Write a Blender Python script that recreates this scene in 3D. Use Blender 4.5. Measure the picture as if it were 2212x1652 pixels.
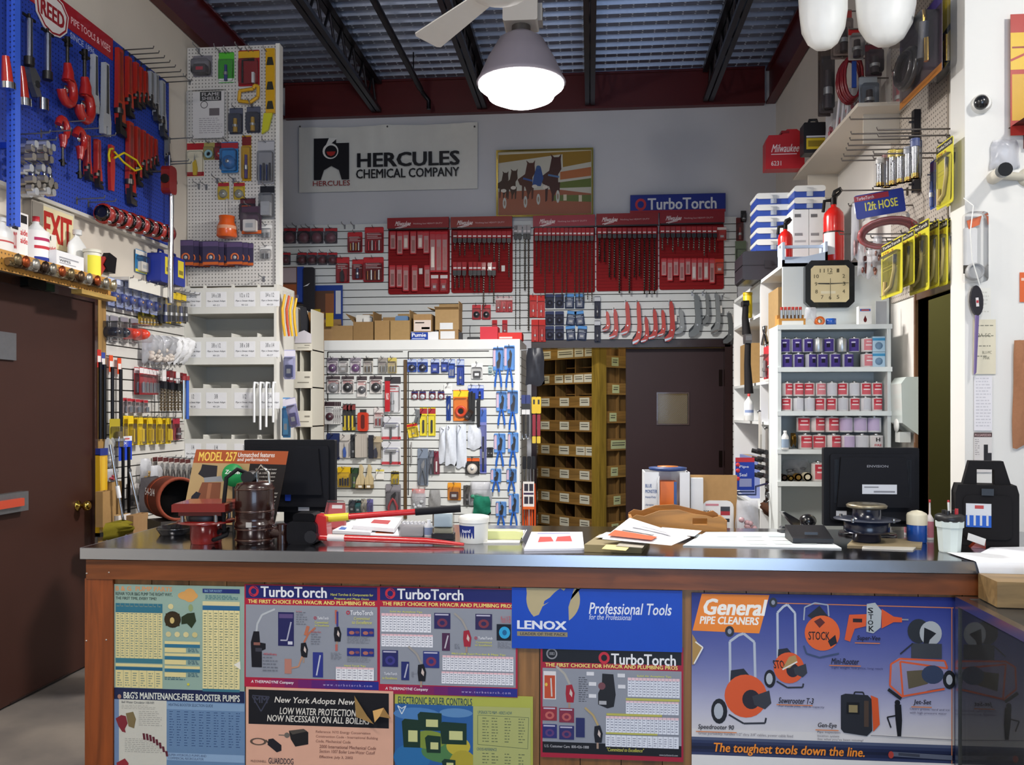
import bpy,math,random
from mathutils import Vector,Matrix
RND=random.Random(11)
PI=math.pi
for o in list(bpy.data.objects):bpy.data.objects.remove(o)
SC=bpy.context.scene
COL=SC.collection

# ---------------------------------------------------------------- camera
F=1850.0; CXP=1106.0; HOR=887.0; CAMZ=1.52; TH=math.radians(5.2)
ST,CT=math.sin(TH),math.cos(TH)
cd=bpy.data.cameras.new('camera'); cam=bpy.data.objects.new('camera',cd); COL.objects.link(cam)
cd.sensor_fit='HORIZONTAL'; cd.sensor_width=36.0; cd.lens=36.0*F/2212.0
cd.shift_y=(HOR-826.0)/2212.0; cd.clip_start=0.05; cd.clip_end=200
cam.location=(0,0,CAMZ); cam.rotation_euler=(PI/2,0,TH)
SC.camera=cam

# ---------------------------------------------------------------- world, lights, exposure
w=bpy.data.worlds.new('world'); SC.world=w; w.use_nodes=True
nt=w.node_tree
bg=nt.nodes['Background']; bg.inputs[0].default_value=(0.55,0.70,1.0,1); bg.inputs[1].default_value=1.1
vs=SC.view_settings
vs.view_transform='Standard'; vs.look='None'; vs.gamma=1.0; vs.use_curve_mapping=False
vs.exposure=0.28

def lamp(name,kind,loc,power,color=(1,1,1),size=0.4,size_y=None,rot=(0,0,0),spread=PI):
	l=bpy.data.lights.new(name,kind); l.energy=power; l.color=color
	if kind=='AREA':
		l.size=size; l.spread=spread
		if size_y:l.shape='RECTANGLE'; l.size_y=size_y
		else:l.shape='DISK'
	elif kind=='POINT':l.shadow_soft_size=size
	o=bpy.data.objects.new(name,l); COL.objects.link(o); o.location=loc; o.rotation_euler=rot
	return o
# the shop's ceiling lamps (light leaves their open bottoms); the first one is in view
LAMP1=(-0.40,4.98,3.43)
LAMPS=[LAMP1,(0.9,1.6,3.6),(-1.7,1.2,3.6)]
lamp('high_bay_light','AREA',(LAMP1[0],LAMP1[1],LAMP1[2]-0.16),115,(1.0,0.97,0.93),0.44)
lamp('high_bay_light','AREA',(0.9,1.6,3.44),36,(1.0,0.94,0.86),0.5)
lamp('high_bay_light','AREA',(-1.7,1.2,3.44),45,(1.0,0.94,0.86),0.5)
# bare globe lamps near the ceiling; the left one is added as fill
GLOBES=[(2.35,2.3,3.75),(-1.5,2.3,3.95)]
lamp('globe_light','POINT',(2.35,2.3,3.55),62,(1.0,0.97,0.92),0.1)
lamp('globe_light','POINT',(-1.5,2.3,3.75),62,(1.0,0.95,0.88),0.1)  # added fill for the blue tool panel and upper left walls
# daylight entering through the shop window behind the customer side
lamp('window_daylight','AREA',(0.8,-2.85,1.3),75,(0.55,0.74,1.0),2.7,2.4,(PI/2,0,0))
lamp('side_room_fill','POINT',(2.3,5.3,2.7),26,(1.0,0.95,0.7),0.1)  # unseen fill added to lift the olive walls inside the doorway
# unseen fill lights added in the back room, one per rack face
lamp('back_room_fill','AREA',(-0.7,8.5,3.4),16,(1.0,0.86,0.55),0.5)
lamp('back_room_fill','AREA',(0.75,8.6,3.4),16,(1.0,0.86,0.55),0.6)

# ---------------------------------------------------------------- pixel -> place helpers
def ray(px,py):
	a=(px-CXP)/F; b=(HOR-py)/F
	return(-ST+a*CT,CT+a*ST,b)
def onY(px,py,Y):
	d=ray(px,py); t=Y/d[1]; return Vector((d[0]*t,Y,CAMZ+d[2]*t))
def onX(px,py,X):
	d=ray(px,py); t=X/d[0]; return Vector((X,d[1]*t,CAMZ+d[2]*t))
def onZ(px,py,z):
	d=ray(px,py); t=(z-CAMZ)/d[2]; return Vector((d[0]*t,d[1]*t,z))

class Wall:
	"""a vertical plane that things hang on; local x right, z up, -y out of the wall"""
	def __init__(s,kind,pos):s.k=kind; s.p=pos; s.rot={'Y':0.0,'L':PI/2,'R':-PI/2}[kind]
	def pt(s,px,py,off=0.0):
		if s.k=='Y':return onY(px,py,s.p-off)
		if s.k=='L':return onX(px,py,s.p+off)
		return onX(px,py,s.p-off)
	def size(s,x0,y0,x1,y1,off=0.0):
		xm=(x0+x1)/2; ym=(y0+y1)/2
		a=s.pt(x0,ym,off); b=s.pt(x1,ym,off); w=(b-a).length if s.k=='Y' else abs(b.y-a.y)
		t=s.pt(xm,y0,off); q=s.pt(xm,y1,off)
		return w,abs(t.z-q.z)
	def box(s,x0,y0,x1,y1,off=0.0):
		"""bottom centre of the pixel box, width, height"""
		w,h=s.size(x0,y0,x1,y1,off)
		a=s.pt(x0,y1,off); b=s.pt(x1,y1,off); c=s.pt((x0+x1)/2,y1,off)
		if s.k!='Y':c.y=(a.y+b.y)/2
		return c,w,h

# ---------------------------------------------------------------- materials
def lin(c):
	if isinstance(c,str):
		c=[int(c[i:i+2],16)/255 for i in(0,2,4)]
	return[x/12.92 if x<=0.04045 else((x+0.055)/1.055)**2.4 for x in c]
MATS={}
def newmat(name):
	m=bpy.data.materials.new(name); m.use_nodes=True; MATS[name]=m
	n=m.node_tree.nodes; b=n['Principled BSDF']; return m,m.node_tree,n,b
def attr_mat(name,rough,metal=0.0,spec=0.5,noise=0.08,nscale=18.0,bump=0.0,coat=0.0):
	m,t,n,b=newmat(name)
	a=n.new('ShaderNodeAttribute'); a.attribute_name='Col'
	tc=n.new('ShaderNodeTexCoord'); no=n.new('ShaderNodeTexNoise'); no.inputs['Scale'].default_value=nscale
	no.inputs['Detail'].default_value=4
	t.links.new(tc.outputs['Object'],no.inputs['Vector'])
	mr=n.new('ShaderNodeMapRange'); mr.inputs['To Min'].default_value=1-noise; mr.inputs['To Max'].default_value=1+noise*0.6
	t.links.new(no.outputs['Fac'],mr.inputs['Value'])
	mx=n.new('ShaderNodeVectorMath'); mx.operation='SCALE'
	t.links.new(a.outputs['Color'],mx.inputs[0]); t.links.new(mr.outputs['Result'],mx.inputs['Scale'])
	t.links.new(mx.outputs['Vector'],b.inputs['Base Color'])
	b.inputs['Roughness'].default_value=rough; b.inputs['Metallic'].default_value=metal
	b.inputs['Specular IOR Level'].default_value=spec; b.inputs['Coat Weight'].default_value=coat
	if bump:
		bp=n.new('ShaderNodeBump'); bp.inputs['Strength'].default_value=bump; bp.inputs['Distance'].default_value=0.004
		t.links.new(no.outputs['Fac'],bp.inputs['Height']); t.links.new(bp.outputs['Normal'],b.inputs['Normal'])
	return m
attr_mat('pa',0.75,spec=0.3,noise=0.05)  # paper, print, card
attr_mat('lam',0.42,spec=0.35,noise=0.04)  # laminated print
attr_mat('wl',0.65,spec=0.3,noise=0.06,nscale=3.0,bump=0.08)  # painted wall
attr_mat('pl',0.42,noise=0.05)  # plastic
attr_mat('dp',0.5,spec=0.3,noise=0.12,nscale=5)  # door paint
attr_mat('gl',0.25,noise=0.05,coat=0.3)  # glossy paint / enamel
attr_mat('me',0.38,metal=0.85,noise=0.14,nscale=40)  # brushed / cast metal
attr_mat('ch',0.14,metal=1.0,noise=0.05)  # chrome
attr_mat('st',0.24,metal=1.0,noise=0.04,nscale=8)  # stainless edge
attr_mat('ru',0.7,spec=0.2,noise=0.15)  # rubber, black cast
attr_mat('cb',0.85,spec=0.1,noise=0.14,nscale=30,bump=0.1)  # cardboard
attr_mat('fa',0.95,spec=0.05,noise=0.12,nscale=60,bump=0.4)  # cloth
def wood_mat(name,axis,scale=6.0,contrast=0.45,rough=0.45):
	m,t,n,b=newmat(name)
	a=n.new('ShaderNodeAttribute'); a.attribute_name='Col'
	tc=n.new('ShaderNodeTexCoord'); mp=n.new('ShaderNodeMapping')
	s=[scale*3]*3; s[axis]=scale*0.25; mp.inputs['Scale'].default_value=s
	no=n.new('ShaderNodeTexNoise'); no.inputs['Scale'].default_value=1.0; no.inputs['Detail'].default_value=6; no.inputs['Distortion'].default_value=1.6
	t.links.new(tc.outputs['Object'],mp.inputs['Vector']); t.links.new(mp.outputs['Vector'],no.inputs['Vector'])
	mr=n.new('ShaderNodeMapRange'); mr.inputs['From Min'].default_value=0.3; mr.inputs['From Max'].default_value=0.7
	mr.inputs['To Min'].default_value=1-contrast; mr.inputs['To Max'].default_value=1.12
	t.links.new(no.outputs['Fac'],mr.inputs['Value'])
	mx=n.new('ShaderNodeVectorMath'); mx.operation='SCALE'
	t.links.new(a.outputs['Color'],mx.inputs[0]); t.links.new(mr.outputs['Result'],mx.inputs['Scale'])
	t.links.new(mx.outputs['Vector'],b.inputs['Base Color']); b.inputs['Roughness'].default_value=rough
wood_mat('wx',0); wood_mat('wz',2); wood_mat('wy',1)
def clear_mat(name,tint,gloss,rough,base):
	m,t,n,b=newmat(name); n.remove(b); out=n['Material Output']
	tr=n.new('ShaderNodeBsdfTransparent'); tr.inputs[0].default_value=(*tint,1)
	g=n.new('ShaderNodeBsdfGlossy'); g.inputs['Roughness'].default_value=rough
	fr=n.new('ShaderNodeFresnel'); fr.inputs[0].default_value=gloss
	mx=n.new('ShaderNodeMixShader'); t.links.new(fr.outputs[0],mx.inputs[0])
	t.links.new(tr.outputs[0],mx.inputs[1]); t.links.new(g.outputs[0],mx.inputs[2])
	last=mx
	if base:
		d=n.new('ShaderNodeBsdfDiffuse'); d.inputs[0].default_value=(0.85,0.86,0.9,1)
		m2=n.new('ShaderNodeMixShader'); m2.inputs[0].default_value=base
		t.links.new(mx.outputs[0],m2.inputs[1]); t.links.new(d.outputs[0],m2.inputs[2]); last=m2
	t.links.new(last.outputs[0],out.inputs[0])
clear_mat('cl',(0.985,0.985,0.985),1.24,0.1,0.03)  # blister plastic
clear_mat('bg',(0.95,0.95,0.97),1.40,0.2,0.30)  # poly bag
clear_mat('gs',(0.86,0.9,0.9),1.4,0.02,0.02)  # glass
m,t,n,b=newmat('em'); b.inputs['Base Color'].default_value=(1,1,1,1)
b.inputs['Emission Color'].default_value=(1,0.98,0.95,1); b.inputs['Emission Strength'].default_value=6.0
def peg_mat(name,rough,pitch):
	"""perforated board: dark round holes on a square grid in object x/z"""
	m,t,n,b=newmat(name)
	a=n.new('ShaderNodeAttribute'); a.attribute_name='Col'
	tc=n.new('ShaderNodeTexCoord'); sx=n.new('ShaderNodeSeparateXYZ'); t.links.new(tc.outputs['Object'],sx.inputs[0])
	def wrapped(sock):
		d=n.new('ShaderNodeMath'); d.operation='DIVIDE'; d.inputs[1].default_value=pitch; t.links.new(sock,d.inputs[0])
		f=n.new('ShaderNodeMath'); f.operation='FRACT'; t.links.new(d.outputs[0],f.inputs[0])
		s=n.new('ShaderNodeMath'); s.operation='SUBTRACT'; s.inputs[1].default_value=0.5; t.links.new(f.outputs[0],s.inputs[0])
		p=n.new('ShaderNodeMath'); p.operation='POWER'; p.inputs[1].default_value=2; t.links.new(s.outputs[0],p.inputs[0]); return p.outputs[0]
	ad=n.new('ShaderNodeMath'); ad.operation='ADD'; t.links.new(wrapped(sx.outputs[0]),ad.inputs[0]); t.links.new(wrapped(sx.outputs[2]),ad.inputs[1])
	lt=n.new('ShaderNodeMath'); lt.operation='LESS_THAN'; lt.inputs[1].default_value=0.036; t.links.new(ad.outputs[0],lt.inputs[0])
	mx=n.new('ShaderNodeMix'); mx.data_type='RGBA'; t.links.new(lt.outputs[0],mx.inputs['Factor'])
	t.links.new(a.outputs['Color'],mx.inputs['A'])
	dk=n.new('ShaderNodeVectorMath'); dk.operation='SCALE'; dk.inputs['Scale'].default_value=0.25; t.links.new(a.outputs['Color'],dk.inputs[0])
	t.links.new(dk.outputs['Vector'],mx.inputs['B']); t.links.new(mx.outputs['Result'],b.inputs['Base Color']); b.inputs['Roughness'].default_value=rough
peg_mat('pg',0.6,0.0254)
def floor_mat():
	m,t,n,b=newmat('fl')
	tc=n.new('ShaderNodeTexCoord'); no=n.new('ShaderNodeTexNoise'); no.inputs['Scale'].default_value=1.7; no.inputs['Detail'].default_value=8
	t.links.new(tc.outputs['Object'],no.inputs['Vector']); cr=n.new('ShaderNodeValToRGB')
	cr.color_ramp.elements[0].position=0.35; cr.color_ramp.elements[0].color=(*lin('565251'),1)
	cr.color_ramp.elements[1].position=0.7; cr.color_ramp.elements[1].color=(*lin('857c73'),1)
	t.links.new(no.outputs['Fac'],cr.inputs[0]); t.links.new(cr.outputs[0],b.inputs['Base Color']); b.inputs['Roughness'].default_value=0.45
floor_mat()

# ---------------------------------------------------------------- mesh builder
class MB:
	def __init__(s):s.v=[]; s.f=[]; s.c=[]; s.m=[]; s.sm=[]
	def add(s,vs,fs,col,mat='pl',smooth=False):
		b=len(s.v); s.v.extend([tuple(p)for p in vs]); c=lin(col)
		for f in fs:
			s.f.append([i+b for i in f]); s.c.append(c); s.m.append(mat); s.sm.append(smooth)
		return s
	def box(s,x0,x1,y0,y1,z0,z1,col,mat='pl'):
		v=[(x,y,z)for z in(z0,z1)for y in(y0,y1)for x in(x0,x1)]
		return s.add(v,[(0,2,3,1),(4,5,7,6),(0,1,5,4),(2,6,7,3),(0,4,6,2),(1,3,7,5)],col,mat)
	def prism(s,poly,y0,y1,col,mat='pl',smooth=False):
		"""polygon in x,z (counter-clockwise seen from -y) extruded along y"""
		n=len(poly); a=sum(poly[i][0]*poly[(i+1)%n][1]-poly[(i+1)%n][0]*poly[i][1]for i in range(n))
		if a<0:poly=poly[::-1]
		v=[(x,y0,z)for x,z in poly]+[(x,y1,z)for x,z in poly]
		s.add(v,[list(range(n)),list(range(2*n-1,n-1,-1))],col,mat)
		return s.add(v,[(i,i+n,(i+1)%n+n,(i+1)%n)for i in range(n)],col,mat,smooth)
	def rbox(s,x0,x1,y0,y1,z0,z1,col,mat='pl',r=0.01,n=3):
		return s.prism(rrect(x0,x1,z0,z1,r,n),y0,y1,col,mat)
	def cyl(s,p0,p1,r0,r1=None,n=10,col='888888',mat='pl',caps=True):
		r1=r0 if r1 is None else r1
		p0=Vector(p0); p1=Vector(p1); d=(p1-p0).normalized()
		u=d.orthogonal().normalized(); w=d.cross(u)
		v=[]
		for p,r in((p0,r0),(p1,r1)):
			for i in range(n):
				a=2*PI*i/n; v.append(p+u*(r*math.cos(a))+w*(r*math.sin(a)))
		s.add(v,[(i,(i+1)%n,(i+1)%n+n,i+n)for i in range(n)],col,mat,True)
		if caps:s.add(v,[list(range(n-1,-1,-1)),list(range(n,2*n))],col,mat)
		return s
	def lathe(s,prof,c=(0,0,0),n=16,col='888888',mat='pl',axis='z',smooth=True,a0=0.0,a1=2*PI):
		cx,cy,cz=c; v=[]; full=abs(a1-a0-2*PI)<1e-6; k=n if full else n+1
		for r,z in prof:
			for i in range(k):
				a=a0+(a1-a0)*i/n; p=(r*math.cos(a),r*math.sin(a),z)
				if axis=='y':p=(p[0],-p[2],p[1])
				elif axis=='x':p=(p[2],p[0],p[1])
				v.append((cx+p[0],cy+p[1],cz+p[2]))
		fs=[]
		for j in range(len(prof)-1):
			for i in range(n):
				i2=(i+1)%k; fs.append((j*k+i,j*k+i2,(j+1)*k+i2,(j+1)*k+i))
		s.add(v,fs,col,mat,smooth)
		if full and prof[0]!=prof[-1]:
			if prof[0][0]>1e-5:s.add(v[:k],[list(range(k-1,-1,-1))],col,mat)
			if prof[-1][0]>1e-5:s.add(v[-k:],[list(range(k))],col,mat)
		return s
	def tube(s,pts,r,n=6,col='888888',mat='me',closed=False):
		pts=[Vector(p)for p in pts]; m=len(pts); v=[]
		u=None
		for i,p in enumerate(pts):
			if closed:d=pts[(i+1)%m]-pts[i-1]
			else:d=pts[min(i+1,m-1)]-pts[max(i-1,0)]
			d.normalize()
			if u is None:u=d.orthogonal().normalized()
			else:
				u=u-d*u.dot(d)
				u=u.normalized()if u.length>1e-6 else d.orthogonal().normalized()
			w=d.cross(u); rr=r[i]if isinstance(r,(list,tuple))else r
			for k in range(n):
				a=2*PI*k/n; v.append(p+u*(rr*math.cos(a))+w*(rr*math.sin(a)))
		fs=[(j*n+k,j*n+(k+1)%n,((j+1)%m)*n+(k+1)%n,((j+1)%m)*n+k)for j in range(m if closed else m-1)for k in range(n)]
		s.add(v,fs,col,mat,True)
		if not closed:s.add(v,[list(range(n-1,-1,-1)),list(range((m-1)*n,m*n))],col,mat)
		return s
	def ell(s,c,rx,ry,rz,col,mat='pl',n=10,m=6):
		prof=[]; v=[]
		for j in range(m+1):
			a=-PI/2+PI*j/m
			for i in range(n):
				b=2*PI*i/n; v.append((c[0]+rx*math.cos(a)*math.cos(b),c[1]+ry*math.cos(a)*math.sin(b),c[2]+rz*math.sin(a)))
		return s.add(v,[(j*n+i,j*n+(i+1)%n,(j+1)*n+(i+1)%n,(j+1)*n+i)for j in range(m)for i in range(n)],col,mat,True)
	def text(s,string,x0,x1,z0,z1,y,col,mat='pa',bold=0.0,ital=0.0):
		"""flat lettering in the x/z plane at depth y, fitted to the box"""
		vs,fs=glyphs(string,bold)
		if not vs:return s
		out=[]
		for a,b,q in vs:out.append((x0+(a+ital*b*(z1-z0)/max(x1-x0,1e-6))*(x1-x0),y-.000004*q,z0+b*(z1-z0)))
		return s.add(out,fs,col,mat)
	def xf(s,M):
		s.v=[tuple(M@Vector(p))for p in s.v]; return s
	def join(s,o,M=None):
		b=len(s.v); s.v.extend([tuple(M@Vector(p))for p in o.v]if M else o.v)
		s.f.extend([[i+b for i in f]for f in o.f]); s.c.extend(o.c); s.m.extend(o.m); s.sm.extend(o.sm); return s
	def mesh(s,name):
		me=bpy.data.meshes.new(name); me.from_pydata(s.v,[],s.f)
		slots=[]
		for k in s.m:
			if k not in slots:slots.append(k)
		for k in slots:me.materials.append(MATS[k])
		idx={k:i for i,k in enumerate(slots)}
		me.polygons.foreach_set('material_index',[idx[k]for k in s.m])
		me.polygons.foreach_set('use_smooth',s.sm)
		ca=me.color_attributes.new('Col','FLOAT_COLOR','CORNER'); buf=[]
		for f,c in zip(s.f,s.c):
			for _ in f:buf.extend((c[0],c[1],c[2],1.0))
		ca.data.foreach_set('color',buf); me.update(); return me
	def build(s,name,parent=None,loc=(0,0,0),rot=0.0,**tags):
		o=bpy.data.objects.new(name,s.mesh(name)); COL.objects.link(o)
		if parent is not None:o.parent=parent
		o.location=loc
		o.rotation_euler=rot if isinstance(rot,(tuple,list))else(0,0,rot)
		for k,v in tags.items():o[k]=v
		return o
def rrect(x0,x1,z0,z1,r,n=3):
	r=min(r,(x1-x0)/2.01,(z1-z0)/2.01); p=[]
	for cx,cz,a0 in((x1-r,z0+r,-PI/2),(x1-r,z1-r,0),(x0+r,z1-r,PI/2),(x0+r,z0+r,PI)):
		for i in range(n+1):
			a=a0+PI/2*i/n; p.append((cx+r*math.cos(a),cz+r*math.sin(a)))
	return p
GL={}
def glyphs(string,bold=0.0):
	k=(string,bold)
	if k in GL:return GL[k]
	cu=bpy.data.curves.new('lettering','FONT'); cu.body=string; cu.size=1.0; cu.fill_mode='FRONT'; cu.resolution_u=2
	ob=bpy.data.objects.new('lettering',cu); me=ob.to_mesh()
	pts=[(v.co.x,v.co.y)for v in me.vertices]; fs=[list(p.vertices)for p in me.polygons]
	ob.to_mesh_clear(); bpy.data.objects.remove(ob); bpy.data.curves.remove(cu)
	if bold and pts:
		n0=len(pts); b=bold*.75; base=pts; bf=fs; pts=[]; fs=[]
		for k_,(dx,dy)in enumerate(((-b,-b*.5),(b,-b*.5),(-b,b*.5),(b,b*.5))):
			pts+=[(x+dx,y+dy)for x,y in base]; fs+=[[i+k_*n0 for i in f]for f in bf]
	if pts:
		xa=min(p[0]for p in pts); xb=max(p[0]for p in pts); ya=min(p[1]for p in pts); yb=max(p[1]for p in pts)
		pts=[((a-xa)/max(xb-xa,1e-6),(b-ya)/max(yb-ya,1e-6))for a,b in pts]
	nk=4 if bold and pts else 1; per=max(1,len(pts)//nk)
	GL[k]=([(a,b,i//per)for i,(a,b)in enumerate(pts)],fs); return GL[k]
def tag(o,label,cat,group=None):
	o['label']=label; o['category']=cat
	if group:o['group']=group
	return o
def thing(name,label,cat,loc=(0,0,0),rot=0.0,group=None):
	o=bpy.data.objects.new(name,None); COL.objects.link(o); o.location=loc
	o.rotation_euler=rot if isinstance(rot,(tuple,list))else(0,0,rot); o.empty_display_size=0.05
	return tag(o,label,cat,group)
def struct(name,mb,parent=None,loc=(0,0,0),rot=0.0,label=None):
	o=mb.build(name,parent,loc,rot)
	if parent is None:
		o['kind']='structure'
		if label:o['label']=label
	return o
def dup(o,loc=None,rot=None,parent=None,label=None):
	c=o.copy(); COL.objects.link(c)
	if parent is not None:c.parent=parent
	if loc is not None:c.location=loc
	if rot is not None:c.rotation_euler=rot if isinstance(rot,(tuple,list))else(0,0,rot)
	if label:c['label']=label
	for ch in list(o.children):dup(ch,parent=c)
	return c

class Print:
	"""flat printed artwork on a wall, laid out in photo pixels of that wall's plane"""
	def __init__(s,wall,box,off,mat='pa',th=0.002):
		s.W=wall; s.b=box; s.off=off; s.k=0; s.mat=mat; s.mb=MB(); s.th=th
		s.xm=(box[0]+box[2])/2; s.ym=(box[1]+box[3])/2
		s.o=wall.pt(s.xm,box[3],off)
	def xz(s,px,py):
		"""perspective-true for x, level for z (height measured along the sheet's centre line)"""
		if s.W.k=='Y':
			return s.W.pt(px,s.ym,s.off).x-s.o.x,s.W.pt(s.xm,py,s.off).z-s.o.z
		a=s.W.pt(px,py,s.off)
		return((a.y-s.o.y)if s.W.k=='L' else(s.o.y-a.y)),a.z-s.o.z
	def y(s):s.k+=1; return-0.0003-0.000025*s.k
	def rect(s,x0,y0,x1,y1,col):
		a=s.xz(x0,y1); b=s.xz(x1,y0); y=s.y()
		s.mb.add([(a[0],y,a[1]),(b[0],y,a[1]),(b[0],y,b[1]),(a[0],y,b[1])],[(0,1,2,3)],col,s.mat); return s
	def poly(s,pts,col):
		y=s.y(); q=[s.xz(*p)for p in pts]; n=len(q)
		a=sum(q[i][0]*q[(i+1)%n][1]-q[(i+1)%n][0]*q[i][1]for i in range(n))
		if a<0:q=q[::-1]
		s.mb.add([(p[0],y,p[1])for p in q],[list(range(n))],col,s.mat); return s
	def ell(s,cx,cy,rx,ry,col,n=20):
		return s.poly([(cx+rx*math.cos(2*PI*i/n),cy+ry*math.sin(2*PI*i/n))for i in range(n)],col)
	def ring(s,cx,cy,rx,ry,wd,col,n=20):
		y=s.y(); v=[];
		for i in range(n):
			c,q=math.cos(2*PI*i/n),math.sin(2*PI*i/n)
			for k in(1.0,1-wd):
				a=s.xz(cx+rx*k*c,cy-ry*k*q); v.append((a[0],y,a[1]))
		s.mb.add(v,[(2*i,2*((i+1)%n),2*((i+1)%n)+1,2*i+1)for i in range(n)],col,s.mat); return s
	def line(s,pts,wd,col):
		for(x0,y0),(x1,y1)in zip(pts[:-1],pts[1:]):
			dx,dy=x1-x0,y1-y0; L=math.hypot(dx,dy)or 1; nx,ny=-dy/L*wd/2,dx/L*wd/2
			s.poly([(x0+nx,y0+ny),(x1+nx,y1+ny),(x1-nx,y1-ny),(x0-nx,y0-ny)],col)
		return s
	def text(s,string,x0,y0,x1,y1,col,bold=0.0,ital=0.0):
		a=s.xz(x0,y1); b=s.xz(x1,y0)
		s.mb.text(string,a[0],b[0],a[1],b[1],s.y(),col,s.mat,bold,ital); return s
	def para(s,x0,y0,x1,y1,n,col,h=0.45,seed=3):
		"""grey block of fine print too small to read: n broken lines of short words"""
		r=random.Random(seed); st=(y1-y0)/n
		y=s.y(); vv=[]; ff=[]
		for i in range(n):
			x=x0; e=x1-(x1-x0)*(0.35*r.random()if r.random()<0.5 else 0)
			while x<e-2:
				wv=min(r.uniform(3,9),e-x); a=s.xz(x,y0+st*i+st*h); b=s.xz(x+wv,y0+st*i)
				k=len(vv); vv+=[(a[0],y,a[1]),(b[0],y,a[1]),(b[0],y,b[1]),(a[0],y,b[1])]; ff.append((k,k+1,k+2,k+3)); x+=wv+2
		s.mb.add(vv,ff,col,s.mat); return s
	def table(s,x0,y0,x1,y1,nr,nc,ground,ink,head=None):
		s.rect(x0,y0,x1,y1,ground)
		if head:s.rect(x0,y0,x1,y0+(y1-y0)*0.14,head)
		k=s.k
		for j in range(1,nc):s.rect(x0+(x1-x0)*j/nc-0.4,y0,x0+(x1-x0)*j/nc+0.4,y1,ink); s.k=k
		s.k+=1; k=s.k
		st=(y1-y0)/nr
		for j in range(nc):
			a=x0+(x1-x0)*(j+0.2)/nc; s.para(a,y0+st,a+(x1-x0)*0.6/nc,y1-1,nr-1,ink,0.4,j); s.k=k
		s.k+=1
		return s
	def sheet(s,name,label,cat,ground,group=None,parent=None,mat=None):
		w,h=s.W.size(*s.b,s.off); e=thing(name,label,cat,s.o,s.W.rot,group)
		MB().box(-w/2,w/2,0.0,s.th,0,h,ground,mat or s.mat).build('sheet',e)
		s.mb.build('print',e); return e

# ================================================================ the room
LX,RX,BY=-3.0,1.69,8.0  # left wall, right wall, back wall
CY=4.04  # wall return beside the counter (faces the customers)
ZD=4.64  # roof deck
DX0,DX1,DZ=-0.545,1.28,2.125  # opening in the back wall
WHITE='dcd8d2'
struct('floor',MB().box(-3.2,4.2,-3.2,10.4,-0.1,0.0,'8c8580','fl'))
struct('wall_left',MB().box(LX-0.15,LX,-3.1,BY+0.2,0,ZD,'d3cabd','wl'))
mb=MB()
mb.box(LX,DX0,BY,BY+0.2,0,ZD,'c2c3c9','wl').box(DX1,RX+0.15,BY,BY+0.2,0,ZD,'c2c3c9','wl').box(DX0,DX1,BY,BY+0.2,DZ,ZD,'c2c3c9','wl')
struct('wall_back',mb)
OY0,OY1,OZ=CY+0.02,4.60,2.09  # opening in the right wall
mb=MB()
mb.box(RX,RX+0.05,OY1,BY,0,ZD,WHITE,'wl').box(RX,RX+0.05,OY0,OY1,OZ,ZD,WHITE,'wl')
struct('wall_right',mb)
mb=MB().box(1.633,4.15,CY-0.13,CY+0.02,0,ZD,'e4e3df','wl')
struct('wall_return',mb)
struct('wall_side',MB().box(4.0,4.15,-3.1,CY-0.13,0,ZD,'d8d5cf','wl'))
mb=MB()
mb.box(-3.15,-0.6,-3.15,-3.0,0,ZD,'d8d5cf','wl').box(2.2,4.15,-3.15,-3.0,0,ZD,'d8d5cf','wl')
mb.box(-0.6,2.2,-3.15,-3.0,0,0.05,'d8d5cf','wl').box(-0.6,2.2,-3.15,-3.0,2.55,ZD,'d8d5cf','wl')
struct('wall_front',mb)
# room behind the opening, and the dark side room
mb=MB().box(-2.0,2.2,10.2,10.3,0,3.6,'8a7a58','wl').box(-2.1,-2.0,8.2,10.3,0,3.6,'8a7a58','wl').box(2.2,2.3,8.2,10.3,0,3.6,'8a7a58','wl').box(-2.1,2.3,8.2,10.3,3.6,3.7,'8a7a58','wl')
struct('wall_back_room',mb)
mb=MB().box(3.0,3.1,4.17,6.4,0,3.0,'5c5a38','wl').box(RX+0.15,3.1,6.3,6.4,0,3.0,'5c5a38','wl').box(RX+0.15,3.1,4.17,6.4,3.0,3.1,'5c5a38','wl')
struct('wall_side_room',mb)
struct('trim_1',MB().box(RX-0.015,RX+0.052,OY1,OY1+0.02,0,OZ+0.05,'6a4426','gl').box(RX-0.012,RX+0.052,OY0,OY1,OZ,OZ+0.05,'5a3a22','gl'))

# ---- roof deck, beams, joists
prof=[]; y=-3.1
while y<BY+0.1:
	prof+=[(y,0.0),(y+0.062,0.0),(y+0.082,0.042),(y+0.132,0.042),(y+0.152,0.0)]; y+=0.152
vs=[]; fs=[]
for yy,zz in prof:vs+=[(-3.15,yy,ZD+zz),(4.15,yy,ZD+zz)]
for i in range(len(prof)-1):fs.append((2*i,2*i+1,2*i+3,2*i+2))
ceil=struct('ceiling',MB().add(vs,fs,'8b93a6','me'))
mb=MB(); y=-3.1
while y<BY+0.1:
	if y>6.1:
		for yy in(y+0.012,y+0.05):
			x=-2.9
			while x<1.65:
				mb.add([(x-.009,yy-.007,ZD),(x+.009,yy-.007,ZD),(x+.009,yy+.007,ZD),(x-.009,yy+.007,ZD),(x,yy,ZD-.007)],[(0,4,1),(1,4,2),(2,4,3),(3,4,0)],'aab2c4','me')
				x+=0.098
	y+=0.152
o=mb.build('deck_dimples',ceil); o['kind']='stuff'
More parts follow.
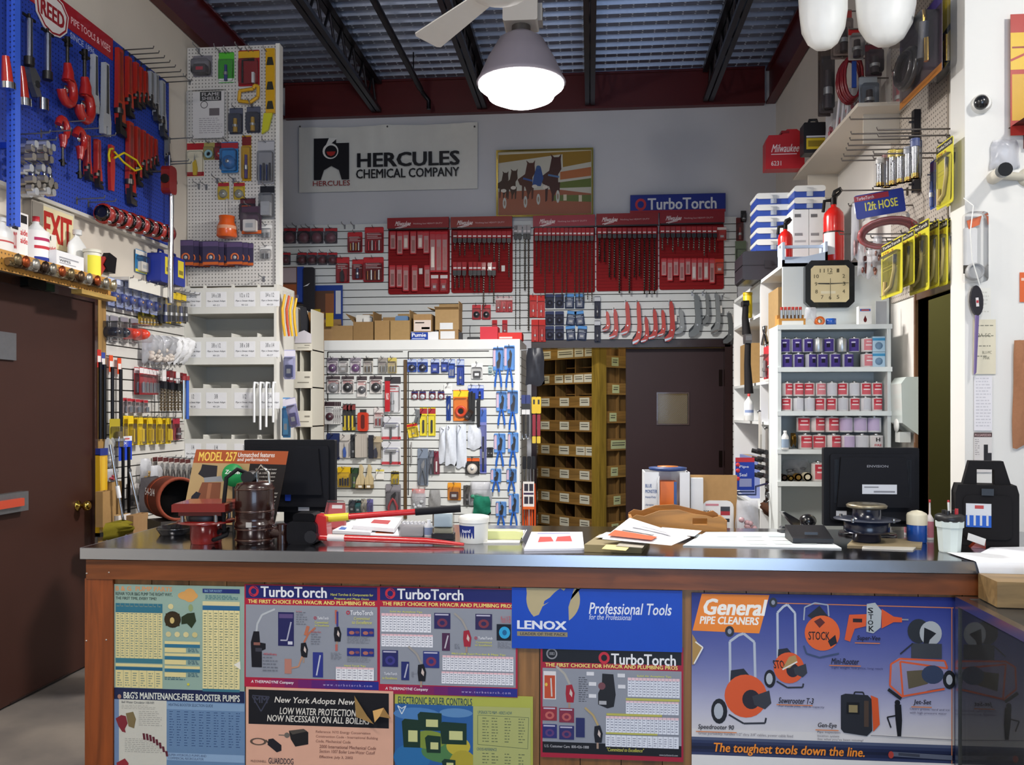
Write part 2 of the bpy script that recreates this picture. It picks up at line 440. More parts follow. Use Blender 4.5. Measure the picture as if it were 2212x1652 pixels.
def ibeam(name,a,b,z0,z1,wd,label):
	"""red I-beam between two floor points"""
	L=(Vector(b)-Vector(a)).length; ang=math.atan2(b[1]-a[1],b[0]-a[0])
	e=thing(name,label,'beam',(a[0],a[1],z0),ang); c='4f0d10'
	MB().box(0,L,-wd/2,wd/2,0,0.018,c,'pl').build('bottom_flange',e)
	MB().box(0,L,-wd/2,wd/2,z1-z0-0.018,z1-z0,c,'pl').build('top_flange',e)
	MB().box(0,L,-0.01,0.01,0.018,z1-z0-0.018,c,'pl').build('web',e)
	return e
ibeam('steel_beam',(LX+.1,BY-0.04),(RX-.11,BY-0.04),4.305,ZD,0.07,'long dark red steel beam along the top of the back wall')
ibeam('steel_beam',(RX-0.05,4.2),(RX-0.05,BY-.0),4.32,ZD,0.08,'dark red steel beam along the top of the right wall')
ibeam('steel_beam',(LX+0.05,0.0),(LX+0.05,BY-.0),4.32,ZD,0.08,'dark red steel beam above the blue tool panel')
def joist(x,label):
	e=thing('bar_joist',label,'joist',(x,0.0,4.33),0,'open web joists under the roof deck')
	c='3c3a40'; y0,y1=4.0,BY-0.09
	MB().box(-0.05,-0.005,y0,y1,ZD-4.33-0.045,ZD-4.33,c,'me').box(0.005,0.05,y0,y1,ZD-4.33-0.045,ZD-4.33,c,'me').build('top_chord',e)
	MB().box(-0.045,-0.006,y0,y1,0,0.035,c,'me').box(0.006,0.045,y0,y1,0,0.035,c,'me').build('bottom_chord',e)
	n=12; st=(y1-y0)/n; W=MB().cyl((0,0,0.02),(0,st/2,ZD-4.33-0.03),0.012,n=6,col=c,mat='me').mesh('web')
	W2=MB().cyl((0,0,ZD-4.33-0.03),(0,st/2,0.02),0.012,n=6,col=c,mat='me').mesh('web')
	for i in range(n):
		for me_,dy in((W,0),(W2,st/2)):
			o=bpy.data.objects.new('web_bar',me_); COL.objects.link(o); o.parent=e; o.location=(0,y0+i*st+dy,0)
	return e
joist(-2.0,'open-web roof joist nearest the left wall, beside the conduit pipe')
joist(-1.0,'open-web roof joist between the conduit pipe and the pendant lamp')
joist(0.0,'open-web roof joist just beyond the pendant lamp, on its right wall side')
joist(1.07,'open-web roof joist nearest the right wall')
e=thing('conduit_pipe','thin dark conduit pipe hanging between two roof joists','pipe',(-1.52,0,4.42))
MB().cyl((0,4,0),(0,7.6,0),0.028,n=8,col='2c2a30',mat='me').build('pipe',e)
MB().tube([(0.0,7.55,0),(0.0,7.7,0.0),(0.05,7.74,-0.06),(0.05,7.74,-0.14)],0.02,6,'2c2a30','me').build('elbow',e)
MB().cyl((0,7.3,0),(0,7.3,0.2),0.006,n=5,col='2c2a30',mat='me').build('hanger',e)

# ---- high bay lamp (in view) and its sisters over the shop
def highbay(loc,label):
	e=thing('high_bay_lamp',label,'lamp',loc)
	MB().lathe([(0.252,-0.005),(0.262,0.0),(0.25,0.02),(0.2,0.13),(0.13,0.25),(0.075,0.285),(0.06,0.29)],n=32,col='8d8690',mat='pl').build('shade',e)
	MB().lathe([(0.249,0.002),(0.249,-0.02),(0.20,-0.06),(0.19,-0.085),(0.13,-0.112),(0.06,-0.12),(0.0,-0.122)],n=32,col='ffffff',mat='em').build('lens',e)
	MB().cyl((0,0,0.285),(0,0,0.335),0.055,n=16,col='3a3634',mat='pl').build('collar',e)
	MB().rbox(-0.10,0.10,-0.085,0.085,0.33,0.48,'b9b4ae','pl',0.012).box(0.10,0.125,-0.05,0.05,0.34,0.44,'9c9894','pl').build('ballast_box',e)
	MB().cyl((0,0,0.48),(0,0,ZD-loc[2]),0.014,n=8,col='55524f',mat='me').build('stem',e)
	return e
highbay(LAMP1,'round industrial pendant lamp with glowing lens over the service area')
highbay((LAMPS[1][0],LAMPS[1][1],3.58),'pendant lamp over the middle of the customer floor')
highbay((LAMPS[2][0],LAMPS[2][1],3.58),'pendant lamp over the customer floor by the left wall')
for i,L in enumerate(GLOBES):
	e=thing('globe_lamp',('white globe lamp over the glass showcase','white globe lamp added out of view to brighten the blue tool panel')[i],'lamp',L)
	MB().ell((0,0,0),.11,.11,.11,'ffffff','em',16,10).build('globe',e); MB().cyl((0,0,.1),(0,0,.14),.05,n=12,col='b8b4ae',mat='me').build('holder',e); MB().cyl((0,0,.14),(0,0,ZD-L[2]),.012,n=8,col='55524f',mat='me').build('stem',e)

# ---- ceiling fan (one blade reaches into the picture)
e=thing('ceiling_fan','white ceiling fan with a blade reaching toward the pendant lamp','fan',(-0.40,3.75,3.38))
MB().lathe([(0.02,0.1),(0.1,0.08),(0.13,0.03),(0.12,-0.03),(0.05,-0.06),(0,-0.06)],n=20,col='d8d6d2',mat='pl').build('motor_housing',e)
MB().cyl((0,0,0.08),(0,0,ZD-3.38),0.016,n=8,col='d8d6d2',mat='pl').build('downrod',e)
for k in range(3):
	a=math.atan2(0.5,-0.415)+k*2*PI/3
	b=MB().prism([(0.1,-0.045),(0.64,-0.075),(0.655,-0.06),(0.655,0.06),(0.64,0.075),(0.1,0.045)],-0.004,0.004,'d6d3ce','pl')
	b.prism([(0.2,-0.01),(0.64,-0.014),(0.64,0.014),(0.2,0.01)],0.004,0.008,'c9c6c0','pl')
	b.xf(Matrix.Rotation(math.radians(12),4,'X')@Matrix.Rotation(PI/2,4,'X'))
	b.build('blade',e,rot=(0,0,a))

# ---- back wall opening, frame, door leaf, lintel
mb=MB().box(DX0,DX1,BY-0.02,BY+0.2,DZ-0.02,DZ+0.05,'2a1a1c','gl').box(DX1-0.05,DX1+0.02,BY-0.02,BY+0.2,0,DZ,'2c1a1a','gl').box(DX0,DX0+0.05,BY-0.01,BY+0.2,0,DZ,'2c1a1a','gl')
struct('trim_2',mb)
def doorpt(px,py,Y=8.08):p=onY(px,py,Y); return p
dl=doorpt(1352,900).x; dr=DX1-0.05
e=thing('door_2','dark brown steel door with a small wired glass window','door',((dl+dr)/2,8.08,0)); e['kind']='structure'
wd=(dr-dl)/2; c=(dl+dr)/2
wx0=doorpt(1421,880).x-c; wx1=doorpt(1486,880).x-c; wz0=doorpt(1450,915).z; wz1=doorpt(1450,850).z
mb=MB().box(-wd,wx0,0,0.045,0.01,DZ-0.025,'332022','dp').box(wx1,wd,0,0.045,0.01,DZ-0.025,'332022','dp')
mb.box(wx0,wx1,0,0.045,0.01,wz0,'332022','dp').box(wx0,wx1,0,0.045,wz1,DZ-0.025,'332022','dp'); mb.build('door_leaf',e)
mb=MB()
for a in((wx0-.012,wx1+.012,wz0-.012,wz0),(wx0-.012,wx1+.012,wz1,wz1+.012),(wx0-.012,wx0,wz0,wz1),(wx1,wx1+.012,wz0,wz1)):mb.box(a[0],a[1],-0.012,0.03,a[2],a[3],'4a3326','gl')
mb.build('window_frame',e)
MB().box(wx0,wx1,0.018,0.024,wz0,wz1,'99a0a0','cl').build('window_pane',e)
mb=MB(); s=(wx1-wx0)/14
for i in range(-14,15):
	x0=wx0+i*s*1.0; pts=[]
	for t in(0,1):
		pass
	for sg in(1,):
		a=max(wx0,x0); za=wz0+(a-x0); b=min(wx1,x0+(wz1-wz0)); zb=wz0+(b-x0)
		if b-a>0.01:mb.cyl((a,0.016,za),(b,0.016,zb),0.0008,n=3,col='8a8f8a',mat='me',caps=False)
mb.build('wire_mesh',e)
MB().box(wd-0.04,wd-0.01,-0.008,0.0,1.75,1.9,'20140f','me').box(wd-0.04,wd-0.01,-0.008,0.0,1.0,1.15,'20140f','me').build('hinges',e)

# ---- left wall door
LDY0,LDY1,LDZ=3.92,4.885,2.17
e=thing('door_1','brown steel exit door with brass knob in the left wall','door',(LX,(LDY0+LDY1)/2,0),PI/2); e['kind']='structure'
h=(LDY1-LDY0)/2
MB().box(-h,h,-0.03,0.0,0.012,LDZ,'3a2019','dp').build('door_leaf',e)
MB().box(-h-0.05,-h,-0.04,0,0,LDZ+0.05,'33201a','gl').box(h,h+0.03,-0.045,0,0,LDZ+0.05,'3b241b','gl').box(-h,h,-0.045,0,LDZ,LDZ+0.05,'33201a','gl').build('door_frame',e)
kp=onX(178,1092,LX+0.06); kx=kp.y-(LDY0+LDY1)/2
MB().lathe([(0.03,0.0),(0.03,0.008),(0.012,0.012),(0.012,0.035),(0.026,0.045),(0.03,0.06),(0.02,0.075),(0,0.078)],(kx,-0.03,kp.z),14,'c9a850','ch','y').build('door_knob',e)
mb=MB().box(-h+0.0,-h+0.32,-0.07,-0.03,1.0,1.1,'8d8f92','me').box(-h+.02,-h+0.26,-0.09,-0.07,1.03,1.07,'b8432a','pl'); mb.build('push_bar',e)
MB().box(-h+0.08,-h+0.26,-0.045,-0.03,1.78,1.92,'85888c','me').build('kick_latch',e)
MB().box(-0.25,0.25,-0.032,-0.0301,0.012,0.02,'241410').build('sweep',e)
cp=onX(72,624,LX+0.05); cx=cp.y-(LDY0+LDY1)/2
MB().rbox(cx-.10,cx+.05,-0.09,-0.04,LDZ-.005,LDZ+.05,'1c1f1e','me',.015).box(cx+.05,cx+.13,-0.085,-0.045,LDZ+.0,LDZ+.04,'1e4a36','me').build('door_closer',e)

# ================================================================ service counter
FY,CZ=2.97,1.02; CB=3.72; CX0,CX1=-1.85,1.78
e=thing('counter_base','long reddish wooden service counter front covered with posters','counter',((CX0+CX1)/2,FY,0))
m0=(CX0+CX1)/2; X0,X1=CX0-m0,CX1-m0
MB().box(X0+.012,X1,0.012,0.04,CZ-0.115,CZ-0.045,'80441c','wx').build('rail',e)
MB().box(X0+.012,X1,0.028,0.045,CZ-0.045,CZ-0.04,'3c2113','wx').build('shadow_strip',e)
MB().box(X0+.005,X0+.112,0.016,0.05,0,CZ-0.115,'8c451a','wz').build('post',e)
px=X0+.112; i=0
while px<X1-0.02:
	wv=min(0.142,X1-px); MB().box(px+.0015,px+wv-.0015,0.030,0.045,0.0,CZ-0.115,('8a5f33','7d552d','94683a','85592e')[i%4],'wz').build('plank',e); px+=wv; i+=1
MB().box(X0+.01,X0+.03,0.05,CB-FY,0,CZ-0.04,'6b3a1d','wz').build('side_panel',e)
MB().box(X0+.03,X1,0.045,0.05,0,CZ-.04,'4a2c16','wx').build('backing',e)
for px_,py_ in((186,1384),(229,1382),(188,1238),(236,1236)):
	p=onY(px_,py_,FY+0.014); MB().ell((p.x-m0,0.0155 if py_>1300 else .012,p.z),.004,.002,.003,'c9c2ba','me',6,4).build('screw_head',e)
e=thing('countertop','stainless steel countertop with a shiny folded front edge','countertop',(m0,FY,CZ))
MB().box(X0,X1,0.004,CB-FY,-0.02,0.0,'9a9aa0','ch').build('top_sheet',e)
MB().prism([(X0,-0.04),(X1,-0.04),(X1,-0.001),(X0,-0.001)],-0.004,0.004,'b9bcc2','st').build('edge_band',e)
MB().box(X0-.004,X0,0,CB-FY,-0.04,0.0,'a6a8ac','me').build('end_band',e)

# ================================================================ builders for stock on the walls
def slatwall(name,label,loc,rot,w,z0,z1,pitch=0.07,col='d6d9d8',cat='wall panel',parent=None):
	e=parent or thing(name,label,cat,loc,rot)
	if name.startswith('wall_'):e['kind']='structure'; del e['category']
	MB().box(-w/2,w/2,-0.004,0.0,z0,z1,'4a4744','pa').build('backing_board',e)
	n=int(round((z1-z0)/pitch)); me_=MB().box(-w/2,w/2,-0.02,-0.004,0.004,pitch-0.004,col,'wl').mesh('slat')
	for i in range(n):
		o=bpy.data.objects.new('slat',me_); COL.objects.link(o); o.parent=e; o.location=(0,0,z0+i*pitch)
	return e
HOOKM={}
def hook(W,px,py,length,label,group,off=0.0,th=0.0035,col='9a9da2'):
	k=(round(length,3),th,col)
	if k not in HOOKM:
		L=length; HOOKM[k]=MB().tube([(0,0.0,0.0),(0,-L,0.004),(0,-L-0.004,0.018)],th,5,col,'me').box(-0.008,0.008,-0.004,0.0,-0.03,0.012,col,'me').mesh('peg_hook')
	o=bpy.data.objects.new('peg_hook',HOOKM[k]); COL.objects.link(o); o.location=W.pt(px,py,off); o.rotation_euler=(0,0,W.rot)
	return tag(o,label,'hook',group)
def content(kind,w,h,d,col,mat='pl',col2='b0b2b5'):
	"""the tool inside a blister; occupies y -d..-0.003"""
	m=MB(); y0=-d+.002; y1=-.003; ym=(y0+y1)/2; r=min(d*.45,w*.4)
	if kind=='round':
		m.lathe([(min(w,h)*.40,0),(min(w,h)*.40,d*.5),(min(w,h)*.3,d*.9),(0,d*.92)],(0,y1,h*.42),16,col,mat,'y')
		m.lathe([(min(w,h)*.13,d*.9),(min(w,h)*.1,d),(0,d)],(0,y1,h*.42),10,col2,'me','y')
	elif kind=='dome':
		m.lathe([(w*.46,0),(w*.45,d*.4),(w*.36,d*.8),(w*.16,d),(0,d*1.02)],(0,y1,h*.45),16,col,mat,'y')
	elif kind=='bar':
		m.cyl((0,ym,h*.06),(0,ym,h*.72),r,r*.8,8,col,mat); m.cyl((0,ym,h*.3),(0,ym,h*.42),r*1.25,n=8,col=col2,mat='me')
	elif kind=='bits':
		for i in range(4):
			x=w*(-.3+.2*i); m.cyl((x,ym,h*.1),(x,ym,h*(.55+.05*(i%2))),w*.07,n=6,col=col2 if i%2 else col,mat='me')
	elif kind=='pliers':
		for s in(-1,1):
			m.tube([(s*w*.30,ym,h*.02),(s*w*.30,ym,h*.2),(s*w*.10,ym,h*.5),(-s*w*.05,ym,h*.6)],[w*.085,w*.095,w*.08,w*.07],6,col,mat)
		m.prism([(-w*.1,h*.56),(w*.1,h*.56),(w*.22,h*.74),(w*.16,h*.9),(w*.02,h*.82),(-w*.14,h*.72)],y0+d*.3,y1,col2,'me')
	elif kind=='knife':
		m.prism([(-w*.1,h*.05),(w*.12,h*.05),(w*.16,h*.3),(w*.05,h*.62),(-w*.14,h*.5)],y0,y1,col,mat)
		m.prism([(-w*.08,h*.5),(w*.04,h*.58),(-w*.05,h*.85)],ym-.001,ym+.001,col2,'me')
	elif kind=='slot':
		m.rbox(-w*.13,w*.13,y0,y1,h*.14,h*.72,col,mat,w*.1)
	elif kind=='saw':
		m.tube([(-w*.3,ym,h*.1),(-w*.3,ym,h*.9),(w*.3,ym,h*.9)],w*.05,6,col,'me'); m.box(w*.2,w*.32,y0,y1,h*.08,h*.45,col2,mat)
	elif kind=='hammer':
		m.cyl((0,ym,h*.1),(0,ym,h*.75),w*.06,n=8,col=col,mat=mat); m.box(-w*.3,w*.3,y0,y1,h*.72,h*.84,col2,'me')
	elif kind=='box':
		m.rbox(-w*.34,w*.34,y0,y1,h*.1,h*.62,col,mat,w*.06); m.box(-w*.2,w*.2,y0-.0006,y0,h*.25,h*.45,col2,'pa')
	elif kind=='ring':
		m.lathe([(w*.30,.002),(w*.30,.0035),(w*.19,.0035),(w*.19,.002)],(0,0,h*.42),14,col,'pa','y',a0=-.6,a1=3.7)
		m.lathe([(w*.12,.002),(w*.12,.003),(0,.003)],(0,0,h*.42),10,col2,'pa','y')
	elif kind=='wheel':
		m.lathe([(w*.36,-d*.2),(w*.4,0),(w*.4,d*.4),(w*.36,d*.55),(w*.2,d*.55),(w*.2,-d*.2)],(0,ym,h*.4),16,col,mat,'y')
	return m
def pack(W,bx,label,group=None,name='blister_pack',card='e4e2de',head=None,foot=None,kind=None,ccol='3a3a40',col2='b0b2b5',d=0.022,blister=True,n=1,off=0.012,gap=0.006,lines=None,txt=None,tcol='ffffff',hk=None,cat='package',tilt=0.0,bm='cl',step=None,cmat='pl'):
	"""a carded tool hanging on a wall: card, printed header, moulded clear blister, tool inside; n copies one behind another on the hook"""
	c,w,h=W.box(*bx,off+n*(d+gap))
	if n>1 and not group:group=label
	first=None
	for i in range(n):
		dep=off+(n-1-i)*(d+gap)
		c2,_,_=W.box(*bx,dep+0.0)if i==0 else(c2,0,0)
		if i==0:base=c2
		nrm={'Y':Vector((0,-1,0)),'L':Vector((1,0,0)),'R':Vector((-1,0,0))}[W.k]
		lateral={'Y':Vector((1,0,0)),'L':Vector((0,1,0)),'R':Vector((0,-1,0))}[W.k]
		loc=base-nrm*(i*(d+gap))+lateral*((step or 0)*i)
		if first is None:
			e=thing(name,label,cat,loc,(0,tilt,W.rot),group); first=e
			if tilt:e.rotation_mode='XYZ'
			m=MB().rbox(-w/2,w/2,-.002,0,0,h,card,'pa',min(w,h)*.06,2)
			if head:m.box(-w/2+.0005,w/2-.0005,-.0026,-.002,h*.78,h*.97,head,'pa')
			if foot:m.box(-w/2+.0005,w/2-.0005,-.0026,-.002,h*.02,h*.14,foot,'pa')
			if lines:
				for q in range(3):m.box(-w*.38,w*(.38-.2*(q%2)),-.0026,-.002,h*(.70-.07*q),h*(.725-.07*q),lines,'pa')
			if txt:m.text(txt,-w*.42,w*.42,h*.83,h*.93,-.0032,tcol,'pa',.01)
			m.build('card',e)
			if kind:content(kind,w*.92,h*.78,d,ccol,cmat,col2).build('tool',e)
			if blister:
				b=MB().prism(rrect(-w*.45,w*.45,h*.04,h*.74,w*.12,2),-d,-.002,'ffffff',bm); b.build('blister',e)
		else:
			dup(first,loc,(0,tilt,W.rot))
	if hk:hook(W,(bx[0]+bx[2])/2,bx[1]+(bx[3]-bx[1])*.06,off+n*(d+gap)+.03,*hk)
	return first
def twist(r,z0,z1,turns,col,mat='me',fl=0.45):
	"""fluted drill: flat section twisted along z"""
	n=max(6,int(turns*6)); m=MB(); v=[]
	for i in range(n+1):
		a=turns*2*PI*i/n; z=z0+(z1-z0)*i/n
		for q,s in((0,1),(PI/2,fl),(PI,1),(3*PI/2,fl)):
			v.append((r*s*math.cos(a+q),r*s*math.sin(a+q),z))
	m.add(v,[(i*4+k,i*4+(k+1)%4,(i+1)*4+(k+1)%4,(i+1)*4+k)for i in range(n)for k in range(4)],col,mat)
	return m.add(v,[(3,2,1,0),tuple(range(n*4,n*4+4))],col,mat)
def drill(W,px,yt,yc,y2,wpx,label,group,scol='a8343a',off=0.03,kind='twist',col='77736c',r=None,shiny=False,holder='15151b'):
	"""drill bit hanging in its card sleeve: sleeve, black holder, fluted shank"""
	c,w,h=W.box(px-wpx/2,yt,px+wpx/2,y2,off); _,_,hs=W.box(px-wpx/2,yt,px+wpx/2,yc,off)
	e=thing('drill_bit',label,'drill bit',c,W.rot,group); zc=h-hs
	m=MB().rbox(-w/2,w/2,-.003,0,zc+hs*.38,h,scol,'pa',.004,1); m.box(-w*.35,w*.35,-.0036,-.003,zc+hs*.5,zc+hs*.62,'e6dede','pa'); m.build('sleeve',e)
	if shiny:MB().rbox(-w*.45,w*.45,-.010,-.003,zc+hs*.3,h-.006,'ffffff','cl',.004,1).build('sleeve_cover',e)
	MB().rbox(-w*.42,w*.42,-.013,.006,zc-hs*.02,zc+hs*.38,holder,'pl',.005,1).build('holder',e)
	r=r or w*.2
	if kind=='twist':
		m=twist(r,.01,zc,zc/.045,col,'me'); m.cyl((0,0,.012),(0,0,0),r,.0,6,col,'me')
	else:
		m=MB().cyl((0,0,zc),(0,0,.025),r*.55,n=6,col=col,mat='me').prism([(-r*1.3,.02),(r*1.3,.02),(r*1.3,.04),(0,.0),(-r*1.3,.04)],-.002,.002,col,'me')
	m.v=[(a,b-.004,q)for a,b,q in m.v]; m.build('bit',e); return e
def sleeve(W,bx,label,group,col='b98a88',off=0.03,cap='c03038',hot=0):
	"""narrow clear-fronted red sleeve of blades hanging from a peg"""
	c,w,h=W.box(*bx,off); e=thing('blade_sleeve',label,'package',c,W.rot,group)
	m=MB().rbox(-w/2,w/2,-.006,0,0,h,cap,'pa',.006,1); m.box(-w*.36,w*.36,-.0066,-.006,h*.05,h*.8,col,'pa')
	m.box(-w*.25,w*.25,-.007,-.0066,h*.12,h*.62,'cfc4bd' if hot else '8d5b58','me'); m.build('pouch',e)
	MB().rbox(-w*.46,w*.46,-.010,-.0072,h*.03,h*.93,'ffffff','cl',.006,1).build('window',e); return e
def carton(W,bx,depth,label,col='a87f4e',name='cardboard_box',cat='box',z=None,off=0.0,open_=None,patch=None,group=None,rot=0.0,mat='cb'):
	"""cardboard carton standing on something: body of four walls and a floor, flaps, paper label"""
	c,w,h=W.box(*bx,off)
	if mat=='cb':col=[int(col[i:i+2],16)/255*.78+.115 for i in(0,2,4)]
	if z is not None:h+=c.z-z; c.z=z
	e=thing(name,label,cat,c,W.rot+rot,group); t=.004; m=MB()
	m.box(-w/2,w/2,0,t,0,h,col,mat).box(-w/2,w/2,depth-t,depth,0,h,col,mat).box(-w/2,-w/2+t,t,depth-t,0,h,col,mat).box(w/2-t,w/2,t,depth-t,0,h,col,mat).box(-w/2+t,w/2-t,t,depth-t,0,t,col,mat)
	m.build('body',e)
	if open_ is None:MB().box(-w/2,w/2,0,depth,h,h+.003,col,mat).box(-w*.5,w*.5,depth*.5-.02,depth*.5+.02,h+.003,h+.0036,'b99762','pl').build('lid',e)
	else:
		for side,ang,ln in open_:
			f=MB()
			if side in 'fb':
				f.box(-w/2,w/2,-.002,.002,0,ln,col,mat); loc=(0,.002 if side=='f' else depth-.002,h); ro=(ang if side=='f' else-ang,0,0)
			else:
				f.box(-.002,.002,0,depth,0,ln,col,mat); loc=(-w/2 if side=='l' else w/2,0,h); ro=(0,-ang if side=='l' else ang,0)
			f.build('flap',e,loc,ro)
	if patch:
		for(a,b,q,s,pc)in patch:MB().box(-w/2+w*a,-w/2+w*q,-.001,0,h*b,h*s,pc,'pa').build('paper_label',e)
	return e

# ================================================================ back wall: slatwall, red boards, banner, painting
def X(px,Y):return onY(px,HOR,Y).x
SB=7.98  # front plane of the back slatwall
BW=Wall('Y',SB); WB=Wall('Y',BY)
sx0,sx1=LX+.01,X(1592,SB); sz0=2.178; sz1=sz0+16*.07
slatwall('wall_back_slats','white slatwall across the back wall behind the red tool boards',((sx0+sx1)/2,BY,0),0,sx1-sx0,sz0,sz1)
slatwall('wall_door_slats','narrow white slatwall strip beside the brown windowed door',((DX1+.022+sx1)/2,BY,0),0,sx1-DX1-.022,.7,sz0-.008)
HKB=('wire peg hook on the back slatwall','peg hooks on the back slatwall')

# banner with its folds
P=Print(WB,(645,270,1030,412),0.02,'lam')
e=thing('banner','wrinkled white vinyl banner of a chemical company with a black arch logo','banner',P.o)
c,w,h=WB.box(645,270,1030,412,.02)
nx,nz=48,16; vs=[]; fs=[]
def bz(u,v):  # sag and folds, 0 at the corners
	s=.010*math.sin(u*23+v*3)*(.3+.7*v)+.014*math.exp(-((u-.93+.25*(1-v))/.035)**2)+.006*math.sin(u*41+1)
	return-.004-abs(s)*(1-.6*(1-v))
for j in range(nz+1):
	for i in range(nx+1):
		u,v=i/nx,j/nz; top=h-.012*math.sin(PI*((u*2)%1.0))*(v**3)
		vs.append((-w/2+w*u,bz(u,v),v*top))
for j in range(nz):
	for i in range(nx):a=j*(nx+1)+i; fs.append((a,a+1,a+nx+2,a+nx+1))
MB().add(vs,fs,'cfcfcb','lam',True).build('sheet',e)
P.poly([(680,297),(728,297),(728,308),(756,308),(756,387),(740,387),(734,366),(718,357),(702,366),(695,387),(680,387)],'14151c')
P.ell(716,325,17,17,'d8d8d6'); P.ell(717,326,13.5,13.5,'14151c'); P.poly([(707,326),(727,326),(724,333),(717,336),(710,333)],'a32a26')
P.poly([(713,296),(731,297),(714,312),(706,312)],'d8d8d6')
P.text('HERCULES',678,389,758,400,'8c3433',.015)
P.text('HERCULES',773,331,994,362,'14151c',.045); P.text('CHEMICAL COMPANY',771,366,993,386,'14151c',.03)
P.mb.build('print',e,(0,-.03,0))
for px in(650,838,1026):q=WB.pt(px,275,.02); MB().lathe([(.009,0),(.009,.004),(.005,.004),(.005,0)],(q.x-P.o.x,-.022,q.z-P.o.z),10,'8a8a8c','me','y').build('grommet',e)

# framed picture of trotters: plain stand-in brushwork of horses on a track
bx=(1072,323,1281,468)
P=Print(WB,bx,0.03,'lam'); c,w,h=WB.box(*bx,.03)
e=thing('framed_painting','framed painting of harness racing horses in a thin gold frame','painting',P.o)
for a in((-w/2,w/2,0,.016),(-w/2,w/2,h-.016,h),(-w/2,-w/2+.016,.016,h-.016),(w/2-.016,w/2,.016,h-.016)):MB().box(a[0],a[1],-.022,.01,a[2],a[3],'a08a42','ch').build('frame_bar',e)
MB().box(-w/2+.016,w/2-.016,0,.01,.016,h-.016,'b9b6a8','lam').build('canvas',e)
P.rect(1077,328,1277,463,'b9b7ac')
P.poly([(1077,332),(1277,328),(1277,352),(1216,362),(1215,334),(1077,350)],'8c6d22')
P.poly([(1210,372),(1277,363),(1277,382),(1210,389)],'a8643a'); P.poly([(1205,395),(1277,387),(1277,406),(1200,407)],'5c6a2c')
P.poly([(1077,412),(1200,409),(1277,420),(1277,463),(1077,463)],'94573f'); P.poly([(1196,422),(1277,423),(1277,438),(1196,434)],'5e6a35')
P.rect(1217,421,1224,434,'c9c0a8'); P.rect(1250,423,1257,437,'c9c0a8')
for hx,hy,s,c_ in((1093,372,.8,'3a2418'),(1112,368,.9,'3d2618'),(1148,352,1.15,'4a2618'),(1203,341,1.4,'40201a')):
	P.poly([(hx-8*s,hy),(hx-10*s,hy-6*s),(hx-4*s,hy-1),(hx+3*s,hy-1),(hx+7*s,hy-6*s),(hx+6*s,hy+4),(hx+7*s,hy+18*s),(hx+2*s,hy+26*s),(hx+2*s,hy+46*s),(hx-6*s,hy+62*s),(hx-12*s,hy+44*s),(hx-22*s,hy+40*s),(hx-26*s,hy+30*s),(hx-12*s,hy+20*s)],c_)
	for dx in(-18,-8,0):P.poly([(hx+dx*s,hy+38*s),(hx+(dx+5)*s,hy+38*s),(hx+(dx+3)*s,hy+66*s),(hx+dx*s,hy+68*s)],c_)
for x,y,ry in((1090,437,12),(1135,435,13),(1163,430,12),(1205,425,14)):P.ell(x,y,4,ry,'b8bdb8',12); P.ell(x,y,2,ry*.5,'8f7a6a',10)
P.poly([(1158,362),(1168,360),(1174,385),(1168,402),(1150,400),(1152,384)],'2c4a86'); P.ell(1163,361,5,4,'3a5a8c',10); P.line([(1184,378),(1208,383)],4,'4a6c9a'); P.line([(1130,384),(1150,390)],4,'35508c')
for x,y in((1088,410),(1109,404),(1155,402),(1178,404)):P.ell(x,y,6,4,'cfc8be',10)
P.mb.build('print',e)

# TurboTorch sign standing on the red headers
P=Print(WB,(1361,419,1567,459),0.05,'lam')
P.rect(1363,421,1565,457,'1f2f86'); P.rect(1361,453,1567,459,'a3242c')
P.ring(1384,440,12,13,.42,'b8303a',24); P.text('TurboTorch',1399,427,1548,452,'dcdde0',.03)
P.sheet('sign_board','blue sign reading TurboTorch above the red tool boards','sign','22307c')

# the five red tool boards
def redboard(bx,hy,hc,label,tx,ribs=True):
	c,w,h=BW.box(*bx,.012); e=thing('tool_board',label,'display board',c,0)
	_,_,hh=BW.box(bx[0],bx[1],bx[2],hy,.012)
	MB().rbox(-w/2,w/2,-.006,.012,0,h-hh,'860a11','pa',.02,3).build('panel',e)
	if ribs:
		n=int((h-hh)/.03); me_=MB().box(-w/2+.012,w/2-.012,-.0085,-.006,0,.004,'76080e','pa').mesh('rib')
		for i in range(1,n):
			o=bpy.data.objects.new('rib',me_); COL.objects.link(o); o.parent=e; o.location=(0,0,i*.03)
	P=Print(BW,(bx[0],bx[1],bx[2],hy),.0625,'lam'); q=P.o-c
	MB().box(-w/2,w/2,-.05,-.012,h-hh,h,hc,'lam').build('header',e)
	P.text('Milwaukee',tx,bx[1]+5,tx+33,bx[1]+15,'e8dcdc',.02,.3); P.line([(tx+1,bx[1]+20),(tx+32,bx[1]+12)],1.4,'e8dcdc'); P.line([(tx+5,bx[1]+21),(tx+26,bx[1]+16)],1.2,'e8dcdc')
	P.text('Nothing but HEAVY DUTY',tx+40,bx[1]+9,tx+103,bx[1]+13.5,'d8b8b8',.0)
	P.mb.build('header_print',e,q)
	MB().box(-w/2+.01,w/2-.01,-.055,-.012,h-hh-.012,h-hh,'1a1015','pl').build('rail',e)
	return e
redboard((839,472,971,635),495,'8e1720','red tool board with clear blade sleeves hanging in two rows',853)
redboard((975,470,1107,632),493,'8e2c24','red tool board holding short drill bits in two rows',987)
redboard((1152,467,1285,632),491,'9c3340','red tool board with long thin drill bits, beneath the painting',1165)
redboard((1288,463,1421,628),488,'8e2227','red tool board with black auger bits beneath the sign',1300)
redboard((1424,460,1563,625),484,'8e1f28','red tool board with bits above and blade sleeves below',1438)
G1='blade sleeves on the first red board'
